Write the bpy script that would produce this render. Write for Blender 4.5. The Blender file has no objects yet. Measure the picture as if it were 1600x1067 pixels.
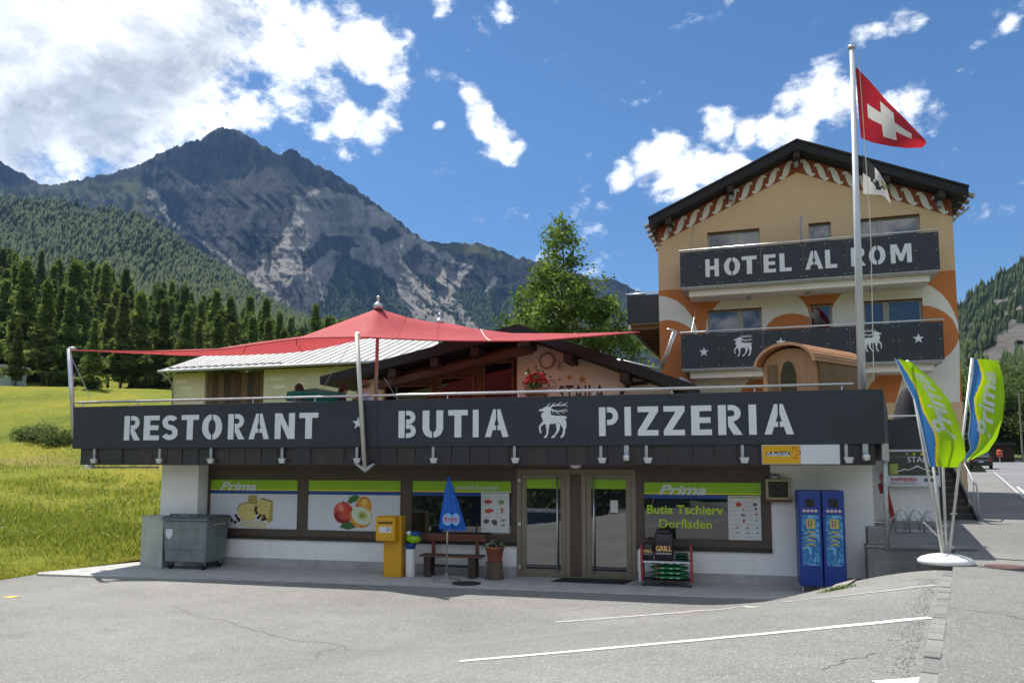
import bpy, math, random
import numpy as np
from mathutils import Vector, Matrix, noise as mnoise
R = math.radians
sc = bpy.context.scene
col = sc.collection
random.seed(7)
rng = np.random.default_rng(7)

# ------------------------------------------------------------------ camera
FPX, CX, CY, HZ, EYE = 1200.0, 800.0, 615.0, 725.0, 2.44
PITCH = math.atan((HZ - CY) / FPX)
cam_d = bpy.data.cameras.new('camera'); cam = bpy.data.objects.new('camera', cam_d); col.objects.link(cam)
cam.location = (0, 0, EYE); cam.rotation_euler = (math.pi/2 + PITCH, 0, 0)
cam_d.sensor_width = 36; cam_d.lens = FPX/1600*36; cam_d.shift_y = (CY - 533.5)/1600
cam_d.clip_start = .1; cam_d.clip_end = 30000
sc.camera = cam
# ------------------------------------------------------------------ sun, sky, exposure
SUN = Vector((-.41, .39, 1.0)).normalized()
SUN_EL = math.asin(SUN.z); SUN_AZ = math.atan2(SUN.x, SUN.y)
sl = bpy.data.lights.new('sun', 'SUN'); sl.energy = 3.0; sl.angle = R(.53); sl.color = (1, .955, .88)
so = bpy.data.objects.new('sun', sl); col.objects.link(so)
so.rotation_euler = (-SUN).to_track_quat('-Z', 'Y').to_euler()
sc.view_settings.view_transform = 'Standard'; sc.view_settings.look = 'None'
sc.view_settings.exposure = 1.22; sc.view_settings.gamma = 1; sc.view_settings.use_curve_mapping = False
sc.render.engine = 'CYCLES'
cy = sc.cycles
cy.use_denoising = True; cy.max_bounces = 6; cy.diffuse_bounces = 4; cy.glossy_bounces = 3; cy.transmission_bounces = 4
cy.transparent_max_bounces = 8; cy.volume_bounces = 0; cy.caustics_reflective = False; cy.caustics_refractive = False
cy.sample_clamp_indirect = 6

def ray(px, py):
    X = (px - CX)/FPX; Y = -(py - CY)/FPX
    return np.array([X, math.cos(PITCH) - Y*math.sin(PITCH), math.sin(PITCH) + Y*math.cos(PITCH)])
CAM = np.array([0, 0, EYE])
def at(px, py, d):
    r = ray(px, py); return CAM + r*(d/r[1])
def gz(px, py, z):
    r = ray(px, py); return CAM + r*((z - EYE)/r[2])

world = bpy.data.worlds.new('World'); sc.world = world; world.use_nodes = True
def build_world():
    nt = world.node_tree; N = nt.nodes; L = nt.links; N.clear()
    def n(t, **k):
        x = N.new(t)
        for a, b in k.items(): setattr(x, a, b)
        return x
    def math_(op, a, b=None, clamp=False):
        x = n('ShaderNodeMath', operation=op, use_clamp=clamp)
        for i, s in enumerate((a, b)):
            if s is None: continue
            if isinstance(s, (int, float)): x.inputs[i].default_value = s
            else: L.new(s, x.inputs[i])
        return x.outputs[0]
    sky = n('ShaderNodeTexSky', sky_type='NISHITA', sun_disc=False, sun_elevation=SUN_EL, sun_rotation=SUN_AZ,
            altitude=1650, air_density=1.0, dust_density=.7, ozone_density=2.2)
    hs = n('ShaderNodeHueSaturation'); hs.inputs['Saturation'].default_value = 1.22; L.new(sky.outputs[0], hs.inputs['Color'])
    bg = n('ShaderNodeBackground'); bg.inputs[1].default_value = .053; L.new(hs.outputs[0], bg.inputs[0])
    tc = n('ShaderNodeTexCoord'); D = tc.outputs['Generated']
    def noise(scale, detail, rough, dist=0, off=(0,0,0)):
        mp = n('ShaderNodeMapping'); mp.inputs['Location'].default_value = off; mp.inputs['Scale'].default_value = (1, 1, 1.5)
        L.new(D, mp.inputs[0])
        x = n('ShaderNodeTexNoise'); x.inputs['Scale'].default_value = scale; x.inputs['Detail'].default_value = detail
        x.inputs['Roughness'].default_value = rough; x.inputs['Distortion'].default_value = dist
        L.new(mp.outputs[0], x.inputs['Vector']); return x.outputs['Fac']
    # clouds: soft bodies at fixed directions, broken up by turbulence
    warp = n('ShaderNodeTexNoise'); warp.inputs['Scale'].default_value = 9; warp.inputs['Detail'].default_value = 5; L.new(D, warp.inputs['Vector'])
    wv = n('ShaderNodeVectorMath', operation='SUBTRACT'); L.new(warp.outputs['Color'], wv.inputs[0]); wv.inputs[1].default_value = (.5, .5, .5)
    ws = n('ShaderNodeVectorMath', operation='SCALE'); ws.inputs['Scale'].default_value = .055; L.new(wv.outputs[0], ws.inputs[0])
    wd = n('ShaderNodeVectorMath', operation='ADD'); L.new(D, wd.inputs[0]); L.new(ws.outputs[0], wd.inputs[1])
    blobs = [(40, 60, 330, 1.3), (-150, 130, 330, 1.4), (230, 60, 260, 1.3), (130, 160, 190, 1.2), (160, 220, 105, 1.1), (210, 235, 60, 1.0),
             (290, 130, 140, 1.15), (350, 178, 70, 1.0), (380, 175, 45, .95), (410, 60, 130, .97), (490, 80, 105, .9), (560, 75, 90, .86), (600, 95, 75, .88), (620, 140, 45, .86),
             (520, 140, 70, .78), (460, 165, 55, .72), (545, 195, 60, .84), (590, 215, 50, .84), (500, 208, 30, .7), (540, 238, 20, .66), (545, 20, 60, .7),
             (740, 152, 36, 1.0), (748, 172, 36, 1.0), (755, 200, 40, 1.02), (775, 222, 46, 1.06), (800, 226, 34, .98), (685, 205, 16, .56), (688, 12, 30, .74), (790, 18, 26, .66),
             (1010, 262, 54, 1.04), (1050, 275, 62, 1.05), (1040, 240, 44, 1.0), (1100, 268, 52, 1.02), (1150, 252, 44, .98), (980, 275, 40, .98),
             (1120, 200, 50, 1.06), (1165, 208, 42, 1.0), (1210, 200, 48, 1.04), (1255, 200, 46, 1.02), (1290, 150, 58, 1.06), (1240, 150, 42, .98), (1330, 175, 50, 1.0),
             (1390, 180, 45, .86), (1430, 172, 46, .94), (1460, 180, 36, .86), (1470, 165, 20, .8),
             (1345, 52, 38, .86), (1365, 45, 32, .88), (1400, 35, 36, .86), (1425, 28, 28, .76), (950, 322, 22, .56), (1145, 5, 26, .66), (1590, 30, 22, .66), (700, 510, 1, .1)]
    acc = None
    for (px, py, r, s) in blobs:
        d = ray(px, py); ln = np.linalg.norm(d); c = d/ln
        ds = n('ShaderNodeVectorMath', operation='DISTANCE'); L.new(wd.outputs[0], ds.inputs[0]); ds.inputs[1].default_value = tuple(c)
        mr = n('ShaderNodeMapRange', interpolation_type='SMOOTHSTEP'); L.new(ds.outputs['Value'], mr.inputs[0])
        rad = r/1200/ln*1.25
        mr.inputs[1].default_value = 0; mr.inputs[2].default_value = rad; mr.inputs[3].default_value = s; mr.inputs[4].default_value = 0
        acc = mr.outputs[0] if acc is None else math_('SMOOTH_MAX', acc, mr.outputs[0])
    for q in N:
        if q.type == 'MATH' and q.operation == 'SMOOTH_MAX': q.inputs[2].default_value = .12
    # out-of-view clouds behind the camera, cover thickened to fill the shaded facades
    far = noise(2.6, 3, .5, .3, (4.2, 1.7, .4))
    sepd = n('ShaderNodeSeparateXYZ'); L.new(D, sepd.inputs[0])
    back = n('ShaderNodeMapRange'); L.new(sepd.outputs[1], back.inputs[0]); back.inputs[1].default_value = .45; back.inputs[2].default_value = .1
    farm = math_('MULTIPLY', math_('MULTIPLY', math_('SUBTRACT', far, .42), 6.5), back.outputs[0])
    acc = math_('MAXIMUM', acc, farm)
    t1 = noise(16, 12, .62, .25); t2 = noise(48, 8, .6, .2, (3, 1, 2))
    turb = math_('ADD', math_('MULTIPLY', math_('SUBTRACT', t1, .5), 2.2), math_('MULTIPLY', math_('SUBTRACT', t2, .5), .8))
    dens = math_('ADD', acc, turb)
    al = n('ShaderNodeMapRange', interpolation_type='SMOOTHSTEP'); L.new(dens, al.inputs[0])
    al.inputs[1].default_value = .32; al.inputs[2].default_value = .92
    # thick bellies are greyer
    bel = n('ShaderNodeMapRange', interpolation_type='SMOOTHSTEP'); L.new(math_('ADD', acc, math_('MULTIPLY', math_('SUBTRACT', noise(5.5, 5, .55, .3, (1.1, .2, 3)), .5), 2.6)), bel.inputs[0])
    bel.inputs[1].default_value = 1.12; bel.inputs[2].default_value = 1.75
    edge = n('ShaderNodeMapRange', interpolation_type='SMOOTHSTEP'); L.new(math_('ADD', math_('SUBTRACT', t1, .5), math_('MULTIPLY', math_('SUBTRACT', t2, .5), .5)), edge.inputs[0])
    edge.inputs[1].default_value = -.12; edge.inputs[2].default_value = .1; edge.inputs[3].default_value = .80; edge.inputs[4].default_value = 1.0
    # self-shadowed core of the big cloud bank
    core = None
    for (px, py, r) in [(110, 165, 230), (230, 120, 170), (330, 60, 130), (20, 190, 170), (-140, 120, 260)]:
        d = ray(px, py); ln = np.linalg.norm(d); ds = n('ShaderNodeVectorMath', operation='DISTANCE'); L.new(wd.outputs[0], ds.inputs[0]); ds.inputs[1].default_value = tuple(d/ln)
        mr = n('ShaderNodeMapRange', interpolation_type='SMOOTHSTEP'); L.new(ds.outputs['Value'], mr.inputs[0]); mr.inputs[1].default_value = 0; mr.inputs[2].default_value = r/1200/ln*1.15; mr.inputs[3].default_value = 1; mr.inputs[4].default_value = 0
        core = mr.outputs[0] if core is None else math_('MAXIMUM', core, mr.outputs[0])
    corem = n('ShaderNodeMapRange', interpolation_type='SMOOTHSTEP'); L.new(math_('ADD', core, math_('MULTIPLY', math_('SUBTRACT', noise(9, 7, .6, .5, (7, 2, 1)), .5), 2.2)), corem.inputs[0]); corem.inputs[1].default_value = .3; corem.inputs[2].default_value = 1.15; corem.inputs[4].default_value = .8
    bel_ = math_('MAXIMUM', math_('MULTIPLY', bel.outputs[0], .8), corem.outputs[0])
    cm = n('ShaderNodeMix', data_type='RGBA'); L.new(bel_, cm.inputs[0]); cm.inputs[6].default_value = (.72, .735, .75, 1); cm.inputs[7].default_value = (.24, .265, .30, 1)
    cmul = n('ShaderNodeMix', data_type='RGBA', blend_type='MULTIPLY'); cmul.inputs[0].default_value = 1; L.new(cm.outputs[2], cmul.inputs[6]); L.new(edge.outputs[0], cmul.inputs[7])
    bc = n('ShaderNodeBackground'); L.new(cmul.outputs[2], bc.inputs[0]); bc.inputs[1].default_value = .86
    mx = n('ShaderNodeMixShader'); L.new(al.outputs[0], mx.inputs[0]); L.new(bg.outputs[0], mx.inputs[1]); L.new(bc.outputs[0], mx.inputs[2])
    out = n('ShaderNodeOutputWorld'); L.new(mx.outputs[0], out.inputs[0])
build_world()
world.cycles.sampling_method = 'MANUAL'; world.cycles.sample_map_resolution = 512

# ------------------------------------------------------------------ helpers
class MB:
    def __init__(s): s.v = []; s.f = []; s.m = []
    def add(s, vs, fs, mi=0):
        o = len(s.v); s.v += [tuple(map(float, p)) for p in vs]
        s.f += [tuple(o + i for i in f) for f in fs]; s.m += [mi]*len(fs); return s
    def box(s, x0, x1, y0, y1, z0, z1, mi=0):
        return s.add([(x0,y0,z0),(x1,y0,z0),(x1,y1,z0),(x0,y1,z0),(x0,y0,z1),(x1,y0,z1),(x1,y1,z1),(x0,y1,z1)],
                     [(0,3,2,1),(4,5,6,7),(0,1,5,4),(1,2,6,5),(2,3,7,6),(3,0,4,7)], mi)
    def prism(s, pts, a, b, ax='y', mi=0):
        """polygon extruded from a to b; ax y: pts are (x,z); ax z: (x,y); ax x: (y,z)"""
        f = {'y': lambda p, t: (p[0], t, p[1]), 'z': lambda p, t: (p[0], p[1], t), 'x': lambda p, t: (t, p[0], p[1])}[ax]
        n = len(pts); A = sum(pts[i][0]*pts[(i+1) % n][1] - pts[(i+1) % n][0]*pts[i][1] for i in range(n))
        if (A < 0) ^ (ax == 'y') ^ (b < a): pts = pts[::-1]
        vs = [f(p, a) for p in pts] + [f(p, b) for p in pts]
        fs = [tuple(range(n))[::-1], tuple(range(n, 2*n))] + [(i, (i+1) % n, n + (i+1) % n, n + i) for i in range(n)]
        return s.add(vs, fs, mi)
    def tube(s, pts, r, n=8, cap=True, mi=0):
        P = [Vector(p) for p in pts]; k = len(P); rs = r if isinstance(r, (list, tuple)) else [r]*k
        t0 = (P[1] - P[0]).normalized(); up = Vector((0,0,1)) if abs(t0.z) < .9 else Vector((1,0,0))
        a = t0.cross(up).normalized(); vs = []; fs = []
        for i, p in enumerate(P):
            t = ((P[min(i+1, k-1)] - p).normalized() + (p - P[max(i-1, 0)]).normalized()).normalized() if 0 < i < k-1 else ((P[1]-P[0]) if i == 0 else (P[-1]-P[-2])).normalized()
            a = (a - t*a.dot(t)).normalized(); b = t.cross(a)
            for j in range(n):
                w = 2*math.pi*j/n; vs.append(p + (a*math.cos(w) + b*math.sin(w))*rs[i])
        for i in range(k-1):
            for j in range(n): fs.append((i*n+j, i*n+(j+1) % n, (i+1)*n+(j+1) % n, (i+1)*n+j))
        if cap: fs += [tuple(range(n))[::-1], tuple(range((k-1)*n, k*n))]
        return s.add(vs, fs, mi)
    def lathe(s, prof, c=(0, 0), n=20, mi=0, z0=0):
        vs = []; fs = []
        for (r, z) in prof:
            for j in range(n):
                w = 2*math.pi*j/n; vs.append((c[0]+r*math.cos(w), c[1]+r*math.sin(w), z0+z))
        for i in range(len(prof)-1):
            for j in range(n): fs.append((i*n+j, i*n+(j+1) % n, (i+1)*n+(j+1) % n, (i+1)*n+j))
        fs += [tuple(range(n))[::-1], tuple(range((len(prof)-1)*n, len(prof)*n))]
        return s.add(vs, fs, mi)
    def mesh(s, name, mats, smooth=False):
        me = bpy.data.meshes.new(name); me.from_pydata(s.v, [], s.f); me.update()
        for m in (mats if isinstance(mats, (list, tuple)) else [mats]): me.materials.append(m)
        if any(s.m): me.polygons.foreach_set('material_index', s.m)
        if smooth: me.polygons.foreach_set('use_smooth', [True]*len(s.f))
        return me
    def build(s, name, mats, parent=None, smooth=False, bevel=0, loc=None, rot=None, segs=2):
        o = bpy.data.objects.new(name, s.mesh(name, mats, smooth)); col.objects.link(o)
        if parent: o.parent = parent
        if loc is not None: o.location = loc
        if rot is not None: o.rotation_euler = rot
        if bevel:
            m = o.modifiers.new('bevel', 'BEVEL'); m.width = bevel; m.segments = segs; m.limit_method = 'ANGLE'; m.angle_limit = R(40); m.use_clamp_overlap = True
        return o
def link(name, me, parent=None, loc=None, rot=None, scale=None):
    o = bpy.data.objects.new(name, me); col.objects.link(o)
    if parent: o.parent = parent
    if loc is not None: o.location = loc
    if rot is not None: o.rotation_euler = rot
    if scale is not None: o.scale = scale
    return o
def tag(o, label=None, cat=None, group=None, kind=None):
    if label: o['label'] = label
    if cat: o['category'] = cat
    if group: o['group'] = group
    if kind: o['kind'] = kind
    return o
def empty(name, loc, rz=0, label=None, cat=None, group=None):
    o = bpy.data.objects.new(name, None); col.objects.link(o); o.location = tuple(map(float, loc)); o.rotation_euler = (0, 0, rz)
    o.empty_display_size = .2
    return tag(o, label, cat, group)
def box(name, mat, parent, x0, x1, y0, y1, z0, z1, bevel=0): return MB().box(x0,x1,y0,y1,z0,z1).build(name, mat, parent, bevel=bevel)
def np_mesh(name, V, F, mats, smooth=False, attrs=None, mi=None):
    """V (n,3), F (m,k) arrays -> mesh"""
    V = np.asarray(V, np.float32); F = np.asarray(F, np.int32); k = F.shape[1]
    me = bpy.data.meshes.new(name); me.vertices.add(len(V)); me.vertices.foreach_set('co', V.ravel())
    me.loops.add(F.size); me.loops.foreach_set('vertex_index', F.ravel())
    me.polygons.add(len(F)); me.polygons.foreach_set('loop_start', np.arange(0, F.size, k, dtype=np.int32)); me.polygons.foreach_set('loop_total', np.full(len(F), k, np.int32))
    for m in (mats if isinstance(mats, (list, tuple)) else [mats]): me.materials.append(m)
    if mi is not None: me.polygons.foreach_set('material_index', np.asarray(mi, np.int32))
    if smooth: me.polygons.foreach_set('use_smooth', np.ones(len(F), bool))
    me.update(calc_edges=True)
    for an, av in (attrs or {}).items():
        a = me.color_attributes.new(an, 'FLOAT_COLOR', 'POINT'); c = np.ones((len(V), 4), np.float32); c[:, :av.shape[1]] = av
        a.data.foreach_set('color', c.ravel())
    return me
def fbm(x, y, z=0.0, octv=4):
    t = 0; a = .5
    for i in range(octv):
        t += a*mnoise.noise((x, y, z)); x *= 2.03; y *= 2.03; z = z*2.03 + 7.1; a *= .5
    return t
# ---- materials
MATS = {}
def NT(m):
    m.use_nodes = True; nt = m.node_tree; nt.nodes.clear(); return nt
def M(name, c, rough=.6, metal=0, var=.12, vs=2.0, bump=0, bs=60, spec=.5, c2=None, stretch=None, dirt=0, coat=0, trans=0, dist=.002):
    if name in MATS: return MATS[name]
    m = bpy.data.materials.new(name); nt = NT(m); N = nt.nodes; L = nt.links
    out = N.new('ShaderNodeOutputMaterial'); b = N.new('ShaderNodeBsdfPrincipled'); L.new(b.outputs[0], out.inputs[0])
    b.inputs['Roughness'].default_value = rough; b.inputs['Metallic'].default_value = metal; b.inputs['Specular IOR Level'].default_value = spec
    if coat: b.inputs['Coat Weight'].default_value = coat; b.inputs['Coat Roughness'].default_value = .08
    tc = N.new('ShaderNodeTexCoord'); mp = N.new('ShaderNodeMapping'); L.new(tc.outputs['Object'], mp.inputs[0])
    if stretch: mp.inputs['Scale'].default_value = stretch
    nz = N.new('ShaderNodeTexNoise'); nz.inputs['Scale'].default_value = vs; nz.inputs['Detail'].default_value = 6; nz.inputs['Roughness'].default_value = .62
    L.new(mp.outputs[0], nz.inputs['Vector'])
    mr = N.new('ShaderNodeMapRange'); mr.inputs[1].default_value = .3; mr.inputs[2].default_value = .7; L.new(nz.outputs['Fac'], mr.inputs[0])
    mx = N.new('ShaderNodeMix'); mx.data_type = 'RGBA'; L.new(mr.outputs[0], mx.inputs[0])
    a_ = [min(1, k*(1-var)) for k in c[:3]]; b_ = [min(1, k*(1+var)) for k in c[:3]] if c2 is None else c2
    mx.inputs[6].default_value = (*a_, 1); mx.inputs[7].default_value = (*b_[:3], 1)
    cs = mx.outputs[2]
    if dirt:
        n2 = N.new('ShaderNodeTexNoise'); n2.inputs['Scale'].default_value = 1.22; n2.inputs['Detail'].default_value = 9; n2.inputs['Roughness'].default_value = .7
        mp2 = N.new('ShaderNodeMapping'); mp2.inputs['Scale'].default_value = (3.0, 3.0, .7); L.new(tc.outputs['Object'], mp2.inputs[0]); L.new(mp2.outputs[0], n2.inputs['Vector'])
        r2 = N.new('ShaderNodeMapRange'); r2.inputs[1].default_value = .5; r2.inputs[2].default_value = .75; r2.inputs[4].default_value = dirt; L.new(n2.outputs['Fac'], r2.inputs[0])
        m2 = N.new('ShaderNodeMix'); m2.data_type = 'RGBA'; L.new(r2.outputs[0], m2.inputs[0]); L.new(cs, m2.inputs[6])
        m2.inputs[7].default_value = tuple(k*.45 + .03 for k in c[:3]) + (1,); cs = m2.outputs[2]
    L.new(cs, b.inputs['Base Color'])
    rr = N.new('ShaderNodeMapRange'); rr.inputs[3].default_value = max(0, rough-.08); rr.inputs[4].default_value = min(1, rough+.1); L.new(nz.outputs['Fac'], rr.inputs[0]); L.new(rr.outputs[0], b.inputs['Roughness'])
    if bump:
        n3 = N.new('ShaderNodeTexNoise'); n3.inputs['Scale'].default_value = bs; n3.inputs['Detail'].default_value = 4; L.new(mp.outputs[0], n3.inputs['Vector'])
        bp = N.new('ShaderNodeBump'); bp.inputs['Strength'].default_value = bump; bp.inputs['Distance'].default_value = dist; L.new(n3.outputs['Fac'], bp.inputs['Height']); L.new(bp.outputs[0], b.inputs['Normal'])
    if trans:
        tr = N.new('ShaderNodeBsdfTranslucent'); L.new(cs, tr.inputs[0]); ms = N.new('ShaderNodeMixShader'); ms.inputs[0].default_value = trans
        L.new(b.outputs[0], ms.inputs[1]); L.new(tr.outputs[0], ms.inputs[2]); L.new(ms.outputs[0], out.inputs[0])
    MATS[name] = m; return m
def srgb(r, g, b, k=1.0):
    f = lambda c: ((c/255+.055)/1.055)**2.4 if c > 10 else c/255/12.92
    return (f(r)*k, f(g)*k, f(b)*k)
# ---- frames
class Frame:
    def __init__(s, O, deg):
        a = R(deg); s.a = -a; s.O = np.array(O, float); s.u = np.array([math.cos(a), -math.sin(a), 0]); s.v = np.array([math.sin(a), math.cos(a), 0])
    def w(s, u, v, z=0): return s.O + u*s.u + v*s.v + np.array([0, 0, z])
    def loc(s, P): q = np.array(P) - s.O; return float(q@s.u), float(q@s.v), float(q[2])
    def on(s, px, py, v=0):
        r = ray(px, py); t = (v - (CAM - s.O)@s.v)/(r@s.v); q = CAM + r*t - s.O
        return float(q@s.u), float(q[2])
SH = Frame((1.37653, 16.81133, 0), 14.5)
HT = Frame((*at(1260, 500, 25)[:2], .9), 18)
# ------------------------------------------------------------------ numeric noise for terrain
_H = np.random.default_rng(11).random((256, 256))
def vn(x, y):
    x = np.asarray(x, float); y = np.asarray(y, float); xi = np.floor(x).astype(int); yi = np.floor(y).astype(int)
    fx = x - xi; fy = y - yi; fx = fx*fx*fx*(fx*(fx*6-15)+10); fy = fy*fy*fy*(fy*(fy*6-15)+10)
    g = lambda a, b: _H[a & 255, b & 255]
    return (g(xi, yi)*(1-fx) + g(xi+1, yi)*fx)*(1-fy) + (g(xi, yi+1)*(1-fx) + g(xi+1, yi+1)*fx)*fy
def vf(x, y, o=5, ridged=False):
    t = 0; a = .5; s = 0
    for i in range(o):
        n = vn(x + 17.3*i, y - 9.1*i); n = 1 - abs(2*n-1) if ridged else n
        t = t + a*n; s += a; a *= .5; x = x*2.03; y = y*2.03
    return t/s
sst = lambda a, b, x: (lambda t: t*t*(3-2*t))(np.clip((np.asarray(x, float)-a)/(b-a), 0, 1))
K0 = np.array([-.29, 0.]); KD = np.array([.508, .861]); KD = KD/np.linalg.norm(KD); KN = np.array([-KD[1], KD[0]])
def kco(x, y): return (x-K0[0])*KN[0] + (y-K0[1])*KN[1], (x-K0[0])*KD[0] + (y-K0[1])*KD[1]
def kw(s, a): return K0[0] + s*KN[0] + a*KD[0], K0[1] + s*KN[1] + a*KD[1]
def z_road(a): return .85 + .018*np.maximum(0, np.asarray(a, float) - 16) - .28*np.maximum(0, -np.asarray(a, float) - .3)
def shuv(x, y):
    dx = x - SH.O[0]; dy = y - SH.O[1]; return dx*SH.u[0]+dy*SH.u[1], -(dx*SH.v[0]+dy*SH.v[1])
def z_lot(x, y):
    s, a = kco(x, y); u, w = shuv(x, y)
    base = -.05 + .85*(1 - sst(0, 4.1 + 5*sst(3, 9, w), s))
    return base*sst(1.5, 3.0, w) - .012 - .28*np.maximum(0, -a-.3) - .015*np.maximum(0, w-9.5)
def on_lot(px, py):
    r = ray(px, py); t = .5
    lo, hi = 2.0, 60.0
    f = lambda d: (lambda P: P[2] - float(z_lot(P[0], P[1])))(CAM + r*(d/r[1]))
    for _ in range(50):
        m = (lo+hi)/2
        if f(m) > 0: lo = m
        else: hi = m
    P = CAM + r*(lo/r[1]); return P
def grid_mesh(name, X, Y, Z, mat, keep=None, smooth=True, attrs=None):
    n, m = X.shape; idx = np.arange(n*m).reshape(n, m)
    F = np.stack([idx[:-1, :-1], idx[1:, :-1], idx[1:, 1:], idx[:-1, 1:]], -1).reshape(-1, 4)
    if keep is not None: F = F[keep.reshape(-1)[F].all(1)]
    V = np.stack([X, Y, Z], -1).reshape(-1, 3)
    a, b, c = V[F[0, 0]], V[F[0, 1]], V[F[0, 3]]
    if np.cross(b-a, c-a)[2] < 0: F = F[:, ::-1]
    return np_mesh(name, V, F, mat, smooth, attrs)
def nodes(m):
    nt = NT(m); N = nt.nodes; L = nt.links
    def n(t, **k):
        x = N.new(t)
        for a, b in k.items():
            if hasattr(x, a) and not a[0].isupper(): setattr(x, a, b)
        return x
    return nt, N, L, n
def asphalt_mat(name, base, patch=1.0, crack=True):
    m = bpy.data.materials.new(name); nt, N, L, n = nodes(m)
    out = n('ShaderNodeOutputMaterial'); b = n('ShaderNodeBsdfPrincipled'); L.new(b.outputs[0], out.inputs[0]); b.inputs['Roughness'].default_value = .88; b.inputs['Specular IOR Level'].default_value = .3
    tc = n('ShaderNodeTexCoord'); P = tc.outputs['Object']
    def nz(scale, det=5, ro=.6):
        x = n('ShaderNodeTexNoise'); x.inputs['Scale'].default_value = scale; x.inputs['Detail'].default_value = det; x.inputs['Roughness'].default_value = ro; L.new(P, x.inputs['Vector']); return x
    def mr(s, a, b_, c=0., d=1.):
        x = n('ShaderNodeMapRange'); L.new(s, x.inputs[0]); x.inputs[1].default_value = a; x.inputs[2].default_value = b_; x.inputs[3].default_value = c; x.inputs[4].default_value = d; return x.outputs[0]
    def mix(f, a, c, bl='MIX'):
        x = n('ShaderNodeMix', data_type='RGBA', blend_type=bl)
        if isinstance(f, float): x.inputs[0].default_value = f
        else: L.new(f, x.inputs[0])
        for s, i in ((a, 6), (c, 7)):
            if isinstance(s, tuple): x.inputs[i].default_value = (*s, 1)
            else: L.new(s, x.inputs[i])
        return x.outputs[2]
    c = tuple(base)
    big = nz(.22, 6, .65); mid = nz(1.7, 6, .65); fine = nz(34, 3, .7)
    vo = n('ShaderNodeTexVoronoi'); vo.inputs['Scale'].default_value = 75; L.new(P, vo.inputs['Vector'])
    sp = n('ShaderNodeSeparateColor'); L.new(vo.outputs['Color'], sp.inputs[0])
    k = mix(mr(big.outputs[0], .35, .65), tuple(x*.8 for x in c), tuple(x*1.14 for x in c))
    k = mix(mr(mid.outputs[0], .35, .7), k, tuple(x*.8 for x in c)) if False else mix(mr(mid.outputs[0], .55, .72, 0, .55*patch), k, tuple(x*.74 for x in c))
    grain = mr(sp.outputs[0], 0, 1, .74, 1.26)
    gm = n('ShaderNodeMix', data_type='RGBA', blend_type='MULTIPLY'); gm.inputs[0].default_value = 1; L.new(k, gm.inputs[6]); L.new(grain, gm.inputs[7]); k = gm.outputs[2]
    k = mix(mr(fine.outputs[0], .62, .75, 0, .5), k, tuple(x*.55 for x in c))
    k = mix(mr(nz(.55, 3, .5).outputs[0], .56, .7, 0, .22), k, tuple(x*.62 for x in c))
    # pale stone chips
    k = mix(mr(sp.outputs[1], .93, .95, 0, .7), k, tuple(min(1, x*1.9) for x in c))
    h = vo.outputs['Distance']
    if crack:
        wp = n('ShaderNodeVectorMath', operation='ADD'); L.new(P, wp.inputs[0]); ws = n('ShaderNodeVectorMath', operation='SCALE'); ws.inputs['Scale'].default_value = 1.1; L.new(nz(.9, 8, .72).outputs['Color'], ws.inputs[0]); L.new(ws.outputs[0], wp.inputs[1])
        v2 = n('ShaderNodeTexVoronoi', feature='DISTANCE_TO_EDGE'); v2.inputs['Scale'].default_value = .17; L.new(wp.outputs[0], v2.inputs['Vector'])
        msk = mr(nz(.35, 2).outputs[0], .5, .6)
        ck = mr(v2.outputs['Distance'], 0.0, .0042, 1, 0)
        mm = n('ShaderNodeMath', operation='MULTIPLY'); L.new(ck, mm.inputs[0]); L.new(msk, mm.inputs[1])
        k = mix(mm.outputs[0], k, tuple(x*.3 for x in c))
    L.new(k, b.inputs['Base Color'])
    bp = n('ShaderNodeBump'); bp.inputs['Strength'].default_value = .55; bp.inputs['Distance'].default_value = .006; L.new(h, bp.inputs['Height']); L.new(bp.outputs[0], b.inputs['Normal'])
    return m
A_LOT = asphalt_mat('asphalt_lot', (.222, .217, .2), 1.3, False); A_WALK = asphalt_mat('asphalt_walk', (.205, .2, .185), 1.2); A_ROAD = asphalt_mat('asphalt_road', (.2, .2, .2), .6, False)
CONC = M('concrete', (.42, .41, .39), .85, var=.18, vs=3, bump=.5, bs=90, dirt=.35)
CONC_D = M('concrete_weathered', (.24, .24, .225), .9, var=.3, vs=2.2, bump=.6, bs=70, dirt=.75)
LINE = M('road_paint', (.72, .72, .7), .8, var=.15, vs=9, bump=.3, dirt=.3)
LINE_W = M('worn_paint', (.42, .42, .40), .85, var=.25, vs=14, dirt=.5)
YEL = M('yellow_paint', (.62, .42, .1), .8, var=.2, vs=9, dirt=.3)
# --- lot
uu = np.concatenate([np.linspace(-60, -14, 36), np.arange(-13.8, 11, .22), np.linspace(11.5, 30, 20)]); ww = np.concatenate([np.arange(1.45, 16, .2), np.linspace(16.3, 70, 60)])
U, W = np.meshgrid(uu, ww, indexing='ij'); X = SH.O[0] + U*SH.u[0] - W*SH.v[0]; Y = SH.O[1] + U*SH.u[1] - W*SH.v[1]
S_, A_ = kco(X, Y)
# left part of the lot reaches past the forecourt to the meadow
tag(link('parking_lot', grid_mesh('parking_lot', X, Y, z_lot(X, Y), A_LOT, keep=S_ > -.5)), kind='structure')
uu = np.linspace(-60, -11.2, 40); ww = np.linspace(-.3, 1.5, 8); U, W = np.meshgrid(uu, ww, indexing='ij'); X = SH.O[0] + U*SH.u[0] - W*SH.v[0]; Y = SH.O[1] + U*SH.u[1] - W*SH.v[1]
tag(link('lot_apron', grid_mesh('lot_apron', X, Y, X*0 - .03, A_LOT)), kind='structure')
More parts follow.
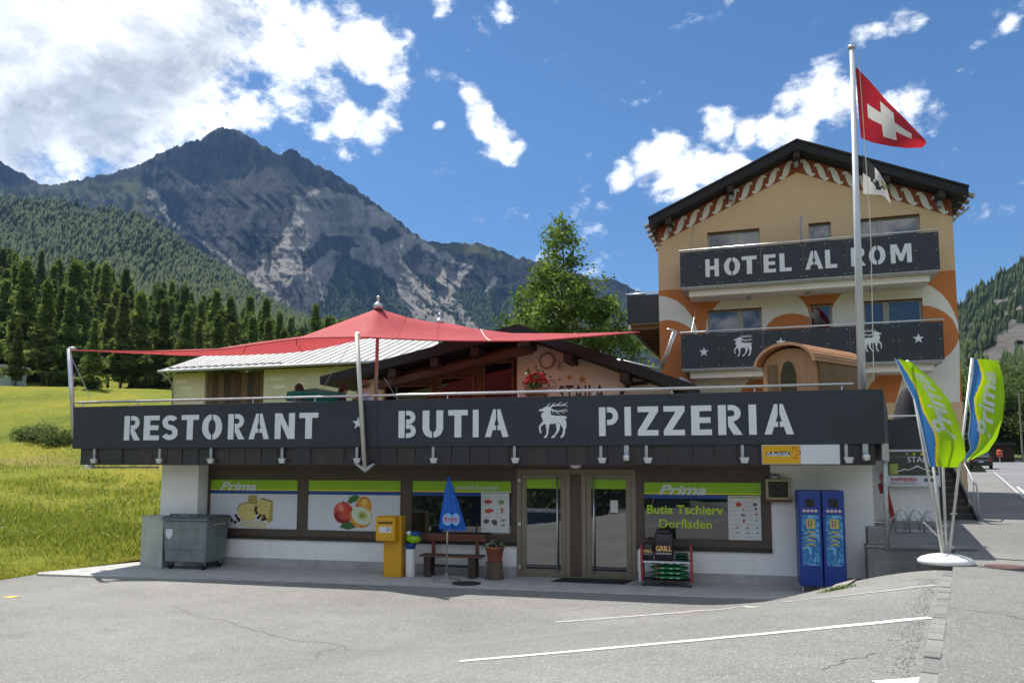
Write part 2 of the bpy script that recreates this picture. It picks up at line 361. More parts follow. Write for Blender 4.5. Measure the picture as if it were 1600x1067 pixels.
# forecourt slab in front of the shop, with a lighter tongue to the left
def slab(name, poly, z, t, mat, frame=None):
    pts = [tuple(frame.w(*p)[:2]) if frame else p for p in poly]
    return tag(MB().prism(pts, z-t, z, 'z').build(name, mat), kind='structure')
slab('forecourt', [(-12.0, -2.1), (-11.8, -2.35), (-10.4, -2.3), (-7, -1.95), (0, -1.72), (6.2, -1.62), (6.2, .3), (-10.9, .3), (-11.15, 0)], 0, .1, CONC, SH)
# --- sidewalk, kerb, road
aa = np.concatenate([np.linspace(-40, -.6, 14), np.arange(-.3, 40, 1.), np.linspace(41, 70, 15)]); ss = np.linspace(-1.9, .012, 8)
A2, S2 = np.meshgrid(aa, ss, indexing='ij'); X, Y = kw(S2, A2); tag(link('sidewalk', grid_mesh('sidewalk', X, Y, z_road(A2), A_WALK)), kind='structure')
uu = np.linspace(5.93, 22, 40); vv = np.linspace(-.75, 20, 40); U, W = np.meshgrid(uu, vv, indexing='ij'); X = SH.O[0]+U*SH.u[0]+W*SH.v[0]; Y = SH.O[1]+U*SH.u[1]+W*SH.v[1]; s_, a_ = kco(X, Y)
tag(link('hotel_yard', grid_mesh('hotel_yard', X, Y, z_road(a_) - .006, A_WALK, keep=s_ > -1.7)), kind='structure')
# road: straight, then bending to the right
cl = [(-5.2, a) for a in np.linspace(-60, 108, 40)]; P2 = [np.array(kw(s, a)) for s, a in cl]; AL = [a for s, a in cl]
hd = math.atan2(KD[0], KD[1]); p = P2[-1].copy(); a = AL[-1]
for i in range(60):
    hd += R(1.15); p = p + 2.6*np.array([math.sin(hd), math.cos(hd)]); a += 2.6; P2.append(p.copy()); AL.append(a)
P2 = np.array(P2); T2 = np.gradient(P2, axis=0); T2 /= np.linalg.norm(T2, axis=1)[:, None]; N2 = np.stack([-T2[:, 1], T2[:, 0]], 1); AL = np.array(AL)
def road_strip(name, o0, o1, i0, i1, dz, mat, kind='structure'):
    Pa = P2[i0:i1] + N2[i0:i1]*o0; Pb = P2[i0:i1] + N2[i0:i1]*o1; z = z_road(AL[i0:i1]) + dz
    X = np.stack([Pa[:, 0], Pb[:, 0]], 1); Y = np.stack([Pa[:, 1], Pb[:, 1]], 1)
    return tag(link(name, grid_mesh(name, X, Y, np.stack([z, z], 1), mat)), kind=kind)
road_strip('road', 3.6, -3.3, 0, 100, -.07, A_ROAD)
VERGE = M('verge_grass', (.075, .11, .022), .95, var=.5, vs=.8, bump=.8, bs=30)
ii = np.arange(0, 100)
def verge(name, o0, o1, rise):
    k = np.linspace(0, 1, 12); X = []; Y = []; Z = []
    for i in ii:
        q = [P2[i] + N2[i]*(o0 + (o1-o0)*t) for t in k]; X.append([a_[0] for a_ in q]); Y.append([a_[1] for a_ in q]); Z.append([float(z_road(AL[i])) - .05 + rise*t**1.3*(1 if AL[i] > 45 else .4) for t in k])
    tag(link(name, grid_mesh(name, np.array(X), np.array(Y), np.array(Z), VERGE)), kind='structure')
verge('roadside_bank', -3.35, -26, 4.0)
k = np.linspace(0, 1, 12); X = []; Y = []; Z = []
for i in range(40, 100):
    q = [P2[i] + N2[i]*(3.35 + 16*t) for t in k]; X.append([a_[0] for a_ in q]); Y.append([a_[1] for a_ in q]); Z.append([float(z_road(AL[i])) - .05 + 2.6*t**1.2 for t in k])
tag(link('verge', grid_mesh('verge', np.array(X), np.array(Y), np.array(Z), VERGE)), kind='structure')
for (s0, s1, a0, a1, mt) in [(-1.95, -2.08, -40, 70, CONC)]:
    aa = np.linspace(a0, a1, 60); X = np.stack([kw(s0, aa)[0], kw(s1, aa)[0]], 1); Y = np.stack([kw(s0, aa)[1], kw(s1, aa)[1]], 1); z = z_road(aa) + .004
    tag(link('road_edge', grid_mesh('road_edge', X, Y, np.stack([z, z], 1), mt)), kind='structure')
def flat_line(name, pts, wd, zf, mat, dz=.006):
    """painted strip that follows the surface zf(x,y)"""
    Q = []
    for i in range(len(pts)-1):
        a_, b_ = np.array(pts[i][:2]), np.array(pts[i+1][:2]); n_ = max(2, int(np.linalg.norm(b_-a_)/.25))
        Q += [a_ + (b_-a_)*t for t in np.linspace(0, 1, n_, endpoint=(i == len(pts)-2))]
    Q = np.array(Q); T = np.gradient(Q, axis=0); T /= np.linalg.norm(T, axis=1)[:, None]; Nn = np.stack([-T[:, 1], T[:, 0]], 1)
    wv = wd/2*(1 + .12*(vn(np.arange(len(Q))*.7, 3)-.5))
    A, B = Q + Nn*wv[:, None], Q - Nn*wv[:, None]
    X = np.stack([A[:, 0], Q[:, 0], B[:, 0]], 1); Y = np.stack([A[:, 1], Q[:, 1], B[:, 1]], 1); Z = zf(X, Y) + dz
    return tag(link(name, grid_mesh(name, X, Y, Z, mat)), kind='structure')
flat_line('parking_line', [on_lot(718+735*t, 1033-68*t+6*t*(1-t)) for t in np.linspace(0, 1, 9)], .105, z_lot, LINE)
flat_line('parking_line', [on_lot(865+597*t, 972-58*t+16*t*(1-t)) for t in np.linspace(0, 1, 9)], .09, z_lot, LINE_W)
flat_line('parking_line', [on_lot(1370, 1068), on_lot(1450, 1062)], .14, z_lot, LINE)
flat_line('parking_mark', [on_lot(8, 934), on_lot(26, 931)], .22, z_lot, YEL)
CRK = M('crack_dark', (.115, .11, .1), .95, var=.3, vs=20)
for pts in ([(270, 945), (300, 962), (345, 968), (400, 985), (465, 1000), (540, 1008), (545, 1018)], [(545, 1008), (500, 1018), (495, 1030), (440, 1032), (395, 1040)], [(880, 955), (940, 946), (1010, 944)], [(1290, 1046), (1320, 1030), (1395, 1018)]):
    q = [on_lot(*p) for p in pts]; jj = []
    for a_, b_ in zip(q[:-1], q[1:]):
        for t in np.linspace(0, 1, 6, endpoint=False): jj.append(a_+(b_-a_)*t + np.array([random.gauss(0, .025), random.gauss(0, .035), 0]))
    flat_line('asphalt_crack', jj, .009, z_lot, CRK, .003)
zr2 = lambda x, y: z_road(kco(x, y)[1])
zr3 = lambda x, y: z_road(kco(x, y)[1]) - .07
flat_line('sidewalk_mark', [gz(1531, 814, 1.), gz(1541, 817, 1.)], .12, zr2, LINE)
def rp(px, py):
    P = gz(px, py, 1.)
    for _ in range(30): P = gz(px, py, float(zr3(P[0], P[1])))
    return P
flat_line('lane_mark', [kw(-5.2, 34), kw(-5.2, 38)], .14, zr3, LINE); flat_line('lane_mark', [kw(-5.2, 44), kw(-5.2, 48)], .14, zr3, LINE); flat_line('lane_mark', [kw(-5.2, 54), kw(-5.2, 58)], .14, zr3, LINE)
flat_line('edge_mark', [kw(-2.3, 33), kw(-2.35, 46)], .1, zr3, LINE)
for q in range(9): flat_line('yellow_mark', [kw(-2.3, 16+q*1.5), kw(-2.3, 16.75+q*1.5)], .26, zr3, YEL)
# kerb stones
KST = [M('granite_kerb_%d' % i, c, .8, var=.25, vs=30, bump=.5, bs=120) for i, c in enumerate([(.22, .215, .2), (.185, .18, .167), (.25, .242, .225)])]
kerb = tag(empty('kerb', (*kw(0, 5), .7)), kind='structure')
kx, ky = kw(0, 5)
kerb.rotation_euler = (0, 0, -math.atan2(KD[0], KD[1]))
a = -2.0
while a < 13.4:
    ln = random.uniform(.2, .34); z = .85 + random.uniform(-.004, .012)
    mb = MB().box(.0, .135, 0, ln-.014, -.25, random.uniform(-.004, .003))
    o = mb.build('kerb_stone', random.choice(KST), kerb, bevel=.012, loc=(-.137 + random.uniform(-.002, .002), a-5, z-.7), rot=(0, random.uniform(-.01, .01), random.uniform(-.006, .006)))
    a += ln
# loose grit along the kerb
n_ = 1400; a = rng.uniform(3, 13, n_); s = .2 + np.abs(rng.normal(0, .12, n_)); X, Y = kw(s, a); Z = z_lot(X, Y)
r = rng.uniform(.004, .013, n_); V = []; F = []
base = np.array([[1, 0, 0], [-1, 0, 0], [0, 1, 0], [0, -1, 0], [0, 0, .7], [0, 0, -.7]]); bf = np.array([[0, 2, 4], [2, 1, 4], [1, 3, 4], [3, 0, 4], [2, 0, 5], [1, 2, 5], [3, 1, 5], [0, 3, 5]])
V = (base[None]*r[:, None, None]*rng.uniform(.6, 1.4, (n_, 6, 1)) + np.stack([X, Y, Z], 1)[:, None]).reshape(-1, 3); F = (bf[None] + 6*np.arange(n_)[:, None, None]).reshape(-1, 3)
tag(link('grit', np_mesh('grit', V, F, M('grit', (.2, .19, .17), .9, var=.4, vs=40))), 'small grey gravel grit gathered along the kerb', 'grit', kind='stuff')
# manhole cover
mh = gz(1577, 885, .86); mb = MB().lathe([(.34, -.01), (.34, .006), (.3, .008), (.0, .008)], n=28)
mo = mb.build('manhole_cover', M('rusty_iron', (.17, .1, .085), .7, .4, var=.3, vs=14, bump=.6), loc=(mh[0], mh[1], .852)); tag(mo, 'rusty round manhole cover set in the sidewalk asphalt', 'manhole cover')
# lifted concrete strip with grass at the lot's edge
p0, p1 = on_lot(1305, 921), on_lot(1386, 903)
tag(flat_line('drain_slab', [p0, p1], .26, z_lot, M('pale_slab', (.32, .29, .25), .9, var=.25, vs=8, bump=.4, dirt=.5), .03), kind='structure')
V = []; F = []
for i in range(260):
    c = p0 + np.array([random.gauss(-.02, .13), random.gauss(-.12, .07), 0]); z = float(z_lot(c[0], c[1])); h = random.uniform(.03, .09); a = random.uniform(0, 6.28); b = len(V)
    V += [(c[0]-.006*math.cos(a), c[1]-.006*math.sin(a), z), (c[0]+.006*math.cos(a), c[1]+.006*math.sin(a), z), (c[0]+random.gauss(0, .03), c[1]+random.gauss(0, .03), z+h)]; F.append((b, b+1, b+2))
tag(link('grass_tuft', np_mesh('grass_tuft', V, F, M('tuft', (.13, .2, .035), .8, var=.4, vs=20))), 'small grass tuft at the end of the pale slab', 'grass', kind='stuff')
tag(box('ground', M('valley_ground', (.07, .1, .03), .95, var=.4, vs=.01), None, -7000, 7000, -7000, 7000, -3, -1.2), kind='structure')
# ------------------------------------------------------------------ meadow and hills
def z_mead(x, y):
    x = np.asarray(x, float); y = np.asarray(y, float)
    d = y + .12*(-x-8); px = x/np.maximum(y, 1)*1200 + 800
    z = np.interp(d, [10, 17, 20, 26, 34, 44, 52, 57, 64, 74, 88, 100, 108, 118, 150, 200, 260, 330], [-.35, -.07, .12, .55, 1.15, 1.9, 2.35, 3.0, 4.5, 7.1, 10.0, 12.0, 12.8, 13.6, 22, 36, 53, 66])
    f = 1 - .3*sst(0, 520, px)*sst(80, 200, d)
    z = np.where(d > 90, z*f, z) - .0009*np.clip(px, 0, 900)*sst(60, 100, d)
    z = z + (vf(x*.11, y*.11, 4)-.5)*.55*sst(20, 40, d) + (vf(x*.5, y*.5, 3)-.5)*.12
    z = z + 1.0*np.exp(-(((d-60)/5)**2))*(vf(x*.06+4, y*.02)-.35)
    return z
def grass_mat():
    m = bpy.data.materials.new('meadow_grass'); nt, N, L, n = nodes(m)
    out = n('ShaderNodeOutputMaterial'); b = n('ShaderNodeBsdfPrincipled'); L.new(b.outputs[0], out.inputs[0]); b.inputs['Roughness'].default_value = .95; b.inputs['Specular IOR Level'].default_value = .1
    tc = n('ShaderNodeTexCoord'); P = tc.outputs['Object']
    def nz(s, d=6, r=.65, st=None):
        x = n('ShaderNodeTexNoise'); x.inputs['Scale'].default_value = s; x.inputs['Detail'].default_value = d; x.inputs['Roughness'].default_value = r
        if st: mp = n('ShaderNodeMapping'); mp.inputs['Scale'].default_value = st; L.new(P, mp.inputs[0]); L.new(mp.outputs[0], x.inputs['Vector'])
        else: L.new(P, x.inputs['Vector'])
        return x.outputs['Fac']
    cr = n('ShaderNodeValToRGB'); cr.color_ramp.elements[0].position = .3; cr.color_ramp.elements[0].color = (.09, .125, .014, 1); cr.color_ramp.elements[1].position = .72; cr.color_ramp.elements[1].color = (.31, .27, .035, 1)
    e = cr.color_ramp.elements.new(.5); e.color = (.205, .225, .024, 1)
    L.new(nz(.12, 9, .7, (1, .35, 1)), cr.inputs[0])
    mx = n('ShaderNodeMix', data_type='RGBA', blend_type='MULTIPLY'); mx.inputs[0].default_value = 1; L.new(cr.outputs[0], mx.inputs[6])
    mr = n('ShaderNodeMapRange'); mr.inputs[1].default_value = .3; mr.inputs[2].default_value = .7; mr.inputs[3].default_value = .55; mr.inputs[4].default_value = 1.35; L.new(nz(3.5, 8, .7), mr.inputs[0]); L.new(mr.outputs[0], mx.inputs[7])
    # a dry mown track across the slope
    sp = n('ShaderNodeSeparateXYZ'); L.new(P, sp.inputs[0]); ad = n('ShaderNodeMath', operation='MULTIPLY_ADD'); L.new(sp.outputs[0], ad.inputs[0]); ad.inputs[1].default_value = -.12; L.new(sp.outputs[1], ad.inputs[2])
    a2 = n('ShaderNodeMath', operation='MULTIPLY_ADD'); L.new(nz(.3, 4), a2.inputs[0]); a2.inputs[1].default_value = 7; L.new(ad.outputs[0], a2.inputs[2])
    df = n('ShaderNodeMath', operation='SUBTRACT'); L.new(a2.outputs[0], df.inputs[0]); df.inputs[1].default_value = 56.5; ab = n('ShaderNodeMath', operation='ABSOLUTE'); L.new(df.outputs[0], ab.inputs[0])
    mt = n('ShaderNodeMapRange'); L.new(ab.outputs[0], mt.inputs[0]); mt.inputs[1].default_value = 1.5; mt.inputs[2].default_value = 4; mt.inputs[3].default_value = .6; mt.inputs[4].default_value = 0
    m3 = n('ShaderNodeMix', data_type='RGBA'); L.new(mt.outputs[0], m3.inputs[0]); L.new(mx.outputs[2], m3.inputs[6]); m3.inputs[7].default_value = (.27, .2, .075, 1)
    L.new(m3.outputs[2], b.inputs['Base Color'])
    bp = n('ShaderNodeBump'); bp.inputs['Strength'].default_value = .9; bp.inputs['Distance'].default_value = .25; L.new(nz(2.2, 8, .75), bp.inputs['Height']); L.new(bp.outputs[0], b.inputs['Normal'])
    return m
GR = grass_mat()
xx = np.concatenate([np.linspace(-330, -60, 50), np.arange(-59, 40, .9)]); yy = np.concatenate([np.arange(17.3, 60, .6), np.arange(61, 130, 1.4), np.linspace(132, 340, 50)])
X, Y = np.meshgrid(xx, yy, indexing='ij')
uM, wM = shuv(X, Y)
tag(link('meadow', grid_mesh('meadow', X, Y, z_mead(X, Y), GR, keep=(wM < 0.15) & ((uM < -10.6) | (wM < -11)) & (kco(X, Y)[0] > 9))), kind='structure')
# near edge of the meadow follows the lot
def w_edge(u): return np.interp(u, [-60, -30, -16, -12.4, -12.05, -11.7, -11.15, -10.8], [20, 14, 8.5, 4.6, 2.7, 1.75, .05, -.25])
xx = np.concatenate([np.linspace(-60, -16, 40), np.arange(-15.9, -10.7, .1)]); t = np.linspace(0, 1, 16)[None]; wv = (w_edge(xx) + .3*(vn(xx*2.3, 2)-.5))[:, None]
W_ = wv*(1-t) - 3.6*t; X = SH.O[0] + xx[:, None]*SH.u[0] - W_*SH.v[0]; Y = SH.O[1] + xx[:, None]*SH.u[1] - W_*SH.v[1]
def z_edge(x, y): return np.where(shuv(x, y)[1] > -1.5, np.maximum(z_mead(x, y), z_lot(x, y)*0 - .02 + .06*np.clip((w_edge(shuv(x, y)[0])-shuv(x, y)[1]), 0, 3)) , z_mead(x, y))
tag(link('meadow_edge', grid_mesh('meadow_edge', X, Y, z_edge(X, Y) + .012 - .06*(t < .01), GR)), kind='structure')
# grass blades: tall near the lot, tufts up the slope
def blades(n, u0, u1, v0, v1, h0, h1, wd, pw=1.0):
    u = rng.uniform(u0, u1, n); v = v0 + (v1-v0)*rng.random(n)**pw; x = SH.O[0]+u*SH.u[0]+v*SH.v[0]; y = SH.O[1]+u*SH.u[1]+v*SH.v[1]
    dens = vf(x*.6, y*.6, 3); k = rng.random(n) < np.clip((dens-.25)*2.6, .15, 1); u, v, x, y, dens = u[k], v[k], x[k], y[k], dens[k]; n = len(x)
    inside = shuv(x, y)[1] < w_edge(u) + .05; u, v, x, y, dens = u[inside], v[inside], x[inside], y[inside], dens[inside]; n = len(x)
    z = z_edge(x, y); h = rng.uniform(h0, h1, n)*(.5+dens)*np.clip(.35+.5*(w_edge(u)-shuv(x, y)[1]), .35, 1); a = rng.uniform(0, 6.28, n); l = rng.normal(0, .35, (n, 2))*h[:, None]
    c, s = np.cos(a)*wd, np.sin(a)*wd
    V = np.stack([np.stack([x-c, y-s, z-.02], 1), np.stack([x+c, y+s, z-.02], 1), np.stack([x+l[:, 0]*.45+c*.6, y+l[:, 1]*.45+s*.6, z+h*.6], 1), np.stack([x+l[:, 0], y+l[:, 1], z+h], 1)], 1).reshape(-1, 3)
    i = 4*np.arange(n)[:, None]; F = np.concatenate([i+[[0, 1, 2]], i+[[0, 2, 3]]]); col_ = np.repeat(np.stack([rng.random(n), dens, rng.random(n)], 1), 4, 0)
    return V, F, col_
def join(parts):
    V = []; F = []; C = []; o = 0
    for v, f, c in parts: V.append(v); F.append(f+o); C.append(c); o += len(v)
    return np.concatenate(V), np.concatenate(F), np.concatenate(C)
def attr_leaf(name, c0, c1, c2, trans=.3, rough=.7, rand=0.0):
    m = bpy.data.materials.new(name); nt, N, L, n = nodes(m); out = n('ShaderNodeOutputMaterial'); b = n('ShaderNodeBsdfPrincipled'); b.inputs['Roughness'].default_value = rough; b.inputs['Specular IOR Level'].default_value = .25
    at_ = n('ShaderNodeAttribute', attribute_name='tint'); sp = n('ShaderNodeSeparateColor'); L.new(at_.outputs['Color'], sp.inputs[0])
    cr = n('ShaderNodeValToRGB'); cr.color_ramp.elements[0].color = (*c0, 1); cr.color_ramp.elements[1].color = (*c2, 1); e = cr.color_ramp.elements.new(.5); e.color = (*c1, 1); L.new(sp.outputs[0], cr.inputs[0])
    cs = cr.outputs[0]
    if rand:
        oi = n('ShaderNodeObjectInfo'); hs = n('ShaderNodeHueSaturation'); mr = n('ShaderNodeMapRange'); L.new(oi.outputs['Random'], mr.inputs[0]); mr.inputs[3].default_value = 1-rand; mr.inputs[4].default_value = 1+rand; L.new(mr.outputs[0], hs.inputs['Value'])
        mh_ = n('ShaderNodeMapRange'); ml = n('ShaderNodeMath', operation='FRACT'); mu = n('ShaderNodeMath', operation='MULTIPLY'); L.new(oi.outputs['Random'], mu.inputs[0]); mu.inputs[1].default_value = 7.31; L.new(mu.outputs[0], ml.inputs[0]); L.new(ml.outputs[0], mh_.inputs[0]); mh_.inputs[3].default_value = .475; mh_.inputs[4].default_value = .515; L.new(mh_.outputs[0], hs.inputs['Hue'])
        L.new(cs, hs.inputs['Color']); cs = hs.outputs[0]
    L.new(cs, b.inputs['Base Color']); tr = n('ShaderNodeBsdfTranslucent'); L.new(cs, tr.inputs[0]); ms = n('ShaderNodeMixShader'); ms.inputs[0].default_value = trans; L.new(b.outputs[0], ms.inputs[1]); L.new(tr.outputs[0], ms.inputs[2]); L.new(ms.outputs[0], out.inputs[0])
    return m
BL = attr_leaf('grass_blade', (.13, .2, .022), (.26, .32, .04), (.42, .4, .09), .52)
V, F, C = join([blades(16000, -16, -10.7, -7, .6, .06, .22, .011), blades(24000, -22, -10.7, .3, 4.5, .08, .26, .012), blades(22000, -30, -9.5, 4, 16, .1, .26, .018), blades(9000, -44, -8, 15, 40, .1, .25, .03)])
tag(link('meadow_grass', np_mesh('meadow_grass', V, F, BL, attrs={'tint': C})), 'tall yellow green meadow grass left of the shop', 'grass', kind='stuff')
# white flower heads
n_ = 600; u = rng.uniform(-24, -10.8, n_); v = rng.uniform(-.2, 12, n_); x = SH.O[0]+u*SH.u[0]+v*SH.v[0]; y = SH.O[1]+u*SH.u[1]+v*SH.v[1]; k = (vf(x*.5+9, y*.5, 3) > .5) & (u < -11.2); x, y = x[k], y[k]; z = np.maximum(z_mead(x, y), 0)+rng.uniform(.2, .45, len(x)); r = rng.uniform(.012, .028, len(x))
V = (base[None]*r[:, None, None] + np.stack([x, y, z], 1)[:, None]).reshape(-1, 3); F = (bf[None] + 6*np.arange(len(x))[:, None, None]).reshape(-1, 3)
tag(link('meadow_flowers', np_mesh('meadow_flowers', V, F, M('flower_white', (.7, .7, .6), .8))), 'white flower heads scattered in the meadow grass', 'flowers', kind='stuff')

# ------------------------------------------------------------------ conifers
def conifer(seed, H=1.0, full=.2, taper=.75, base_h=.12, n=430, clump=.045):
    g = np.random.default_rng(seed); V = []; T = []
    h = base_h + (1-base_h)*g.random(n)**.85; prof = ((1-h)/(1-base_h))**taper; low = np.clip((h-base_h)/.12, .45, 1)
    lay = .72 + .42*np.sin(h*(26+8*g.random())+g.random()*6)            # whorls
    rr = full*prof*low*lay*np.sqrt(g.uniform(.25, 1, n)) + .006; a = g.uniform(0, 6.283, n); rr *= 1+.25*np.sin(a*2+seed)+.12*np.sin(a*5+h*9)
    c = np.stack([rr*np.cos(a), rr*np.sin(a), h - rr*.22], 1)
    per = 8
    for j in range(per):
        d = g.normal(0, 1, (n, 3)); d /= np.linalg.norm(d, axis=1)[:, None]; e = g.normal(0, 1, (n, 3)); e -= d*(e*d).sum(1)[:, None]; e /= np.linalg.norm(e, axis=1)[:, None]
        d[:, 2] = d[:, 2]*.55
        s = clump*g.uniform(.5, 1.15, n)[:, None]*(.5+.7*prof[:, None]); cc = c + g.normal(0, 1, (n, 3))*clump*.38
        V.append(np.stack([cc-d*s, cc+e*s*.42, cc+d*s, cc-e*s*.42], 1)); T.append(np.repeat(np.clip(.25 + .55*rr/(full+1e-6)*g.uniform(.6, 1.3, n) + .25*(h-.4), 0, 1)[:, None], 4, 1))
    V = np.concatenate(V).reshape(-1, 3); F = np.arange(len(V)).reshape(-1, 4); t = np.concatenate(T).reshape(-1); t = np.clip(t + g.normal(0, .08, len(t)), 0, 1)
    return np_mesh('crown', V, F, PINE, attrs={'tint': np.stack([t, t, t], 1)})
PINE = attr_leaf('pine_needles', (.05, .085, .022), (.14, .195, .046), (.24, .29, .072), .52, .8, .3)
BARK = M('bark', (.1, .075, .055), .95, var=.4, vs=6, bump=.8, bs=30, stretch=(1, 1, .3))
cr_v = [conifer(31+i, full=f, taper=t, base_h=b) for i, (f, t, b) in enumerate([(.26, 1.15, .06), (.21, 1.2, .14), (.29, 1.0, .1), (.25, 1.4, .04), (.19, 1.1, .22), (.31, 1.1, .05)])]
tk = MB().tube([(0, 0, -.05), (0, 0, .3), (.004, 0, .93)], [.017, .012, .003], 7).mesh('trunk', BARK, True)
kinds_ = [('tall', 'pine'), ('slim', 'pine'), ('broad', 'pine'), ('conical', 'larch'), ('narrow', 'pine'), ('wide low-branched', 'pine')]
spots = []
def add_spot(px, d, h, k): spots.append((px, d, h, k))
for px, top, d, k in [(140, 500, 92, 3), (20, 512, 96, 1), (62, 440, 104, 4), (100, 452, 106, 0), (185, 462, 103, 1), (212, 455, 108, 2), (250, 470, 105, 0), (285, 488, 100, 5), (305, 500, 104, 3), (335, 492, 108, 5), (355, 505, 112, 2), (390, 495, 118, 0), (415, 500, 122, 1), (440, 512, 126, 2), (-30, 440, 100, 0), (-80, 450, 98, 2), (165, 478, 112, 4), (230, 488, 118, 4)]:
    x = (px-800)/1200*d; zb = float(z_mead(x, d)); zt = at(px, top, d)[2]; add_spot(px, d, zt-zb, k)
g_ = np.random.default_rng(5); tries = 0
pts_ = [((p-800)/1200*d, d) for p, d, h, k in spots]
while len(spots) < 298 and tries < 9000:
    tries += 1; d = 103 + 165*g_.random()**.8; px = g_.uniform(-160, 560); x = (px-800)/1200*d
    if px > 430 and d < 112 + (px-430)*.3: continue
    if any((x-a)**2 + (d-b)**2 < (3.2 if d < 150 else 4.6)**2 for a, b in pts_): continue
    pts_.append((x, d)); add_spot(px, d, g_.uniform(9, 19)*(1 - .18*float(sst(150, 480, px))), int(g_.integers(0, 6)))
spots.sort(key=lambda s: s[1])
ORD = 'first second third fourth fifth sixth seventh eighth ninth tenth eleventh twelfth thirteenth fourteenth fifteenth sixteenth seventeenth eighteenth nineteenth twentieth'.split()
frow = sorted([s for s in spots if s[1] < 108 and s[0] > -10], key=lambda s: s[0])
for i, (px, d, h, k) in enumerate(spots):
    x = (px-800)/1200*d; zb = float(z_mead(x, d)); kn, sp_ = kinds_[k]; dist = 'at the meadow edge' if d < 108 else 'in the middle rows of the forest' if d < 165 else 'in the high back rows of the forest'
    e = empty('conifer_tree', (x, d, zb-.1), g_.uniform(0, 6.28), f'{kn} green {sp_} tree {dist} behind the meadow', 'tree', f'{kn} {sp_} trees {dist}')
    if (px, d, h, k) in frow and frow.index((px, d, h, k)) < 20: e['label'] = f'{kn} green {sp_} tree, {ORD[frow.index((px, d, h, k))]} from the left along the meadow edge'; e['group'] = 'front row trees at the meadow edge'
    e.scale = (h*g_.uniform(.9, 1.15), h*g_.uniform(.9, 1.15), h)
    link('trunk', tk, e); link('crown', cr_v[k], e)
def single(px, d, h, k, label, nm='conifer_tree', z=None):
    x = (px-800)/1200*d; e = empty(nm, (x, d, (float(z_mead(x, d)) if z is None else z)-.1), random.uniform(0, 6), label, 'tree'); e.scale = (h, h, h); link('trunk', tk, e); link('crown', cr_v[k], e); return e

# ------------------------------------------------------------------ mountains
def pmask(px, py, line, soft=6):
    """distance-based mask around a polyline of (px,py,width)"""
    best = np.full(px.shape, 1e9); 
    for (x0, y0, w0), (x1, y1, w1) in zip(line[:-1], line[1:]):
        vx, vy = x1-x0, y1-y0; t = np.clip(((px-x0)*vx + (py-y0)*vy)/(vx*vx+vy*vy), 0, 1)
        best = np.minimum(best, np.hypot(px-x0-t*vx, py-y0-t*vy) - (w0+(w1-w0)*t)/2)
    return 1 - sst(-soft, soft, best)
def inpoly(px, py, poly):
    r = np.zeros(px.shape, bool); n = len(poly)
    for i in range(n):
        (x0, y0), (x1, y1) = poly[i], poly[(i+1) % n]
        if y0 == y1: continue
        c = ((y0 > py) != (y1 > py)) & (px < (x1-x0)*(py-y0)/(y1-y0)+x0); r ^= c
    return r
def mountain_mat(name):
    m = bpy.data.materials.new(name); nt, N, L, n = nodes(m); out = n('ShaderNodeOutputMaterial'); b = n('ShaderNodeBsdfPrincipled'); L.new(b.outputs[0], out.inputs[0]); b.inputs['Roughness'].default_value = .95; b.inputs['Specular IOR Level'].default_value = .1
    at_ = n('ShaderNodeAttribute', attribute_name='cover'); sp = n('ShaderNodeSeparateColor'); L.new(at_.outputs['Color'], sp.inputs[0])
    tc = n('ShaderNodeTexCoord'); P = tc.outputs['Object']
    def nz(s, d=8, r=.7, st=None):
        x = n('ShaderNodeTexNoise'); x.inputs['Scale'].default_value = s; x.inputs['Detail'].default_value = d; x.inputs['Roughness'].default_value = r
        if st: mp = n('ShaderNodeMapping'); mp.inputs['Scale'].default_value = st; L.new(P, mp.inputs[0]); L.new(mp.outputs[0], x.inputs['Vector'])
        else: L.new(P, x.inputs['Vector'])
        return x.outputs['Fac']
    def ramp(s, *st):
        c = n('ShaderNodeValToRGB'); el = c.color_ramp.elements; el[0].position = st[0][0]; el[0].color = (*st[0][1], 1); el[1].position = st[-1][0]; el[1].color = (*st[-1][1], 1)
        for p, k in st[1:-1]: e = el.new(p); e.color = (*k, 1)
        L.new(s, c.inputs[0]); return c.outputs[0]
    def mix(f, a, c):
        x = n('ShaderNodeMix', data_type='RGBA'); L.new(f, x.inputs[0]); L.new(a, x.inputs[6]); L.new(c, x.inputs[7]); return x.outputs[2]
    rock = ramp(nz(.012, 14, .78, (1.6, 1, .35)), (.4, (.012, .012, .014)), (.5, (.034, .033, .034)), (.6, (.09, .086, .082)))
    scree = ramp(nz(.02, 10, .7), (.35, (.24, .22, .195)), (.7, (.5, .46, .4)))
    forest = ramp(nz(.05, 8, .75), (.34, (.014, .028, .012)), (.52, (.034, .06, .02)), (.68, (.065, .1, .028)))
    grass = ramp(nz(.012, 8, .7), (.35, (.06, .075, .03)), (.65, (.15, .145, .055)))
    def edge(ch, s=.03):
        a = n('ShaderNodeMath', operation='MULTIPLY_ADD'); L.new(nz(s, 8, .75), a.inputs[0]); a.inputs[1].default_value = .9; L.new(ch, a.inputs[2])
        r = n('ShaderNodeMapRange', interpolation_type='SMOOTHSTEP'); L.new(a.outputs[0], r.inputs[0]); r.inputs[1].default_value = .7; r.inputs[2].default_value = 1.12; return r.outputs[0]
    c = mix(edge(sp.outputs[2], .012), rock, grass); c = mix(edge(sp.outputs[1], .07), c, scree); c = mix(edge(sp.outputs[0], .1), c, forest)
    L.new(c, b.inputs['Base Color'])
    bp = n('ShaderNodeBump'); bp.inputs['Strength'].default_value = 1; bp.inputs['Distance'].default_value = 26; L.new(nz(.022, 14, .8, (1.8, 1, .4)), bp.inputs['Height']); L.new(bp.outputs[0], b.inputs['Normal'])
    return m
MM = mountain_mat('mountain_rock')
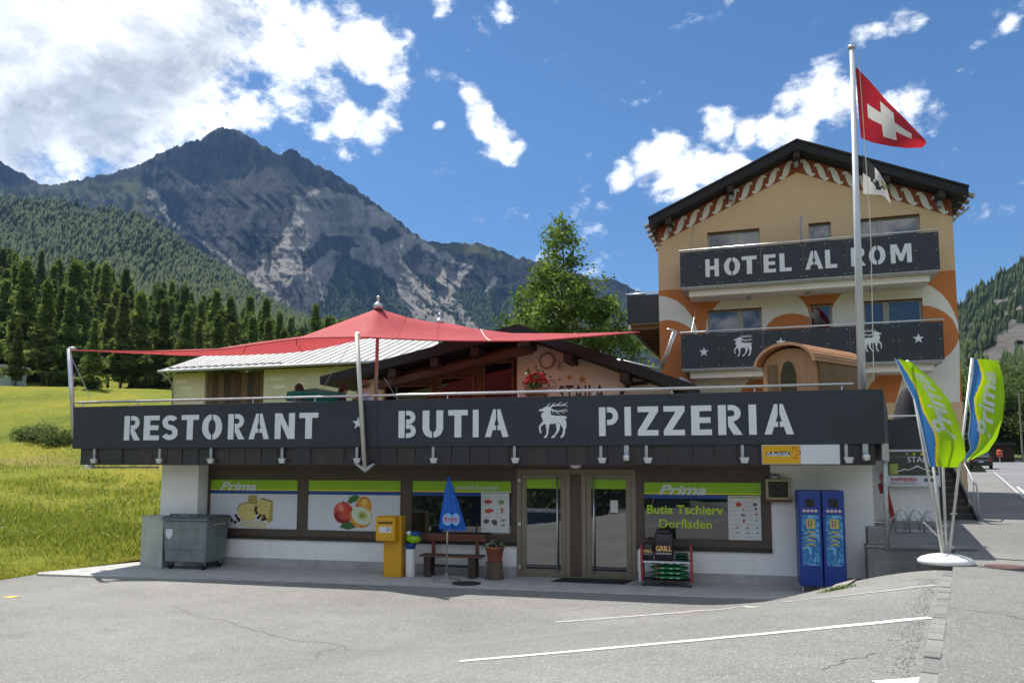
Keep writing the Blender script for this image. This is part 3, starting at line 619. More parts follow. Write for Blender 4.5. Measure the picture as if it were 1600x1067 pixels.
def polar_terrain(name, px0, px1, dpx, sil, d0f, d1f, basepy, nt, relief, cover, shape=1.0, fine=1.0, back=True, steep=1.0):
    px = np.arange(px0, px1, dpx); t = np.concatenate([np.linspace(0, 1, nt), [1.02, 1.08, 1.2]]) if back else np.linspace(0, 1, nt)
    PX, T = np.meshgrid(px, t, indexing='ij')
    sx, sy = zip(*sil); crest = np.interp(PX, sx, sy); j = (vf(px*.11, px*0+3.3, 4)-.5)*9*fine + (vf(px*.35, px*0+8, 3)-.5)*5*fine; crest = crest + j[:, None]
    tt = np.clip(T, 0, 1); bp_ = basepy(PX) if callable(basepy) else basepy
    py = bp_ + (crest-bp_)*tt**shape
    D = d0f(PX) + (d1f(PX)-d0f(PX))*np.where(T <= 1, 1-(1-np.clip(T, 0, 1))**steep, T)
    env = np.sin(np.pi*np.clip(tt, 0, 1))**.6 * (1-.55*tt)
    rl = relief(PX, py, T)
    D = D - rl*env; Yc = -(py-CY)/FPX; ry_ = math.cos(PITCH)-Yc*math.sin(PITCH); X = (PX-CX)/FPX/ry_*D; Z = EYE + (math.sin(PITCH)+Yc*math.cos(PITCH))/ry_*D
    drop = np.clip(T-1, 0, None); Z = Z - drop*(d1f(PX)-d0f(PX))*1.1
    Cc = cover(PX, py, T)
    # foot of the slope runs out to the valley floor
    D_s = np.concatenate([D[:, :1]*.72, D], 1); X_s = np.concatenate([X[:, :1]*.72, X], 1); Z_s = np.concatenate([Z[:, :1]*0-2.5, Z], 1); C_s = np.concatenate([Cc[:, :1], Cc], 1)
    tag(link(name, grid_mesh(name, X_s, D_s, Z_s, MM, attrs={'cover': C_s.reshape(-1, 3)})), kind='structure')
    return PX, py, D, X, Z, None
    return PX, py, D, X, Z, tag(link(name, grid_mesh(name, X, D, Z, MM, attrs={'cover': Cc.reshape(-1, 3)})), kind='structure')
SIL = [(-700, 330), (-400, 250), (-120, 215), (0, 252), (25, 266), (52, 281), (62, 289), (80, 288), (130, 280), (175, 270), (215, 258), (240, 246), (265, 234), (290, 223), (303, 222), (308, 217), (313, 221), (330, 207), (340, 202), (355, 199), (372, 205), (395, 217), (420, 231), (438, 243), (447, 237), (456, 232), (464, 236), (472, 245), (495, 257), (520, 270), (545, 287), (575, 308), (600, 328), (640, 357), (662, 374), (690, 379), (725, 379), (750, 380), (775, 389), (800, 401), (840, 406), (880, 418), (930, 438), (960, 438), (985, 449), (1010, 462), (1100, 470), (1300, 500), (1500, 520)]
def relief_m(px, py, t):
    w = px + 60*(vf(px*.006, py*.012, 3)-.5) + (py-300)*-.28
    g = vf(w*.016, py*.004+5, 5, True); g2 = vf(w*.05+3, py*.012, 4, True); lump = vf(px*.006+9, py*.01, 3)
    buttress = 420*np.exp(-((px-415+(py-330)*.15)/75)**2)*sst(250, 330, py) - 260*np.exp(-((px-500+(py-330)*-.5)/60)**2)*sst(260, 380, py)
    g3 = vf(w*.14, py*.05, 4, True); return 300*(g-.5) + 130*(g2-.5) + 60*(g3-.5) + 220*(lump-.5) + buttress*.6
def cover_m(px, py, t):
    nz = (vf(px*.03, py*.03, 4)-.5); jx = px + 9*(vf(px*.07, py*.05+3, 4)-.5)*2; jy = py + 9*(vf(px*.07+7, py*.05, 4)-.5)*2
    sc_ = np.zeros(px.shape)
    for ln, k in [([(470, 318, 30), (540, 318, 40), (600, 345, 30)], .75), ([(480, 345, 50), (560, 350, 40)], .7), ([(500, 300, 10), (505, 325, 60), (490, 345, 50), (455, 385, 40), (440, 425, 70), (450, 470, 75), (470, 515, 40)], 1), ([(395, 430, 20), (425, 455, 50), (440, 500, 60)], 1), ([(520, 400, 20), (495, 440, 45), (470, 480, 50), (480, 510, 40)], 1),
                  ([(545, 345, 14), (585, 385, 22), (620, 420, 34), (655, 465, 44), (690, 515, 46)], 1), ([(560, 395, 25), (600, 400, 40), (640, 380, 25)], .8), ([(695, 425, 10), (692, 460, 18), (715, 485, 14), (740, 518, 16)], 1), ([(730, 420, 8), (705, 455, 14)], .9), ([(640, 372, 12), (690, 400, 14), (720, 415, 10)], .7), ([(770, 435, 10), (758, 455, 8)], .8), ([(585, 335, 16), (650, 375, 16)], .55), ([(235, 300, 16), (260, 340, 10), (300, 372, 8), (360, 410, 8), (392, 440, 8)], .7)]:
        sc_ = np.maximum(sc_, k*pmask(jx, jy, ln, 5)*(.72+.5*vf((px+(py-400)*-.6)*.22, py*.025, 3)))
    fo = np.zeros(px.shape)
    for po in [[(470, 540), (478, 480), (500, 440), (530, 425), (560, 418), (600, 440), (635, 470), (660, 540)], [(680, 540), (690, 480), (700, 450), (760, 455), (860, 440), (1020, 470), (1300, 520), (1300, 560), (680, 560)], [(640, 470), (652, 425), (685, 440), (690, 500)], [(300, 400), (380, 450), (430, 500), (430, 560), (200, 560)]]:
        fo = np.maximum(fo, inpoly(jx, jy, po).astype(float))
    fo = fo*(1 - .9*sc_)
    gr = np.maximum.reduce([pmask(jx, jy, [(660, 384, 14), (740, 388, 20), (800, 404, 8)], 6)*.9, pmask(jx, jy, [(-400, 300, 50), (60, 305, 30), (140, 298, 30), (215, 300, 40)], 10), pmask(jx, jy, [(200, 318, 14), (250, 330, 16)], 8)*.9, pmask(jx, jy, [(130, 290, 12), (260, 255, 14)], 8)*.5])
    return np.stack([fo*.75, np.clip(sc_, 0, 1)*.95, np.clip(gr, 0, 1)*.72], -1)
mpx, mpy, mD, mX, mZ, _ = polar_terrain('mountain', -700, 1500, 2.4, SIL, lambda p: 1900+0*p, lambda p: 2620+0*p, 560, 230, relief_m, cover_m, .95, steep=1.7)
# forested shoulder in front of it
HS = [(-700, 290), (-300, 300), (0, 315), (60, 318), (120, 322), (180, 331), (215, 338), (245, 352), (275, 375), (310, 400), (345, 420), (375, 440), (405, 462), (440, 486), (480, 505), (540, 520), (640, 530), (900, 545)]
fpx, fpy, fD, fX, fZ, _ = polar_terrain('forest_shoulder', -700, 900, 5.0, HS, lambda p: 330+0*p, lambda p: 1150+0*p, 545, 90, lambda px, py, t: 130*(vf(px*.012, py*.01, 4, True)-.5)+60*(vf(px*.04, py*.03, 3)-.5), lambda px, py, t: np.stack([np.ones(px.shape)*.8, 0*px, 0*px], -1), 1.0, .4)
# right-hand slope
RS = [(1300, 600), (1400, 545), (1490, 482), (1530, 453), (1560, 432), (1600, 404), (1680, 350), (1800, 285), (2000, 230), (2600, 200)]
def cover_r(px, py, t):
    jx = px + 14*(vf(px*.1, py*.1, 3)-.5)*2; jy = py + 12*(vf(px*.1+4, py*.1, 3)-.5)*2
    s_ = np.maximum.reduce([pmask(jx, jy, [(1495, 545, 5), (1560, 498, 7), (1625, 470, 8)], 4), pmask(jx, jy, [(1500, 520, 4), (1550, 480, 5), (1620, 430, 6)], 4)*.9, pmask(jx, jy, [(1545, 570, 30), (1600, 530, 60), (1700, 480, 90)], 8), pmask(jx, jy, [(1500, 545, 12), (1512, 530, 10)], 4)])
    return np.stack([.75*(1-s_), s_*.85, 0*px], -1)
rpx, rpy, rD, rX, rZ, _ = polar_terrain('valley_slope', 1250, 2600, 4.0, RS, lambda p: 210+0*p, lambda p: 820+0*p, 640, 110, lambda px, py, t: 90*(vf(px*.02, py*.02, 4, True)-.5), cover_r, 1.0, .5)
# unseen valley side behind the viewer, added for reflections, brightened as facade fill
aa = np.linspace(R(75), R(285), 120); tt = np.linspace(0, 1, 24); AA, TT = np.meshgrid(aa, tt, indexing='ij'); DD = 130 + 700*TT + 60*(vf(AA*6, TT*3)-.5); ZZ = -2 + 120*TT**1.15*(.75+.5*vf(AA*3, AA*0, 3)) + 25*(vf(AA*20, TT*8, 3)-.5)
cv = np.stack([np.ones(AA.shape)*.85, 0*AA, 0*AA], -1)
tag(link('unseen_valley_side', grid_mesh('unseen_valley_side', np.sin(AA)*DD, np.cos(AA)*DD, ZZ, M('valley_side_fill', (.15, .17, .05), .95, var=.5, vs=.02, bump=.6, bs=.1), attrs={'cover': cv.reshape(-1, 3)})), kind='structure')
# small trees that clothe the slopes
def cone_trees(P, h, r, g, sides=5):
    n = len(P); an = np.linspace(0, 6.283, sides, endpoint=False); ring = np.stack([np.cos(an), np.sin(an), 0*an], 1)
    V = np.zeros((n, 2*sides+2, 3)); rot = g.uniform(.75, 1.25, (n, sides, 1))
    V[:, :sides] = ring[None]*r[:, None, None]*rot + [0, 0, .05]; V[:, :sides, 2] += h[:, None]*.02; V[:, sides:2*sides] = ring[None]*r[:, None, None]*.62*rot[:, ::-1]; V[:, sides:2*sides, 2] = h[:, None]*g.uniform(.42, .58, (n, sides)); V[:, 2*sides, 2] = h*.72; V[:, 2*sides+1, 2] = h
    V[:, 2*sides+1, :2] += g.normal(0, .05, (n, 2))*r[:, None]
    f = [(i, (i+1) % sides, sides+(i+1) % sides) for i in range(sides)] + [(i, sides+(i+1) % sides, sides+i) for i in range(sides)] + [(sides+i, sides+(i+1) % sides, 2*sides+1) for i in range(sides)]
    V = V + P[:, None]; F = (np.array(f)[None] + (2*sides+2)*np.arange(n)[:, None, None]).reshape(-1, 3)
    t = np.clip(g.normal(.42, .14, n), 0, 1)[:, None] + np.linspace(-.12, .12, 2*sides+2)[None]; t = np.clip(t, 0, 1).reshape(-1, 1)
    return V.reshape(-1, 3), F, np.repeat(t, 3, 1)
FARL = attr_leaf('far_needles', (.02, .035, .015), (.05, .075, .024), (.095, .125, .035), .25, .9)
def scatter(gx, gD, gZ, msk, n, h0, h1, rr, seed):
    g = np.random.default_rng(seed); a, b = gx.shape; i = g.uniform(0, a-1.001, n); j = g.uniform(0, b-1.001, n); i0 = i.astype(int); j0 = j.astype(int); fi, fj = i-i0, j-j0
    L_ = lambda A: A[i0, j0]*(1-fi)*(1-fj)+A[i0+1, j0]*fi*(1-fj)+A[i0, j0+1]*(1-fi)*fj+A[i0+1, j0+1]*fi*fj
    k = g.random(n) < L_(msk); P = np.stack([L_(gx), L_(gD), L_(gZ)], 1)[k]; h = g.uniform(h0, h1, len(P)); return cone_trees(P - [0, 0, .5], h, h*rr*g.uniform(.8, 1.3, len(P)), g)
v = fX, fD, fZ; inv = (fpx > -120) & (fpx < 620); msk = np.where(inv, .35+.65*(vf(fpx*.03, fpy*.04, 3) > .38), 0.0); msk[:, 90:] = 0
V, F, C = scatter(fX, fD, fZ, msk, 34000, 8, 16, .26, 3)
tag(link('shoulder_forest', np_mesh('shoulder_forest', V, F, FARL, attrs={'tint': C})), 'dense dark conifer forest covering the shoulder below the peak', 'forest', kind='stuff')
cm_ = cover_m(mpx, mpy, 0)[..., 0]/.75; cm_ = np.where((mpx > 150) & (mpx < 1050), cm_*(vf(mpx*.05, mpy*.06, 3) > .36), 0)
V, F, C = scatter(mX, mD, mZ, cm_, 42000, 9, 17, .25, 4)
tag(link('mountain_forest', np_mesh('mountain_forest', V, F, FARL, attrs={'tint': C})), 'far dark forest on the lower flank of the rocky mountain', 'forest', kind='stuff')
cr_ = cover_r(rpx, rpy, 0); cr_ = np.where(rpx < 1900, (1-cr_[..., 1]/.85)*(vf(rpx*.06, rpy*.08, 3) > .4), 0); cr_[:, 110:] = 0
V, F, C = scatter(rX, rD, rZ, cr_, 9000, 6, 13, .2, 6)
tag(link('slope_forest', np_mesh('slope_forest', V, F, FARL, attrs={'tint': C})), 'sparse dark pines on the scree slope beyond the hotel', 'forest', kind='stuff')
# ------------------------------------------------------------------ lettering
def arc(cx, cy, rx, ry, a0, a1, n=10): return [(cx + rx*math.cos(R(a0+(a1-a0)*i/n)), cy + ry*math.sin(R(a0+(a1-a0)*i/n))) for i in range(n+1)]
def half_ring(x, y0, y1, rx, t, flat):
    c = (y0+y1)/2; ry = (y1-y0)/2
    return [(x, y1), (x+flat, y1)] + arc(x+flat, c, rx, ry, 90, -90, 12)[1:] + [(x, y0), (x, y0+t), (x+flat, y0+t)] + arc(x+flat, c, rx-t*1.05, ry-t, -90, 90, 10)[1:] + [(x, y1-t)]
def stroke(pts, w):
    P = [Vector((*p, 0)) for p in pts]; l = []; r = []
    for i, p in enumerate(P):
        t = (P[min(i+1, len(P)-1)] - P[max(i-1, 0)]).normalized(); n = Vector((-t.y, t.x, 0)); ww = w[i] if isinstance(w, list) else w
        l.append(tuple((p+n*ww/2)[:2])); r.append(tuple((p-n*ww/2)[:2]))
    return l + r[::-1]
T_ = .2; S = .235; G = .055
def glyphs():
    g = {}
    rect = lambda x0, y0, x1, y1: [(x0, y0), (x1, y0), (x1, y1), (x0, y1)]
    g['I'] = ([rect(0, 0, S, 1)], S)
    g['T'] = ([[(0, 1), (.68, 1), (.68, .8), (.34+S/2, .8), (.34+S/2, 0), (.34-S/2, 0), (.34-S/2, .8), (0, .8)]], .68)
    g['E'] = ([[(0, 0), (0, 1), (.58, 1), (.58, .81), (S, .81), (S, .6), (.55, .6), (.55, .41), (S, .41), (S, .19), (.58, .19), (.58, 0)]], .58)
    g['L'] = ([[(0, 0), (0, 1), (S, 1), (S, .2), (.56, .2), (.56, 0)]], .56)
    g['Z'] = ([[(0, 1), (.66, 1), (.66, .82), (.27, .19), (.66, .19), (.66, 0), (0, 0), (0, .17), (.38, .81), (0, .81)]], .66)
    g['H'] = ([[(0, 0), (0, 1), (S, 1), (S, .6), (.5, .6), (.5, 1), (.5+S, 1), (.5+S, 0), (.5, 0), (.5, .4), (S, .4), (S, 0)]], .5+S)
    g['N'] = ([[(0, 0), (0, 1), (.25, 1), (.52, .4), (.52, 1), (.74, 1), (.74, 0), (.49, 0), (.22, .6), (.22, 0)]], .74)
    g['M'] = ([[(0, 0), (0, 1), (.28, 1), (.46, .45), (.64, 1), (.92, 1), (.92, 0), (.71, 0), (.71, .62), (.53, .1), (.39, .1), (.21, .62), (.21, 0)]], .92)
    a = S+G
    g['P'] = ([rect(0, 0, S, 1), half_ring(a, .38, 1, .3, .18, .1)], a+.4)
    g['R'] = ([rect(0, 0, S, 1), half_ring(a, .44, 1, .28, .175, .1), [(a, .435), (a+.16, .435), (a+.42, 0), (a+.16, 0), (a, .3)]], a+.42)
    g['B'] = ([rect(0, 0, S, 1), half_ring(a, .51, 1, .25, .17, .1), half_ring(a, 0, .505, .27, .17, .1)], a+.37)
    m = .36; q = G/2
    g['O'] = ([arc(m+q, .5, m-q, .5, 90, -90, 16) + arc(m+q, .5, m-q-S*.95, .29, -90, 90, 14), arc(m-q, .5, m-q, .5, 90, 270, 16) + arc(m-q, .5, m-q-S*.95, .29, 270, 90, 14)], 2*m)
    g['U'] = ([[(0, 1), (S, 1), (S, .38)] + arc(m-q, .38, m-q-S, .17, 180, 270, 6) + [(m-q, 0)] + arc(m-q, .36, m-q, .36, 270, 180, 8), [(2*m, 1), (2*m-S, 1), (2*m-S, .38)] + arc(m+q, .38, m-q-S, .17, 0, -90, 6) + [(m+q, 0)] + arc(m+q, .36, m-q, .36, -90, 0, 8)], 2*m)
    L_ = [(0, 0), (.28, 1), (.375, 1), (.375, .66), (.315, .42), (.375, .42), (.375, .25), (.265, .25), (.2, 0)]
    g['A'] = ([L_, [(.8-x, y) for x, y in L_][::-1]], .8)
    cl = arc(.31, .735, .2, .165, 25, 180, 9) + arc(.31, .715, .2, .2, 195, 265, 5) + arc(.3, .29, .21, .215, 85, 0, 6)[0:] + arc(.3, .275, .21, .175, -15, -160, 9)
    g['S'] = ([stroke(cl, .2)], .6)
    return g
GL = glyphs()
def letter(ch, u0, u1, z0, z1, y, parent, mat, depth=.012):
    polys, w = GL[ch]; mb = MB()
    xs = [p[0] for q in polys for p in q]; ys = [p[1] for q in polys for p in q]; x0, x1, y0, y1 = min(xs), max(xs), min(ys), max(ys)
    for i, q in enumerate(polys): mb.prism([((p[0]-x0)/(x1-x0)*(u1-u0), (p[1]-y0)/(y1-y0)*(z1-z0)) for p in q], 0, -depth - .0006*i, 'y')
    return mb.build('letter', mat, parent, loc=(u0, y, z0))
def star_pts(c, r, n=5, k=.4, rot=90): return [(c[0] + (r if i % 2 == 0 else r*k)*math.cos(R(rot+i*180/n)), c[1] + (r if i % 2 == 0 else r*k)*math.sin(R(rot+i*180/n))) for i in range(2*n)]
DEER = [[(212, 247), (222, 240), (240, 236), (255, 224), (275, 218), (295, 222), (308, 236), (303, 262), (305, 284), (335, 292), (380, 293), (412, 296), (428, 306), (426, 314), (412, 312), (420, 340), (418, 352), (390, 362), (360, 350), (310, 358), (270, 354), (246, 336), (238, 312), (230, 292), (236, 272), (256, 256), (238, 254), (216, 256)],
        [(246, 334), (220, 362), (212, 384), (216, 404), (220, 428), (232, 428), (230, 410), (224, 398), (228, 380), (240, 366), (268, 352)],
        [(264, 350), (296, 354), (288, 392), (284, 430), (276, 452), (268, 466), (248, 466), (258, 452), (268, 440), (272, 410), (266, 380)],
        [(340, 350), (376, 358), (372, 392), (362, 418), (344, 440), (328, 466), (304, 466), (316, 452), (334, 436), (348, 408), (346, 384)],
        [(376, 350), (420, 342), (422, 378), (412, 404), (410, 430), (402, 452), (392, 465), (372, 465), (384, 450), (394, 428), (398, 398), (384, 372)],
        stroke([(296, 226), (320, 214), (350, 211), (395, 212), (437, 217)], [12, 10, 9, 7, 2]), stroke([(305, 240), (330, 252), (360, 258), (400, 250), (437, 242)], [11, 10, 9, 6, 2]),
        stroke([(276, 216), (288, 204), (304, 194)], [8, 6, 2]), stroke([(312, 214), (324, 200), (340, 190)], [8, 6, 2]), stroke([(346, 210), (368, 198), (392, 184)], [8, 6, 2]), stroke([(392, 210), (412, 202), (432, 188)], [8, 6, 2]),
        stroke([(316, 250), (318, 262), (330, 274)], [8, 6, 2]), stroke([(342, 258), (352, 272), (376, 279)], [8, 6, 2]), stroke([(382, 254), (394, 266), (412, 274)], [8, 6, 2]), stroke([(404, 250), (418, 258), (434, 264)], [7, 5, 2])]
def deer(u0, u1, z0, z1, y, parent, mat, flip=False):
    mb = MB()
    for i, q in enumerate(DEER):
        f = lambda p: (((437-p[0]) if flip else (p[0]-212))/225*(u1-u0), (466-p[1])/284*(z1-z0))
        mb.prism([f(p) for p in q], 0, -.01-.0005*i, 'y')
    return mb.build('deer_emblem', mat, parent, loc=(u0, y, z0))
def text(s, name, mat, parent, u0, u1, z0, z1, y, shear=0, bold=0, depth=.003, keep=False, sy=None, rz=0, space=1.0):
    cu = bpy.data.curves.new('t', 'FONT'); cu.body = s; cu.size = 1; cu.shear = shear; cu.extrude = 0; cu.offset = bold; cu.space_character = space; cu.resolution_u = 3
    o = bpy.data.objects.new('t', cu); col.objects.link(o); dg = bpy.context.evaluated_depsgraph_get(); me = bpy.data.meshes.new_from_object(o.evaluated_get(dg)); bpy.data.objects.remove(o); bpy.data.curves.remove(cu)
    n = len(me.vertices); c = np.zeros(n*3); me.vertices.foreach_get('co', c); c = c.reshape(-1, 3); mn, mx = c.min(0), c.max(0)
    sx = (u1-u0)/(mx[0]-mn[0]); sz = (z1-z0)/(mx[1]-mn[1]); q = np.stack([(c[:, 0]-mn[0])*sx, np.full(n, -depth), (c[:, 1]-mn[1])*sz], 1)
    me.vertices.foreach_set('co', q.ravel()); me.materials.clear(); me.materials.append(mat); me.name = name; me.update()
    return link(name, me, parent, (u0, y, z0), (0, 0, rz))

# ------------------------------------------------------------------ shop with terrace
WHITE = M('white_render', (.84, .84, .83), .85, var=.05, vs=3, bump=.25, bs=150, dirt=.12)
PLINTH = M('plinth', (.4, .4, .39), .85, var=.2, vs=2.5, bump=.4, bs=70, dirt=.3)
BROWN = M('brown_frame', (.075, .052, .038), .45, var=.12, vs=5)
ANTH = M('anthracite_panel', (.021, .027, .038), .5, var=.16, vs=1.2, dirt=.2)
LETTER = M('letter_silver', (.7, .73, .76), .5, var=.05)
STEEL = M('steel', (.62, .63, .64), .35, .8, var=.1, vs=9)
GALV = M('galvanised', (.42, .44, .45), .5, .6, var=.2, vs=9, dirt=.15)
BRONZE = M('bronze_alu', (.215, .185, .138), .42, .35, var=.08, vs=4)
LIME = M('lime_film', srgb(138, 188, 8), .35, var=.06); YELF = M('yellow_film', srgb(226, 214, 40), .35, var=.05); BLUF = M('blue_film', srgb(12, 66, 140), .35, var=.05); POST = M('poster_white', (.62, .65, .7), .45, var=.03)
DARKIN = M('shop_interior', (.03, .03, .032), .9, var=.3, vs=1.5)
def glass_mat(name, tint=(.02, .024, .026), refl=.15, clear=0.0, rough=.01, fres=.35, top=.8):
    m = bpy.data.materials.new(name); nt, N, L, n = nodes(m); out = n('ShaderNodeOutputMaterial')
    g = n('ShaderNodeBsdfGlossy'); g.inputs['Roughness'].default_value = rough; g.inputs['Color'].default_value = (.95, .97, 1, 1)
    t = n('ShaderNodeBsdfTransparent'); t.inputs[0].default_value = (.55, .58, .58, 1); d = n('ShaderNodeBsdfDiffuse'); d.inputs[0].default_value = (*tint, 1)
    m1 = n('ShaderNodeMixShader'); m1.inputs[0].default_value = clear; L.new(d.outputs[0], m1.inputs[1]); L.new(t.outputs[0], m1.inputs[2])
    f = n('ShaderNodeLayerWeight'); f.inputs[0].default_value = fres
    nz = n('ShaderNodeTexNoise'); nz.inputs['Scale'].default_value = .8; tc = n('ShaderNodeTexCoord'); L.new(tc.outputs['Object'], nz.inputs['Vector']); bp = n('ShaderNodeBump'); bp.inputs['Strength'].default_value = .05; bp.inputs['Distance'].default_value = .02; L.new(nz.outputs['Fac'], bp.inputs['Height']); L.new(bp.outputs[0], g.inputs['Normal'])
    m2 = n('ShaderNodeMixShader'); fm = n('ShaderNodeMapRange'); L.new(f.outputs['Facing'], fm.inputs[0]); fm.inputs[3].default_value = refl; fm.inputs[4].default_value = top; L.new(fm.outputs[0], m2.inputs[0]); L.new(m1.outputs[0], m2.inputs[1]); L.new(g.outputs[0], m2.inputs[2]); L.new(m2.outputs[0], out.inputs[0]); return m
GLASS = glass_mat('shop_glass', refl=.11, clear=.2); GLASS_D = glass_mat('door_glass', refl=.2, clear=.15); GLASS_H = glass_mat('window_glass', (.012, .014, .016), .1)
shop = empty('village_shop', SH.O, SH.a, 'low white village shop with brown window band under a dark lettered terrace parapet', 'shop')
SU = lambda px, v=0: SH.on(px, 800, v)[0]
OV = 1.2; DK = 3.08
uL, uR = SU(250, -.4), 5.96
uP = SU(308, -.4); uB0 = uP; uB1 = SU(1205); uD0, uD1 = SU(808), SU(994)
zW = .66; zT = 2.42
# white walls, plinth, left pier, ceilings
box('wall', WHITE, shop, uB1, uR, 0, .3, .2, zT); box('wall', WHITE, shop, uB0, uD0-.003, .004, .3, .2, zW); box('wall', WHITE, shop, uD1+.003, uB1-.002, .004, .3, .2, zW)
box('plinth', PLINTH, shop, uB0, uD0-.004, -.012, .3, -.05, .198); box('plinth', PLINTH, shop, uD1+.004, uR-.004, -.012, .3, -.05, .198)
box('pier', WHITE, shop, uL, uP-.002, -.4, .32, -.05, zT, .012)
box('side_wall', WHITE, shop, uR-.25, uR, .302, 9, -.05, zT); box('side_wall', WHITE, shop, uL, uL+.25, .322, 9, -.05, zT)
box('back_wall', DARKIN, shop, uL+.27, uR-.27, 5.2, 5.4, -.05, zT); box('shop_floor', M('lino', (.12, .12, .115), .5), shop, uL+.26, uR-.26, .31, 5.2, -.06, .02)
# brown window band with openings
band = box('window_band', BROWN, shop, uB0, uD0-.002, -.02, .02, 2.085, zT)
box('window_band', BROWN, shop, uD1+.002, uB1, -.02, .02, 2.085, zT)
wins = [(328, 465), (481, 626), (644, 799), (1007, 1190)]; zb = SH.on(465, 827)[1]; zt = 2.062
edges = [(SU(a), SU(b)) for a, b in wins]
box('window_band', BROWN, shop, uB0, uD0-.002, -.02, .06, zW+.002, zb-.024); box('window_band', BROWN, shop, uD1+.002, uB1, -.02, .06, zW+.002, zb-.024)
posts = [uB0, edges[0][0]-.022, edges[0][1]+.022, edges[1][0]-.022, edges[1][1]+.022, edges[2][0]-.022, edges[2][1]+.022, uD0-.002, uD1+.002, edges[3][0]-.022, edges[3][1]+.022, uB1]
for i in range(0, 12, 2): box('window_post', BROWN, shop, posts[i], posts[i+1], -.02, .06, zb-.023, 2.084)
box('window_ledge', M('ledge_dark', (.02, .018, .016), .5), shop, uB0, uD0-.004, -.05, -.021, zW-.01, zW+.07); box('window_ledge', MATS['ledge_dark'], shop, uD1+.004, uB1, -.05, -.021, zW-.01, zW+.07)
def window(u0, u1, poster, band_to=None, film=True):
    mb = MB(); t = .02
    for (a, b, c, d) in [(u0-t, u1+t, zt, zt+t), (u0-t, u1+t, zb-t, zb), (u0-t, u0, zb, zt), (u1, u1+t, zb, zt)]: mb.box(a, b, -.028, .03, c, d)
    w = mb.build('window', BROWN, shop); box('pane', POST if poster else GLASS, w, u0, u1, .0, .012, zb, zt)
    return w
zg = SH.on(465, 766)[1]; zy = SH.on(465, 764)[1]; zbl = SH.on(465, 770.5)[1]
for i, (u0, u1) in enumerate(edges):
    w = window(u0, u1, i < 2); ub = u1 if i < 2 else SU(752) if i == 2 else SU(1137); u2 = u1
    box('film', LIME, w, u0, u2, -.004, 0, zg+.022, zt-.002); box('film', YELF, w, u0, u2, -.0042, 0, zg-.004, zg+.022); box('film', BLUF, w, u0, ub, -.0042, 0, zbl-.022, zg-.006)
    if i in (0, 3):
        px = [(343, 400), None, None, (1030, 1104)][i]; text('Prima', 'lettering', M('film_white', (.66, .69, .72), .4, var=.02), w, SU(px[0]), SU(px[1]), zg-.018, zt-.05, -.008, shear=.32, bold=.028)
    if i == 2: text('persönlich und nah', 'lettering', MATS['film_white'], w, SU(712), SU(779), zg+.03, zt-.09, -.008, shear=.28, bold=.012)
    if i == 3:
        text('Butia Tschierv', 'lettering', M('lime_letter', srgb(178, 215, 20), .4, var=.03), w, SU(1011), SU(1130), SH.on(1070, 803)[1], SH.on(1070, 789)[1], -.006, bold=.02)
        text('Dorfladen', 'lettering', MATS['lime_letter'], w, SU(1030), SU(1112), SH.on(1070, 825)[1], SH.on(1070, 811)[1], -.006, bold=.012)
    wk = w
    if i == 0: win_cheese = w
    if i == 1: win_apple = w
    if i == 2: win_mid = w
    if i == 3: win_right = w
# printed pictures: cheese with grapes, apples
def flat(parent, name, mat, pts, y): return MB().prism(pts, 0, y, 'y').build(name, mat, parent)
def wpx(*pp): return [SH.on(x, y) for x, y in pp]
def zo(x, y): return (220+x/4.85, 700+y/4.85)
Z1 = lambda *pp: wpx(*[zo(x, y) for x, y in pp])
CH1 = M('print_cheese', srgb(205, 190, 115), .5, var=.12, vs=14); CH2 = M('print_cheese_dark', srgb(170, 150, 75), .5, var=.15, vs=14); CH3 = M('print_rind', srgb(135, 95, 60), .5, var=.2, vs=20); GRP = M('print_grape', srgb(70, 15, 25), .4, var=.4, vs=30); BRD = M('print_board', srgb(200, 195, 160), .5, var=.1, vs=10)
flat(win_cheese, 'print', BRD, Z1((735, 580), (790, 555), (900, 548), (955, 570), (948, 610), (820, 600)), -.002)
flat(win_cheese, 'print', CH2, Z1((810, 410), (820, 355), (880, 355), (890, 430), (850, 440)), -.003); flat(win_cheese, 'print', CH1, Z1((728, 470), (745, 425), (800, 408), (860, 415), (875, 470), (865, 540), (790, 555), (750, 530)), -.0035)
flat(win_cheese, 'print', CH1, Z1((872, 430), (905, 383), (985, 405), (965, 555), (900, 535)), -.004); flat(win_cheese, 'print', CH2, Z1((985, 405), (1003, 400), (998, 550), (958, 572), (965, 540)), -.0045); flat(win_cheese, 'print', CH3, Z1((905, 383), (925, 376), (1003, 400), (985, 406)), -.005)
flat(win_cheese, 'print', CH1, Z1((755, 520), (790, 480), (850, 470), (870, 500), (850, 545), (770, 552)), -.0052)
for i, (x, y) in enumerate([(690, 545), (722, 510), (745, 545), (715, 560), (735, 530), (875, 450), (880, 490), (905, 510), (935, 515), (890, 525), (925, 540), (870, 470), (945, 535)]): c = wpx(zo(x, y))[0]; MB().prism([(c[0]+.042*math.cos(k*.628), c[1]+.042*math.sin(k*.628)) for k in range(10)], 0, -.006-.0003*i, 'y').build('print', GRP, win_cheese)
zo2 = lambda x, y: (460+x/4.85, 700+y/4.85)
Z2 = lambda *pp: wpx(*[zo2(x, y) for x, y in pp])
AP = M('print_apple', srgb(170, 20, 35), .4, var=.0, vs=6, c2=srgb(215, 90, 70)); AP2 = M('print_apple_half', srgb(205, 215, 190), .5, var=.06); APY = M('print_apple_gold', srgb(200, 70, 30), .4, vs=5, c2=srgb(225, 175, 60)); LEAFP = M('print_leaf', srgb(50, 105, 50), .5, var=.3, vs=12)
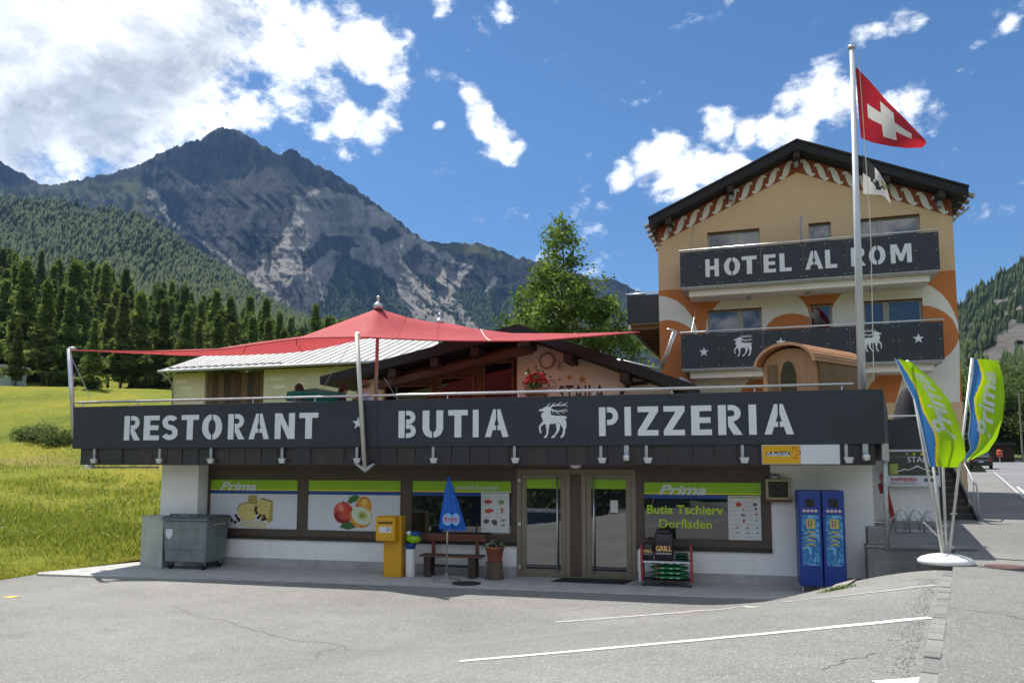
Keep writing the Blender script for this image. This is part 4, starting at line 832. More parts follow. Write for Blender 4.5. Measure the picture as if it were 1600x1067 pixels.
flat(win_apple, 'print', LEAFP, Z2((400, 410), (420, 370), (460, 353), (497, 365), (470, 400), (430, 420)), -.002); flat(win_apple, 'print', LEAFP, Z2((343, 600), (365, 565), (410, 545), (470, 598), (410, 618)), -.0025)
flat(win_apple, 'print', APY, Z2(*[(525+62*math.cos(k*.449), 440-75*math.sin(k*.449)) for k in range(14)]), -.003); flat(win_apple, 'print', AP, Z2(*[(370+76*math.cos(k*.349)*(1+.04*math.cos(3*k*.349)), 488-82*math.sin(k*.349)) for k in range(18)]), -.0035)
flat(win_apple, 'print', APY, Z2(*[(506+86*math.cos(k*.349+.5), 522-82*math.sin(k*.349+.5)) for k in range(18)]), -.004); flat(win_apple, 'print', AP2, Z2(*[(510+78*math.cos(k*.349), 512-68*math.sin(k*.349)-(.35*78*math.cos(k*.349))*-.6) for k in range(18)]), -.0045)
flat(win_apple, 'print', M('print_seed', srgb(150, 160, 50), .5, var=.3, vs=30), Z2(*[(515+26*math.cos(k*.7), 510-22*math.sin(k*.7)) for k in range(9)]), -.005); flat(win_apple, 'print', BARK, Z2((505, 500), (514, 498), (516, 514), (507, 516)), -.0055)
def ell(cx, cy, a, b, n=14, t=0): return [(cx+a*math.cos(k*6.283/n)*math.cos(t)-b*math.sin(k*6.283/n)*math.sin(t), cy-a*math.cos(k*6.283/n)*math.sin(t)-b*math.sin(k*6.283/n)*math.cos(t)) for k in range(n)]
flat(win_apple, 'print', M('print_apple_dark', srgb(125, 12, 28), .4, var=.25, vs=9), Z2(*([(372+74*math.cos(a_), 490-80*math.sin(a_)) for a_ in np.linspace(math.pi*1.02, math.pi*1.75, 9)] + [(384+60*math.cos(a_), 478-68*math.sin(a_)) for a_ in np.linspace(math.pi*1.75, math.pi*1.02, 9)])), -.0039)
flat(win_apple, 'print', M('print_apple_light', srgb(225, 130, 110), .4, var=.12, vs=12), Z2(*ell(352, 450, 20, 32, t=.4)), -.0038); flat(win_apple, 'print', M('print_stem', srgb(90, 60, 30), .5), Z2((366, 425), (371, 424), (377, 396), (372, 396)), -.0041)
flat(win_apple, 'print', M('print_gold_light', srgb(232, 190, 90), .4, var=.1, vs=10), Z2(*ell(530, 410, 22, 30, t=-.5)), -.0033); flat(win_apple, 'print', M('print_flesh_shade', srgb(185, 195, 150), .4, var=.1, vs=10), Z2(*ell(516, 512, 44, 38, t=-.3)), -.0048)
for x_, y_, r_ in ((905, 430, 9), (935, 470, 7), (950, 440, 10), (920, 500, 8), (790, 450, 8), (760, 480, 6), (830, 470, 7)): flat(win_cheese, 'print', CH2, Z1(*ell(x_, y_, r_, r_*.7, 9)), -.0057)
flat(win_cheese, 'print', CH3, Z1((728, 470), (745, 425), (800, 408), (860, 415), (858, 421), (802, 415), (750, 431), (735, 472)), -.0056)
# offer sheets in the glazed windows
SHEET = M('sheet_paper', (.6, .62, .62), .5, var=.04); PR = [M('print_red', srgb(190, 70, 60), .6, var=.3, vs=60), M('print_green', srgb(120, 150, 70), .6, var=.3, vs=60), M('print_grey', srgb(70, 80, 75), .6, var=.4, vs=60), M('print_line', srgb(120, 130, 130), .6)]
def sheet(win, x0, x1, y0, y1, marks):
    (u0, z1), (u1, z0) = SH.on(x0, y0), SH.on(x1, y1); s = box('offer_sheet', SHEET, win, u0, u1, -.012, -.005, z0, z1)
    W_, H_ = u1-u0, z1-z0
    box('print', PR[1], s, u0+.02, u1-.02, -.0135, -.0115, z1-.045, z1-.025)
    for i, (x, y, w, h, k) in enumerate(marks):
        c = random.Random(i); q = [(u0+W_*(x+w*.5*math.cos(t*.785)*c.uniform(.7, 1.1)), z1-H_*(y+h*.5*math.sin(t*.785)*c.uniform(.7, 1.1))) for t in range(8)]; MB().prism(q, -.0115, -.0135, 'y').build('print', PR[k], s)
    for y in np.linspace(.15, .92, 9): box('print', PR[3], s, u0+.05*W_, u0+.3*W_, -.0135, -.0115, z1-H_*y-.004, z1-H_*y+.002); box('print', PR[3], s, u0+.52*W_, u0+.75*W_, -.0135, -.0115, z1-H_*y-.004, z1-H_*y+.002)
sheet(win_mid, 752, 796, 767, 832, [(.25, .26, .32, .13, 0), (.72, .26, .26, .14, 1), (.28, .48, .34, .12, 0), (.75, .47, .1, .17, 0), (.2, .73, .24, .14, 2), (.48, .75, .22, .16, 2), (.78, .7, .2, .07, 3), (.78, .82, .2, .07, 3)])
sheet(win_right, 1137, 1190, 774, 845, [(.33, .2, .2, .13, 0), (.83, .19, .16, .08, 2), (.47, .31, .08, .05, 0), (.85, .29, .08, .09, 2), (.47, .43, .18, .09, 3), (.86, .41, .1, .05, 0), (.48, .56, .08, .11, 0), (.87, .55, .06, .09, 3)] + [(x, y, .09, .035, 2) for y in (.71, .83) for x in (.28, .58, .88)])
# doors
fr = MB(); zD = 2.33; ud = uD1-uD0
for a, b, c, d in [(uD0, uD1, zD-.1, zD), (uD0, uD0+.1, 0, zD-.1), (uD1-.1, uD1, 0, zD-.1), (uD0+.1, uD1-.1, -.02, .03)]: fr.box(a, b, -.03, .07, c, d)
uM0, uM1 = SU(884), SU(916); fr.box(uM0, uM0+.1, -.031, .07, .03, zD-.1); fr.box(uM1-.1, uM1, -.031, .07, .03, zD-.1)
frame = fr.build('door_frame', BRONZE, shop, bevel=.006); box('infill', BROWN, frame, uM0+.1, uM1-.1, -.012, .03, .03, zD-.1)
box('lintel', BROWN, shop, uD0, uD1, -.018, .06, zD+.002, zT)
for k, (a, b, hs) in enumerate([(uD0+.104, uM0-.004, 1), (uM1+.004, uD1-.104, 0)]):
    d = MB()
    for q in [(a, b, zD-.22, zD-.104), (a, b, .035, .17), (a, a+.11, .17, zD-.22), (b-.11, b, .17, zD-.22)]: d.box(q[0], q[1], -.012, .04, q[2], q[3])
    do = d.build('door', BRONZE, shop, bevel=.004); box('pane', GLASS_D, do, a+.11, b-.11, .005, .018, .17, zD-.22); box('film', LIME, do, a+.111, b-.111, -.001, .004, zD-.42, zD-.222)
    hx = b-.17 if hs else a+.17
    MB().tube([(hx, -.075, .12), (hx, -.075, zD-.16)], .016, 10).tube([(hx, -.07, .3), (hx, .0, .3)], .01, 6).tube([(hx, -.07, zD-.35), (hx, .0, zD-.35)], .01, 6).build('handle_bar', STEEL, do, True)
    box('kick_strip', M('rubber', (.02, .02, .02), .8), do, a+.112, b-.112, .0, .0045, .172, .21)
    if hs:
        for z in (.17, 1.1, zD-.28): box('hinge', STEEL, do, a-.07, a-.01, -.05, -.012, z, z+.07, .006)
    else: box('notice', SHEET, do, a+.52, a+.68, -.002, .0035, zD-.92, zD-.66)
MB().lathe([(.0, -.07), (.06, -.065), (.11, -.04), (.13, 0)], n=20).build('door_light', M('opal', (.75, .75, .72), .4), shop, loc=(SU(900, -.35), -.35, zT-.002))
# canopy: soffit, terrace deck, slate-like fascia tiles
FAS = [M('fascia_%d' % i, c, .38, var=.18, vs=3, dirt=.12) for i, c in enumerate([(.033, .029, .033), (.028, .027, .033), (.038, .033, .034), (.03, .03, .038)])]
uC0, uC1 = SH.on(126, 714, -OV)[0], SH.on(1370, 714, -OV)[0]; z0f, z1f = 2.425, 2.83
box('soffit', M('soffit', (.2, .19, .18), .8), shop, uC0+.03, uC1-.02, -OV+.03, .3, zT+.002, zT+.06)
box('terrace_deck', M('decking', (.22, .17, .13), .8, var=.25), shop, uC0+.03, uC1-.02, -OV+.03, 9, zT+.062, DK)
n_ = 43; tw = (uC1-uC0)/n_
for i in range(n_):
    w_ = tw*random.uniform(.97, 1.0); MB().box(0, w_-.008, -.012, .012, z0f, z1f+.01).build('fascia_tile', random.choice(FAS), shop, loc=(uC0+i*tw, -OV + random.uniform(-.003, .003), 0), rot=(random.uniform(-.012, .012), 0, random.uniform(-.01, .01)), bevel=.003)
for i in range(16): box('fascia_tile', random.choice(FAS), shop, uC0-.004, uC0+.02, -OV+.03+i*.56, -OV+.03+i*.56+.55, z0f, z1f+.01)
# parapet panels with lettering
pv = -OV-.09; uA = SH.on(114.5, 668, pv)[0]; uZ = SH.on(1380, 650, pv)[0]; um = SH.on(590, 660, pv)[0]; zp0, zp1 = 2.815, 3.82
pan = [box('parapet_panel', ANTH, shop, uA, um-.003, pv, pv+.045, zp0, zp1, .003), box('parapet_panel', ANTH, shop, um+.003, uZ, pv+.004, pv+.049, zp0, zp1, .003)]
box('parapet_panel', ANTH, shop, uA, uA+.045, pv+.05, 8.8, zp0, zp1); box('parapet_panel', ANTH, shop, uZ-.045, uZ, pv+.05, 1.0, zp0, zp1); box('parapet_panel', ANTH, shop, uL, uR, 8.85, 8.9, zp0, zp1)
def word(s, boxes, py0, py1, pn, y):
    zt_, zb_ = SH.on(boxes[0][0], py0[0], y)[1], SH.on(boxes[0][0], py0[1], y)[1]
    for ch, (a, b) in zip(s, boxes): letter(ch, SH.on(a, 660, y)[0], SH.on(b, 660, y)[0], 3.0, 3.575, y, pn, LETTER)
word('RESTORANT', [(195, 220), (225.5, 249.5), (254.5, 278.5), (284, 311), (316.5, 347.5), (357, 383), (389.5, 421), (430, 461), (468, 497.5)], (652, 690), None, pan[0], pv)
word('BUTIA', [(623, 650), (660.5, 692.6), (700.5, 731), (739, 748), (758, 794.6)], (642, 684), None, pan[1], pv+.004)
word('PIZZERIA', [(936, 966), (976, 986), (996.6, 1028.6), (1037, 1070), (1080, 1112), (1122, 1160), (1170, 1182), (1194, 1240)], (637, 681), None, pan[1], pv+.004)
c = SH.on(560, 661, pv); MB().prism(star_pts((0, 0), .145), 0, -.012, 'y').build('star_emblem', LETTER, pan[0], loc=(c[0], pv, c[1]))
a, b = SH.on(842, 684, pv), SH.on(888, 627, pv); deer(a[0], b[0], a[1], b[1], pv+.004, pan[1], LETTER)
# handrail
h0, h1 = SH.on(119, 631, -OV)[0], SH.on(1333, 602, -OV)[0]
MB().tube([(h0, -OV, 3.93), (h1, -OV, 3.93)], .028, 8).build('handrail', STEEL, shop, True)
for i in range(12): u = h0 + .2 + (h1-h0-.4)*i/11; MB().tube([(u, -OV, 3.7), (u, -OV, 3.92)], .014, 6).build('rail_post', STEEL, shop, True)
# lamp brackets on the fascia
for px in (148, 250, 330, 441, 558, 677, 804, 939, 1010, 1160, 1322):
    u = SH.on(px, 705, -OV-.05)[0]; l = MB().box(-.03, .03, -.07, -.02, 2.53, 2.81).build('lamp_bracket', GALV, shop, bevel=.006, loc=(u, -OV, 0))
    MB().prism([(-.06, 2.57), (.12, 2.57), (.09, 2.46), (-.02, 2.46)], -.13, -.04, 'y').build('lamp_head', STEEL, l, bevel=.008)
for px in (979, 1352):
    u = SH.on(px, 705, -OV-.05)[0]; l = MB().box(-.05, .05, -.08, -.02, 2.6, 2.82).build('lamp_bracket', GALV, shop, bevel=.01, loc=(u, -OV, 0)); MB().lathe([(.02, 0), (.07, .01), (.075, .1), (.05, .13)], n=14).build('lamp_head', STEEL, l, True, loc=(0, -.1, 2.5))
# awning bar below the left end
MB().tube([(SU(140, -.9), -.9, 2.36), (SU(245, -.9), -.9, 2.36)], .02, 8).tube([(SU(150, -.9), -.9, 2.41), (SU(150, -.9), -.9, 2.35)], .012, 6).tube([(SU(228, -.9), -.9, 2.41), (SU(228, -.9), -.9, 2.35)], .012, 6).build('awning_bar', GALV, shop, True); box('awning_motor', WHITE, shop, SU(130, -.9), SU(142, -.9), -.96, -.84, 2.33, 2.42, .01)
# steel support and rain pipe at the right end
MB().tube([(uZ+.02, -OV+.1, z_road(14)), (uZ+.02, -OV+.1, 2.8)], .04, 10).build('steel_post', GALV, shop, True); box('post_head', GALV, shop, uZ-.03, uZ+.09, -OV+.0, -OV+.16, 2.5, 2.82, .01)

# the terrace widens towards the hotel: oblique deck edge and parapet
MB().prism([(5.97, -OV+.1), (7.4, 5.5), (5.97, 5.5)], 2.5, DK-.004, 'z').build('deck_wedge', CONC, shop)
MB().add([(5.99, -OV+.06, zp0), (7.42, 5.5, zp0), (7.42, 5.5, zp1), (5.99, -OV+.06, zp1), (5.95, -OV+.06, zp0), (7.38, 5.5, zp0), (7.38, 5.5, zp1), (5.95, -OV+.06, zp1)], [(0, 1, 2, 3), (7, 6, 5, 4), (3, 2, 6, 7), (0, 4, 5, 1), (0, 3, 7, 4), (1, 5, 6, 2)]).build('parapet_panel', ANTH, shop)
# ------------------------------------------------------------------ hotel
TAN = M('tan_render', (.7, .49, .29), .9, var=.05, vs=2, bump=.25, bs=140, dirt=.1); ORG = M('orange_paint', (.58, .2, .062), .9, var=.06, vs=2, bump=.2, bs=140, dirt=.1); OFFW = M('offwhite_paint', (.8, .77, .72), .9, var=.05, vs=2, bump=.2, bs=140, dirt=.14)
ROOFB = M('roof_black', (.012, .012, .013), .75, var=.3, vs=5, bump=.5, bs=30); WOODD = M('wood_dark', (.035, .024, .018), .8, var=.4, vs=4, bump=.5, bs=20, stretch=(1, 1, 6)); WOODB = M('wood_brown', (.14, .065, .032), .7, var=.35, vs=4, bump=.4, bs=25, stretch=(6, 6, 1)); UPVC = M('window_frame_grey', (.42, .40, .36), .5, var=.06)
SPOT = M('spot_grey', (.3, .31, .31), .5, .4)
hotel = empty('hotel', HT.O, HT.a, 'tall tan and orange hotel with black gable roof and two dark lettered balconies', 'hotel')
def hu(px, py, v=0): return HT.on(px, py, v)
uHL, uHR = hu(1030, 500)[0], hu(1497, 500)[0]; uc = (uHL+uHR)/2; RV = -.6
za = hu(1245, 221, RV)[1]; ze = (hu(1012, 345, RV)[1]+hu(1511, 291, RV)[1])/2; hw = (hu(1511, 291, RV)[0]-hu(1012, 345, RV)[0])/2; ur = hu(1245, 221, RV)[0]; sl_ = (za-ze)/hw; RT = .27
zwall = lambda u: za - RT - sl_*abs(u-ur) - .02
hwin = []
for (a, b, t_, bt, sp) in [(1105, 1187, 366, 400, 1150), (1263, 1298, 349, 390, None), (1343, 1437, 340, 380, 1376), (1105, 1190, 484, 530, 1153), (1264, 1300, 478, 520, None), (1348, 1441, 470, 515, 1380)]:
    u0, z1 = hu(a, t_); u1 = hu(b, t_)[0]; hwin.append([u0, u1, z1, sp])
for r in (0, 3):
    zz = sum(w[2] for w in hwin[r:r+3])/3; zfl = (hu(1260, 436, -1.2)[1] if r == 0 else hu(1260, 572, -1.2)[1])
    for w in hwin[r:r+3]: w[2] = zz; w.append(zfl + (.12 if w[1]-w[0] > 1 else .75))
wl = MB(); zA1, zA0, zB1, zB0 = hwin[0][2], hwin[0][4], hwin[3][2], hwin[3][4]
top = [(uHL, zA1), (uHL, zwall(uHL)), (ur, zwall(ur)), (uHR, zwall(uHR)), (uHR, zA1)]
wl.prism(top, 0, .3, 'y')
for (z0, z1, ws) in [(zB1, zA0, []), (zA0, zA1, hwin[:3]), (zB0, zB1, hwin[3:]), (-.4, zB0, [])]:
    x = uHL
    for w in ws:
        wl.box(x, w[0], 0, .3, z0, z1)
        if w[4] > z0 + .05: wl.box(w[0], w[1], 0, .3, z0, w[4])
        x = w[1]
    wl.box(x, uHR, 0, .3, z0, z1)
wl.box(uHL, uHL+.3, .3, 12, -.4, zwall(uHL)); wl.box(uHR-.3, uHR, .3, 12, -.4, zwall(uHR)); wl.box(uHL, uHR, 11.7, 12, -.4, zA1)
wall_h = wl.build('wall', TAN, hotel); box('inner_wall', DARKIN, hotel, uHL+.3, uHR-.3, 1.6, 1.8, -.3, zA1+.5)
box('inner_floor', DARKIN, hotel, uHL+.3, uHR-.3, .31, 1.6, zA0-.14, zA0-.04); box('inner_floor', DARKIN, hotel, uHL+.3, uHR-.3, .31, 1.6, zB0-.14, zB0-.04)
def clip(poly, ax, val, sgn):
    out = []
    for i in range(len(poly)):
        p, q = poly[i], poly[(i+1) % len(poly)]; a, b = sgn*(p[ax]-val), sgn*(q[ax]-val)
        if a >= 0: out.append(p)
        if a*b < 0: t = a/(a-b); out.append((p[0]+(q[0]-p[0])*t, p[1]+(q[1]-p[1])*t))
    return out
def mural(poly, v, mat, zlo=None):
    ps = [clip(clip(poly, 0, uHL+.001, 1), 0, uHR-.001, -1)]
    for w in hwin:
        nx = []
        for p in ps:
            if len(p) < 3: continue
            nx += [clip(p, 0, w[0], -1), clip(p, 0, w[1], 1), clip(clip(clip(p, 0, w[0], 1), 0, w[1], -1), 1, w[2], 1), clip(clip(clip(p, 0, w[0], 1), 0, w[1], -1), 1, w[4], -1)]
        ps = nx
    mb = MB()
    for p in ps:
        q = [p[i] for i in range(len(p)) if math.dist(p[i], p[i-1]) > 1e-4]
        if len(q) >= 3: mb.prism(q, 0, v, 'y')
    return mb.build('mural', mat, wall_h)
hp = lambda *pp: [hu(x, y) for x, y in pp]
zt1 = (hu(1032, 453)[1] + hu(1494, 423)[1])/2; zt2 = hu(1400, 629)[1]
mural([(uHL, zt1), (uHR, zt1), (uHR, zt2), (uHL, zt2)], -.003, ORG)
def cur(*pp): return hp(*pp)
mural(cur((1029, 462), (1042, 464), (1057, 470), (1070, 480), (1080, 493), (1087, 508), (1092, 525), (1086, 525), (1080, 514), (1070, 507), (1058, 502), (1044, 500), (1029, 502)), -.006, OFFW)
mural(cur((1112, 487), (1120, 476), (1130, 468), (1140, 462), (1150, 440), (1235, 440), (1238, 458), (1248, 464), (1256, 472), (1262, 483), (1266, 500), (1266, 560), (1190, 560), (1100, 560), (1104, 500)), -.006, OFFW)
mural(cur((1192, 560), (1194, 518), (1200, 506), (1210, 497), (1222, 492), (1236, 489.5), (1250, 491), (1268, 497), (1268, 560)), -.009, ORG)
mural(cur((1296, 560), (1298, 488), (1303, 475), (1312, 462), (1322, 454), (1334, 447), (1345, 430), (1438, 425), (1442, 441), (1456, 448), (1470, 458), (1482, 472), (1491, 489), (1498, 508), (1498, 520), (1489, 500), (1478, 489), (1465, 482), (1452, 478), (1436, 477), (1438, 560)), -.006, OFFW)
mural(cur((1499, 528), (1494, 540), (1486, 551), (1476, 559), (1462, 566), (1440, 575), (1410, 590), (1400, 628), (1500, 628)), -.006, OFFW)
mural(cur((1062, 588), (1072, 592), (1085, 600), (1092, 612), (1092, 640), (1060, 640)), -.006, OFFW)
mural(cur((1086, 578), (1174, 578), (1172, 592), (1160, 606), (1150, 630), (1086, 630)), -.007, OFFW)
mural(cur((1330, 572), (1385, 572), (1374, 582), (1364, 594), (1356, 606), (1350, 630), (1330, 630)), -.006, OFFW)
# frieze of running waves under the eaves
fb = lambda u: zwall(u) - .55
mural([(uHL, fb(uHL)), (ur, fb(ur)), (uHR, fb(uHR)), (uHR, zwall(uHR)), (ur, zwall(ur)), (uHL, zwall(uHL))], -.0035, M('brick_paint', (.3, .085, .04), .9, var=.1, vs=3))
WV = stroke([(0, .2), (.1, .08), (.25, .04), (.4, .18), (.5, .45), (.6, .75), (.75, .93), (.9, .9), (1.02, .74)], [.05, .2, .34, .46, .5, .46, .34, .2, .05])
for sd, (ua, ub) in ((1, (uHL+.12, ur-.12)), (-1, (uHR-.12, ur+.12))):
    nw = 10; st = (ub-ua)/nw
    for i in range(nw):
        u0 = ua + st*i; pts = [(u0 + st*1.02*x, fb(u0 + st*x) + .05 + y*.44) for x, y in WV]; MB().prism(pts, 0, -.008, 'y').build('wave', OFFW, wall_h)
# windows
def hwindow(u0, u1, z0, z1, sp):
    mb = MB(); t = .075
    for q in [(u0, u1, z1-t, z1), (u0, u1, z0, z0+t), (u0, u0+t, z0+t, z1-t), (u1-t, u1, z0+t, z1-t)]: mb.box(q[0], q[1], .12, .2, q[2], q[3])
    if sp is not None: mb.box(sp-.09, sp+.09, .118, .2, z0+t, z1-t)
    w = mb.build('window', UPVC, hotel)
    for a, b in ([(u0+t, u1-t)] if sp is None else [(u0+t, sp-.09), (sp+.09, u1-t)]): box('pane', GLASS_H, w, a, b, .155, .17, z0+t, z1-t)
    box('lintel', M('reveal_rust', (.2, .07, .03), .9), w, u0, u1, .001, .118, z1-.03, z1-.001)
for u0, u1, z1, sp, z0 in hwin: hwindow(u0, u1, z0, z1, hu(sp, 490 if z1 < 6.5 else 370)[0] if sp else None)
# roof
def roof_slab(name, pts, mat, v0, v1): return MB().prism(pts, v0, v1, 'y').build(name, mat, hotel)
roof = roof_slab('roof', [(ur-hw, ze), (ur, za), (ur, za-RT), (ur-hw, ze-RT)], ROOFB, RV, 12.6)
MB().prism([(ur+hw, ze), (ur, za), (ur, za-RT), (ur+hw, ze-RT)], RV, 12.6, 'y').build('roof_side', ROOFB, roof)
for sd in (-1, 1):
    for i in range(22):
        v = RV+.1+i*.6; MB().tube([(ur+sd*(hw-.12), v, ze-RT*.55), (ur+sd*(hw+.16), v, ze-RT*.55-.1)], .085, 8).build('rafter_end', M('rafter_pale', (.3, .24, .19), .8, var=.3, vs=6), roof)
    MB().tube([(ur+sd*(hw+.08), RV+.3, ze-RT-.25), (ur+sd*(hw-.35), RV+.6, ze-RT-.55)], .03, 6).build('brace', UPVC, roof)
    MB().prism([(ur+sd*(hw+.02), ze+.01), (ur+sd*(hw*.0), za+.012), (ur, za+.09), (ur+sd*(hw+.02), ze+.075)], RV-.03, RV+.3, 'y').build('verge_tile', M('verge_dark', (.02, .018, .017), .8, var=.4, vs=9), roof)
for px in (1046, 1142, 1245, 1382, 1465):
    u = hu(px, 300)[0]; z = zwall(u); MB().box(u-.1, u+.1, RV+.05, 0, z-.22, z).build('purlin', WOODD, roof); MB().box(u-.07, u+.07, -.28, -.05, z-.42, z-.23).build('gable_lamp', SPOT, roof, bevel=.02)
# balconies
def balcony(pL, pR, ptop, pbot, nm):
    v = -1.25; uA, uZ = hu(pL[0], pL[1], v)[0], hu(pR[0], pR[1], v)[0]; zt_ = (hu(*pL, v)[1]+hu(*pR, v)[1])/2; zb_ = (hu(*ptop, v)[1]+hu(*pbot, v)[1])/2
    b = MB().box(uA+.05, uZ-.05, v+.06, 0, zb_-.1, zb_+.12).build('balcony', CONC, hotel); box('beam', OFFW, b, uA+.25, uZ-.25, v+.22, -.01, zb_-.3, zb_-.102)
    n = 6; w = (uZ-uA)/n; pn = []
    for i in range(n):
        p = box('balcony_panel', ANTH, b, uA+i*w+.003, uA+(i+1)*w-.003, v, v+.02, zb_, zt_-.09); pn.append(p); mb = MB()
        for a in (.08, w/2, w-.08):
            for z in (zb_+.07, (zb_+zt_)/2, zt_-.17): mb.lathe([(.014, 0), (.012, .006)], n=6); k = len(mb.v)-12; mb.v[k:] = [(uA+i*w+a+x, v-y_-.001, z+q) for (x, q, y_) in mb.v[k:]]
        tag(mb.build('bolts', STEEL, b), kind='stuff')
    for e in (uA, uZ-.02): box('balcony_panel', ANTH, b, e, e+.02, v+.022, -.01, zb_, zt_-.09)
    MB().tube([(uA-.03, v-.01, zt_-.03), (uZ+.03, v-.01, zt_-.03)], .03, 8).build('handrail', STEEL, b, True)
    box('edge_profile', GALV, b, uA, uZ, v+.022, v+.06, zb_-.05, zb_+.0)
    return b, v, uA, uZ, zb_, zt_
b1, v1, uA1, uZ1, zb1, zt1_ = balcony((1062, 391.5), (1466, 357), (1062.4, 448), (1466, 421.4), 'upper')
b2, v2, uA2, uZ2, zb2, zt2_ = balcony((1063.6, 518.4), (1473, 497.9), (1065, 575.7), (1475, 561.6), 'lower')
z0_, z1_ = hu(1112, 432.5, v1)[1], hu(1112, 405, v1)[1]
for ch, (a, b) in zip('HOTELALROM', [(1102, 1123), (1131, 1156), (1159, 1182.5), (1193, 1212), (1218, 1236.6), (1258, 1285.7), (1289.5, 1308), (1330, 1352.5), (1358, 1384), (1392, 1425)]): letter(ch, hu(a, 410, v1)[0], hu(b, 410, v1)[0], z0_, z1_, v1-.001, b1, LETTER)
for px, py in ((1100, 550), (1220, 535), (1435, 529)): u, z = hu(px, py, v2); MB().prism(star_pts((0, 0), .16), 0, -.012, 'y').build('star_emblem', LETTER, b2, loc=(u, v2-.001, z))
for a, b, y0, y1, fl in ((1147, 1176, 557, 522, False), (1349, 1377, 550, 513, True)): p, q = hu(a, y0, v2), hu(b, y1, v2); deer(p[0], q[0], p[1], q[1], v2-.001, b2, LETTER, fl)
for px, py in ((1170, 462), (1262, 456), (1362, 449), (1174, 590), (1368, 581)):
    u, z = hu(px, py, -.6); s = MB().lathe([(.05, 0), (.06, .02), (.06, .14), (.03, .16)], n=10, z0=-.16).build('spotlight', SPOT, hotel, loc=(u, -.6, z), rot=(.5, 0, 0)); MB().tube([(u-.03, -.6, z), (u, -.3, z+.16)], .018, 6).build('spot_arm', SPOT, hotel)
u, z = hu(1253, 356, -1.0); MB().box(u-.03, u+.03, -1.1, -.3, z-.4, z+.38).build('privacy_screen', M('screen_grey', (.35, .36, .37), .4), hotel, bevel=.01)
for a, b in (((1076, 410), (1084, 355)), ((1080, 520), (1090, 470))): p, q = hu(*a, -1.1), hu(*b, 0); MB().tube([(p[0], -1.1, p[1]), (q[0], -.01, q[1])], .012, 5).build('stay_rod', GALV, hotel)
# side balcony along the left flank
zs = hu(1005, 504, 1.0)[1]; us = hu(980, 470, 1.0)[0]; zst = hu(1005, 461, 1.0)[1]
sb = MB().box(us+.05, uHL-.01, 1.05, 11.5, zs-.05, zs+.1).build('side_balcony', M('deck_cream', (.55, .5, .42), .8), hotel); box('balcony_panel', ANTH, sb, us, uHL-.012, 1.0, 1.03, zs-.02, zst); box('balcony_panel', ANTH, sb, us, us+.03, 1.04, 11.5, zs-.02, zst)
MB().tube([(us-.05, 1.0, zst+.06), (uHL-.02, 1.0, zst+.06)], .025, 8).build('handrail', STEEL, sb, True)
for i in range(13): box('joist', M('joist_wood', (.33, .19, .1), .8, var=.2), sb, us+.1, uHL-.012, 1.3+i*.8, 1.48+i*.8, zs-.2, zs-.052)
box('fascia_beam', OFFW, sb, us+.02, us+.098, 1.06, 11.5, zs-.22, zs-.052)

# ------------------------------------------------------------------ chalet restaurant behind the terrace
CHF = Frame((*at(805, 600, 24.5)[:2], 2.8), 16); ch = empty('chalet_restaurant', CHF.O, CHF.a, 'cream chalet with wide black gable roof and wooden glazed front behind the terrace', 'restaurant')
cu = lambda px, py, v=0: CHF.on(px, py, v)
(pkx, pkz), (lx, lz), (rx, rz_) = cu(809, 506), cu(500, 588), cu(1090, 602); CT = .36; WV_ = 1.15
GLASS_C = glass_mat('chalet_glass', (.02, .012, .01), .03, top=.3)
CREAM = M('cream_render', (.76, .74, .68), .9, var=.06, vs=2, bump=.25, bs=120, dirt=.1)
rl = MB().prism([(lx, lz), (pkx, pkz), (pkx, pkz-CT), (lx, lz-CT*.8)], 0, 11, 'y').build('roof', ROOFB, ch); MB().prism([(rx, rz_), (pkx, pkz), (pkx, pkz-CT), (rx, rz_-CT*.8)], 0, 11, 'y').build('roof_side', ROOFB, rl)
zl = lambda u: (pkz + (lz-pkz)*(u-pkx)/(lx-pkx) if u < pkx else pkz + (rz_-pkz)*(u-pkx)/(rx-pkx)) - CT - .01
uS = cu(808, 560, WV_)[0]; uWL, uWR = lx+.7, rx-.8
MB().prism([(uS, -.3), (uS, zl(uS)), (pkx, zl(pkx)), (uWR, zl(uWR)), (uWR, -.3)] if uS < pkx else [(uS, -.3), (uS, zl(uS)), (uWR, zl(uWR)), (uWR, -.3)], WV_, WV_+.3, 'y').build('wall', CREAM, ch)
MB().prism([(uWL, -.3), (uWL, zl(uWL)), (uS-.003, zl(uS)), (uS-.003, -.3)], WV_+.25, WV_+.5, 'y').build('timber_wall', WOODB, ch)
for (a, b, y0, y1) in [(600, 677, 603, 640), (688, 742, 590, 640), (756, 803, 566, 640), (640, 680, 596, 603)]:
    u0, u1 = cu(a, 600, WV_+.24)[0], cu(b, 600, WV_+.24)[0]; z1 = cu(a, y0, WV_+.24)[1]; z1 = min(z1, zl(u0)-.25, zl(u1)-.1)
    w = MB(); 
    for q in [(u0, u1, z1-.06, z1), (u0, u1, -.1, -.04), (u0, u0+.06, -.04, z1-.06), (u1-.06, u1, -.04, z1-.06)]: w.box(q[0], q[1], WV_+.17, WV_+.245, q[2], q[3])
    if y0 == 596: continue
    w = w.build('window', M('wood_mid', (.2, .095, .05), .6, var=.3, vs=5), ch); box('pane', GLASS_C, w, u0+.06, u1-.06, WV_+.2, WV_+.21, -.04, z1-.06); box('transom', MATS['wood_mid'], w, u0+.06, u1-.06, WV_+.18, WV_+.198, .8, .86)
p, q = cu(592, 603, .5), cu(832, 546, .5); MB().prism([(p[0], p[1]-.12), (q[0], q[1]-.12), (q[0], q[1]+.12), (p[0], p[1]+.12)], .35, .65, 'y').build('porch_beam', M('beam_brown', (.065, .034, .02), .75, var=.3, vs=4, bump=.3), ch)
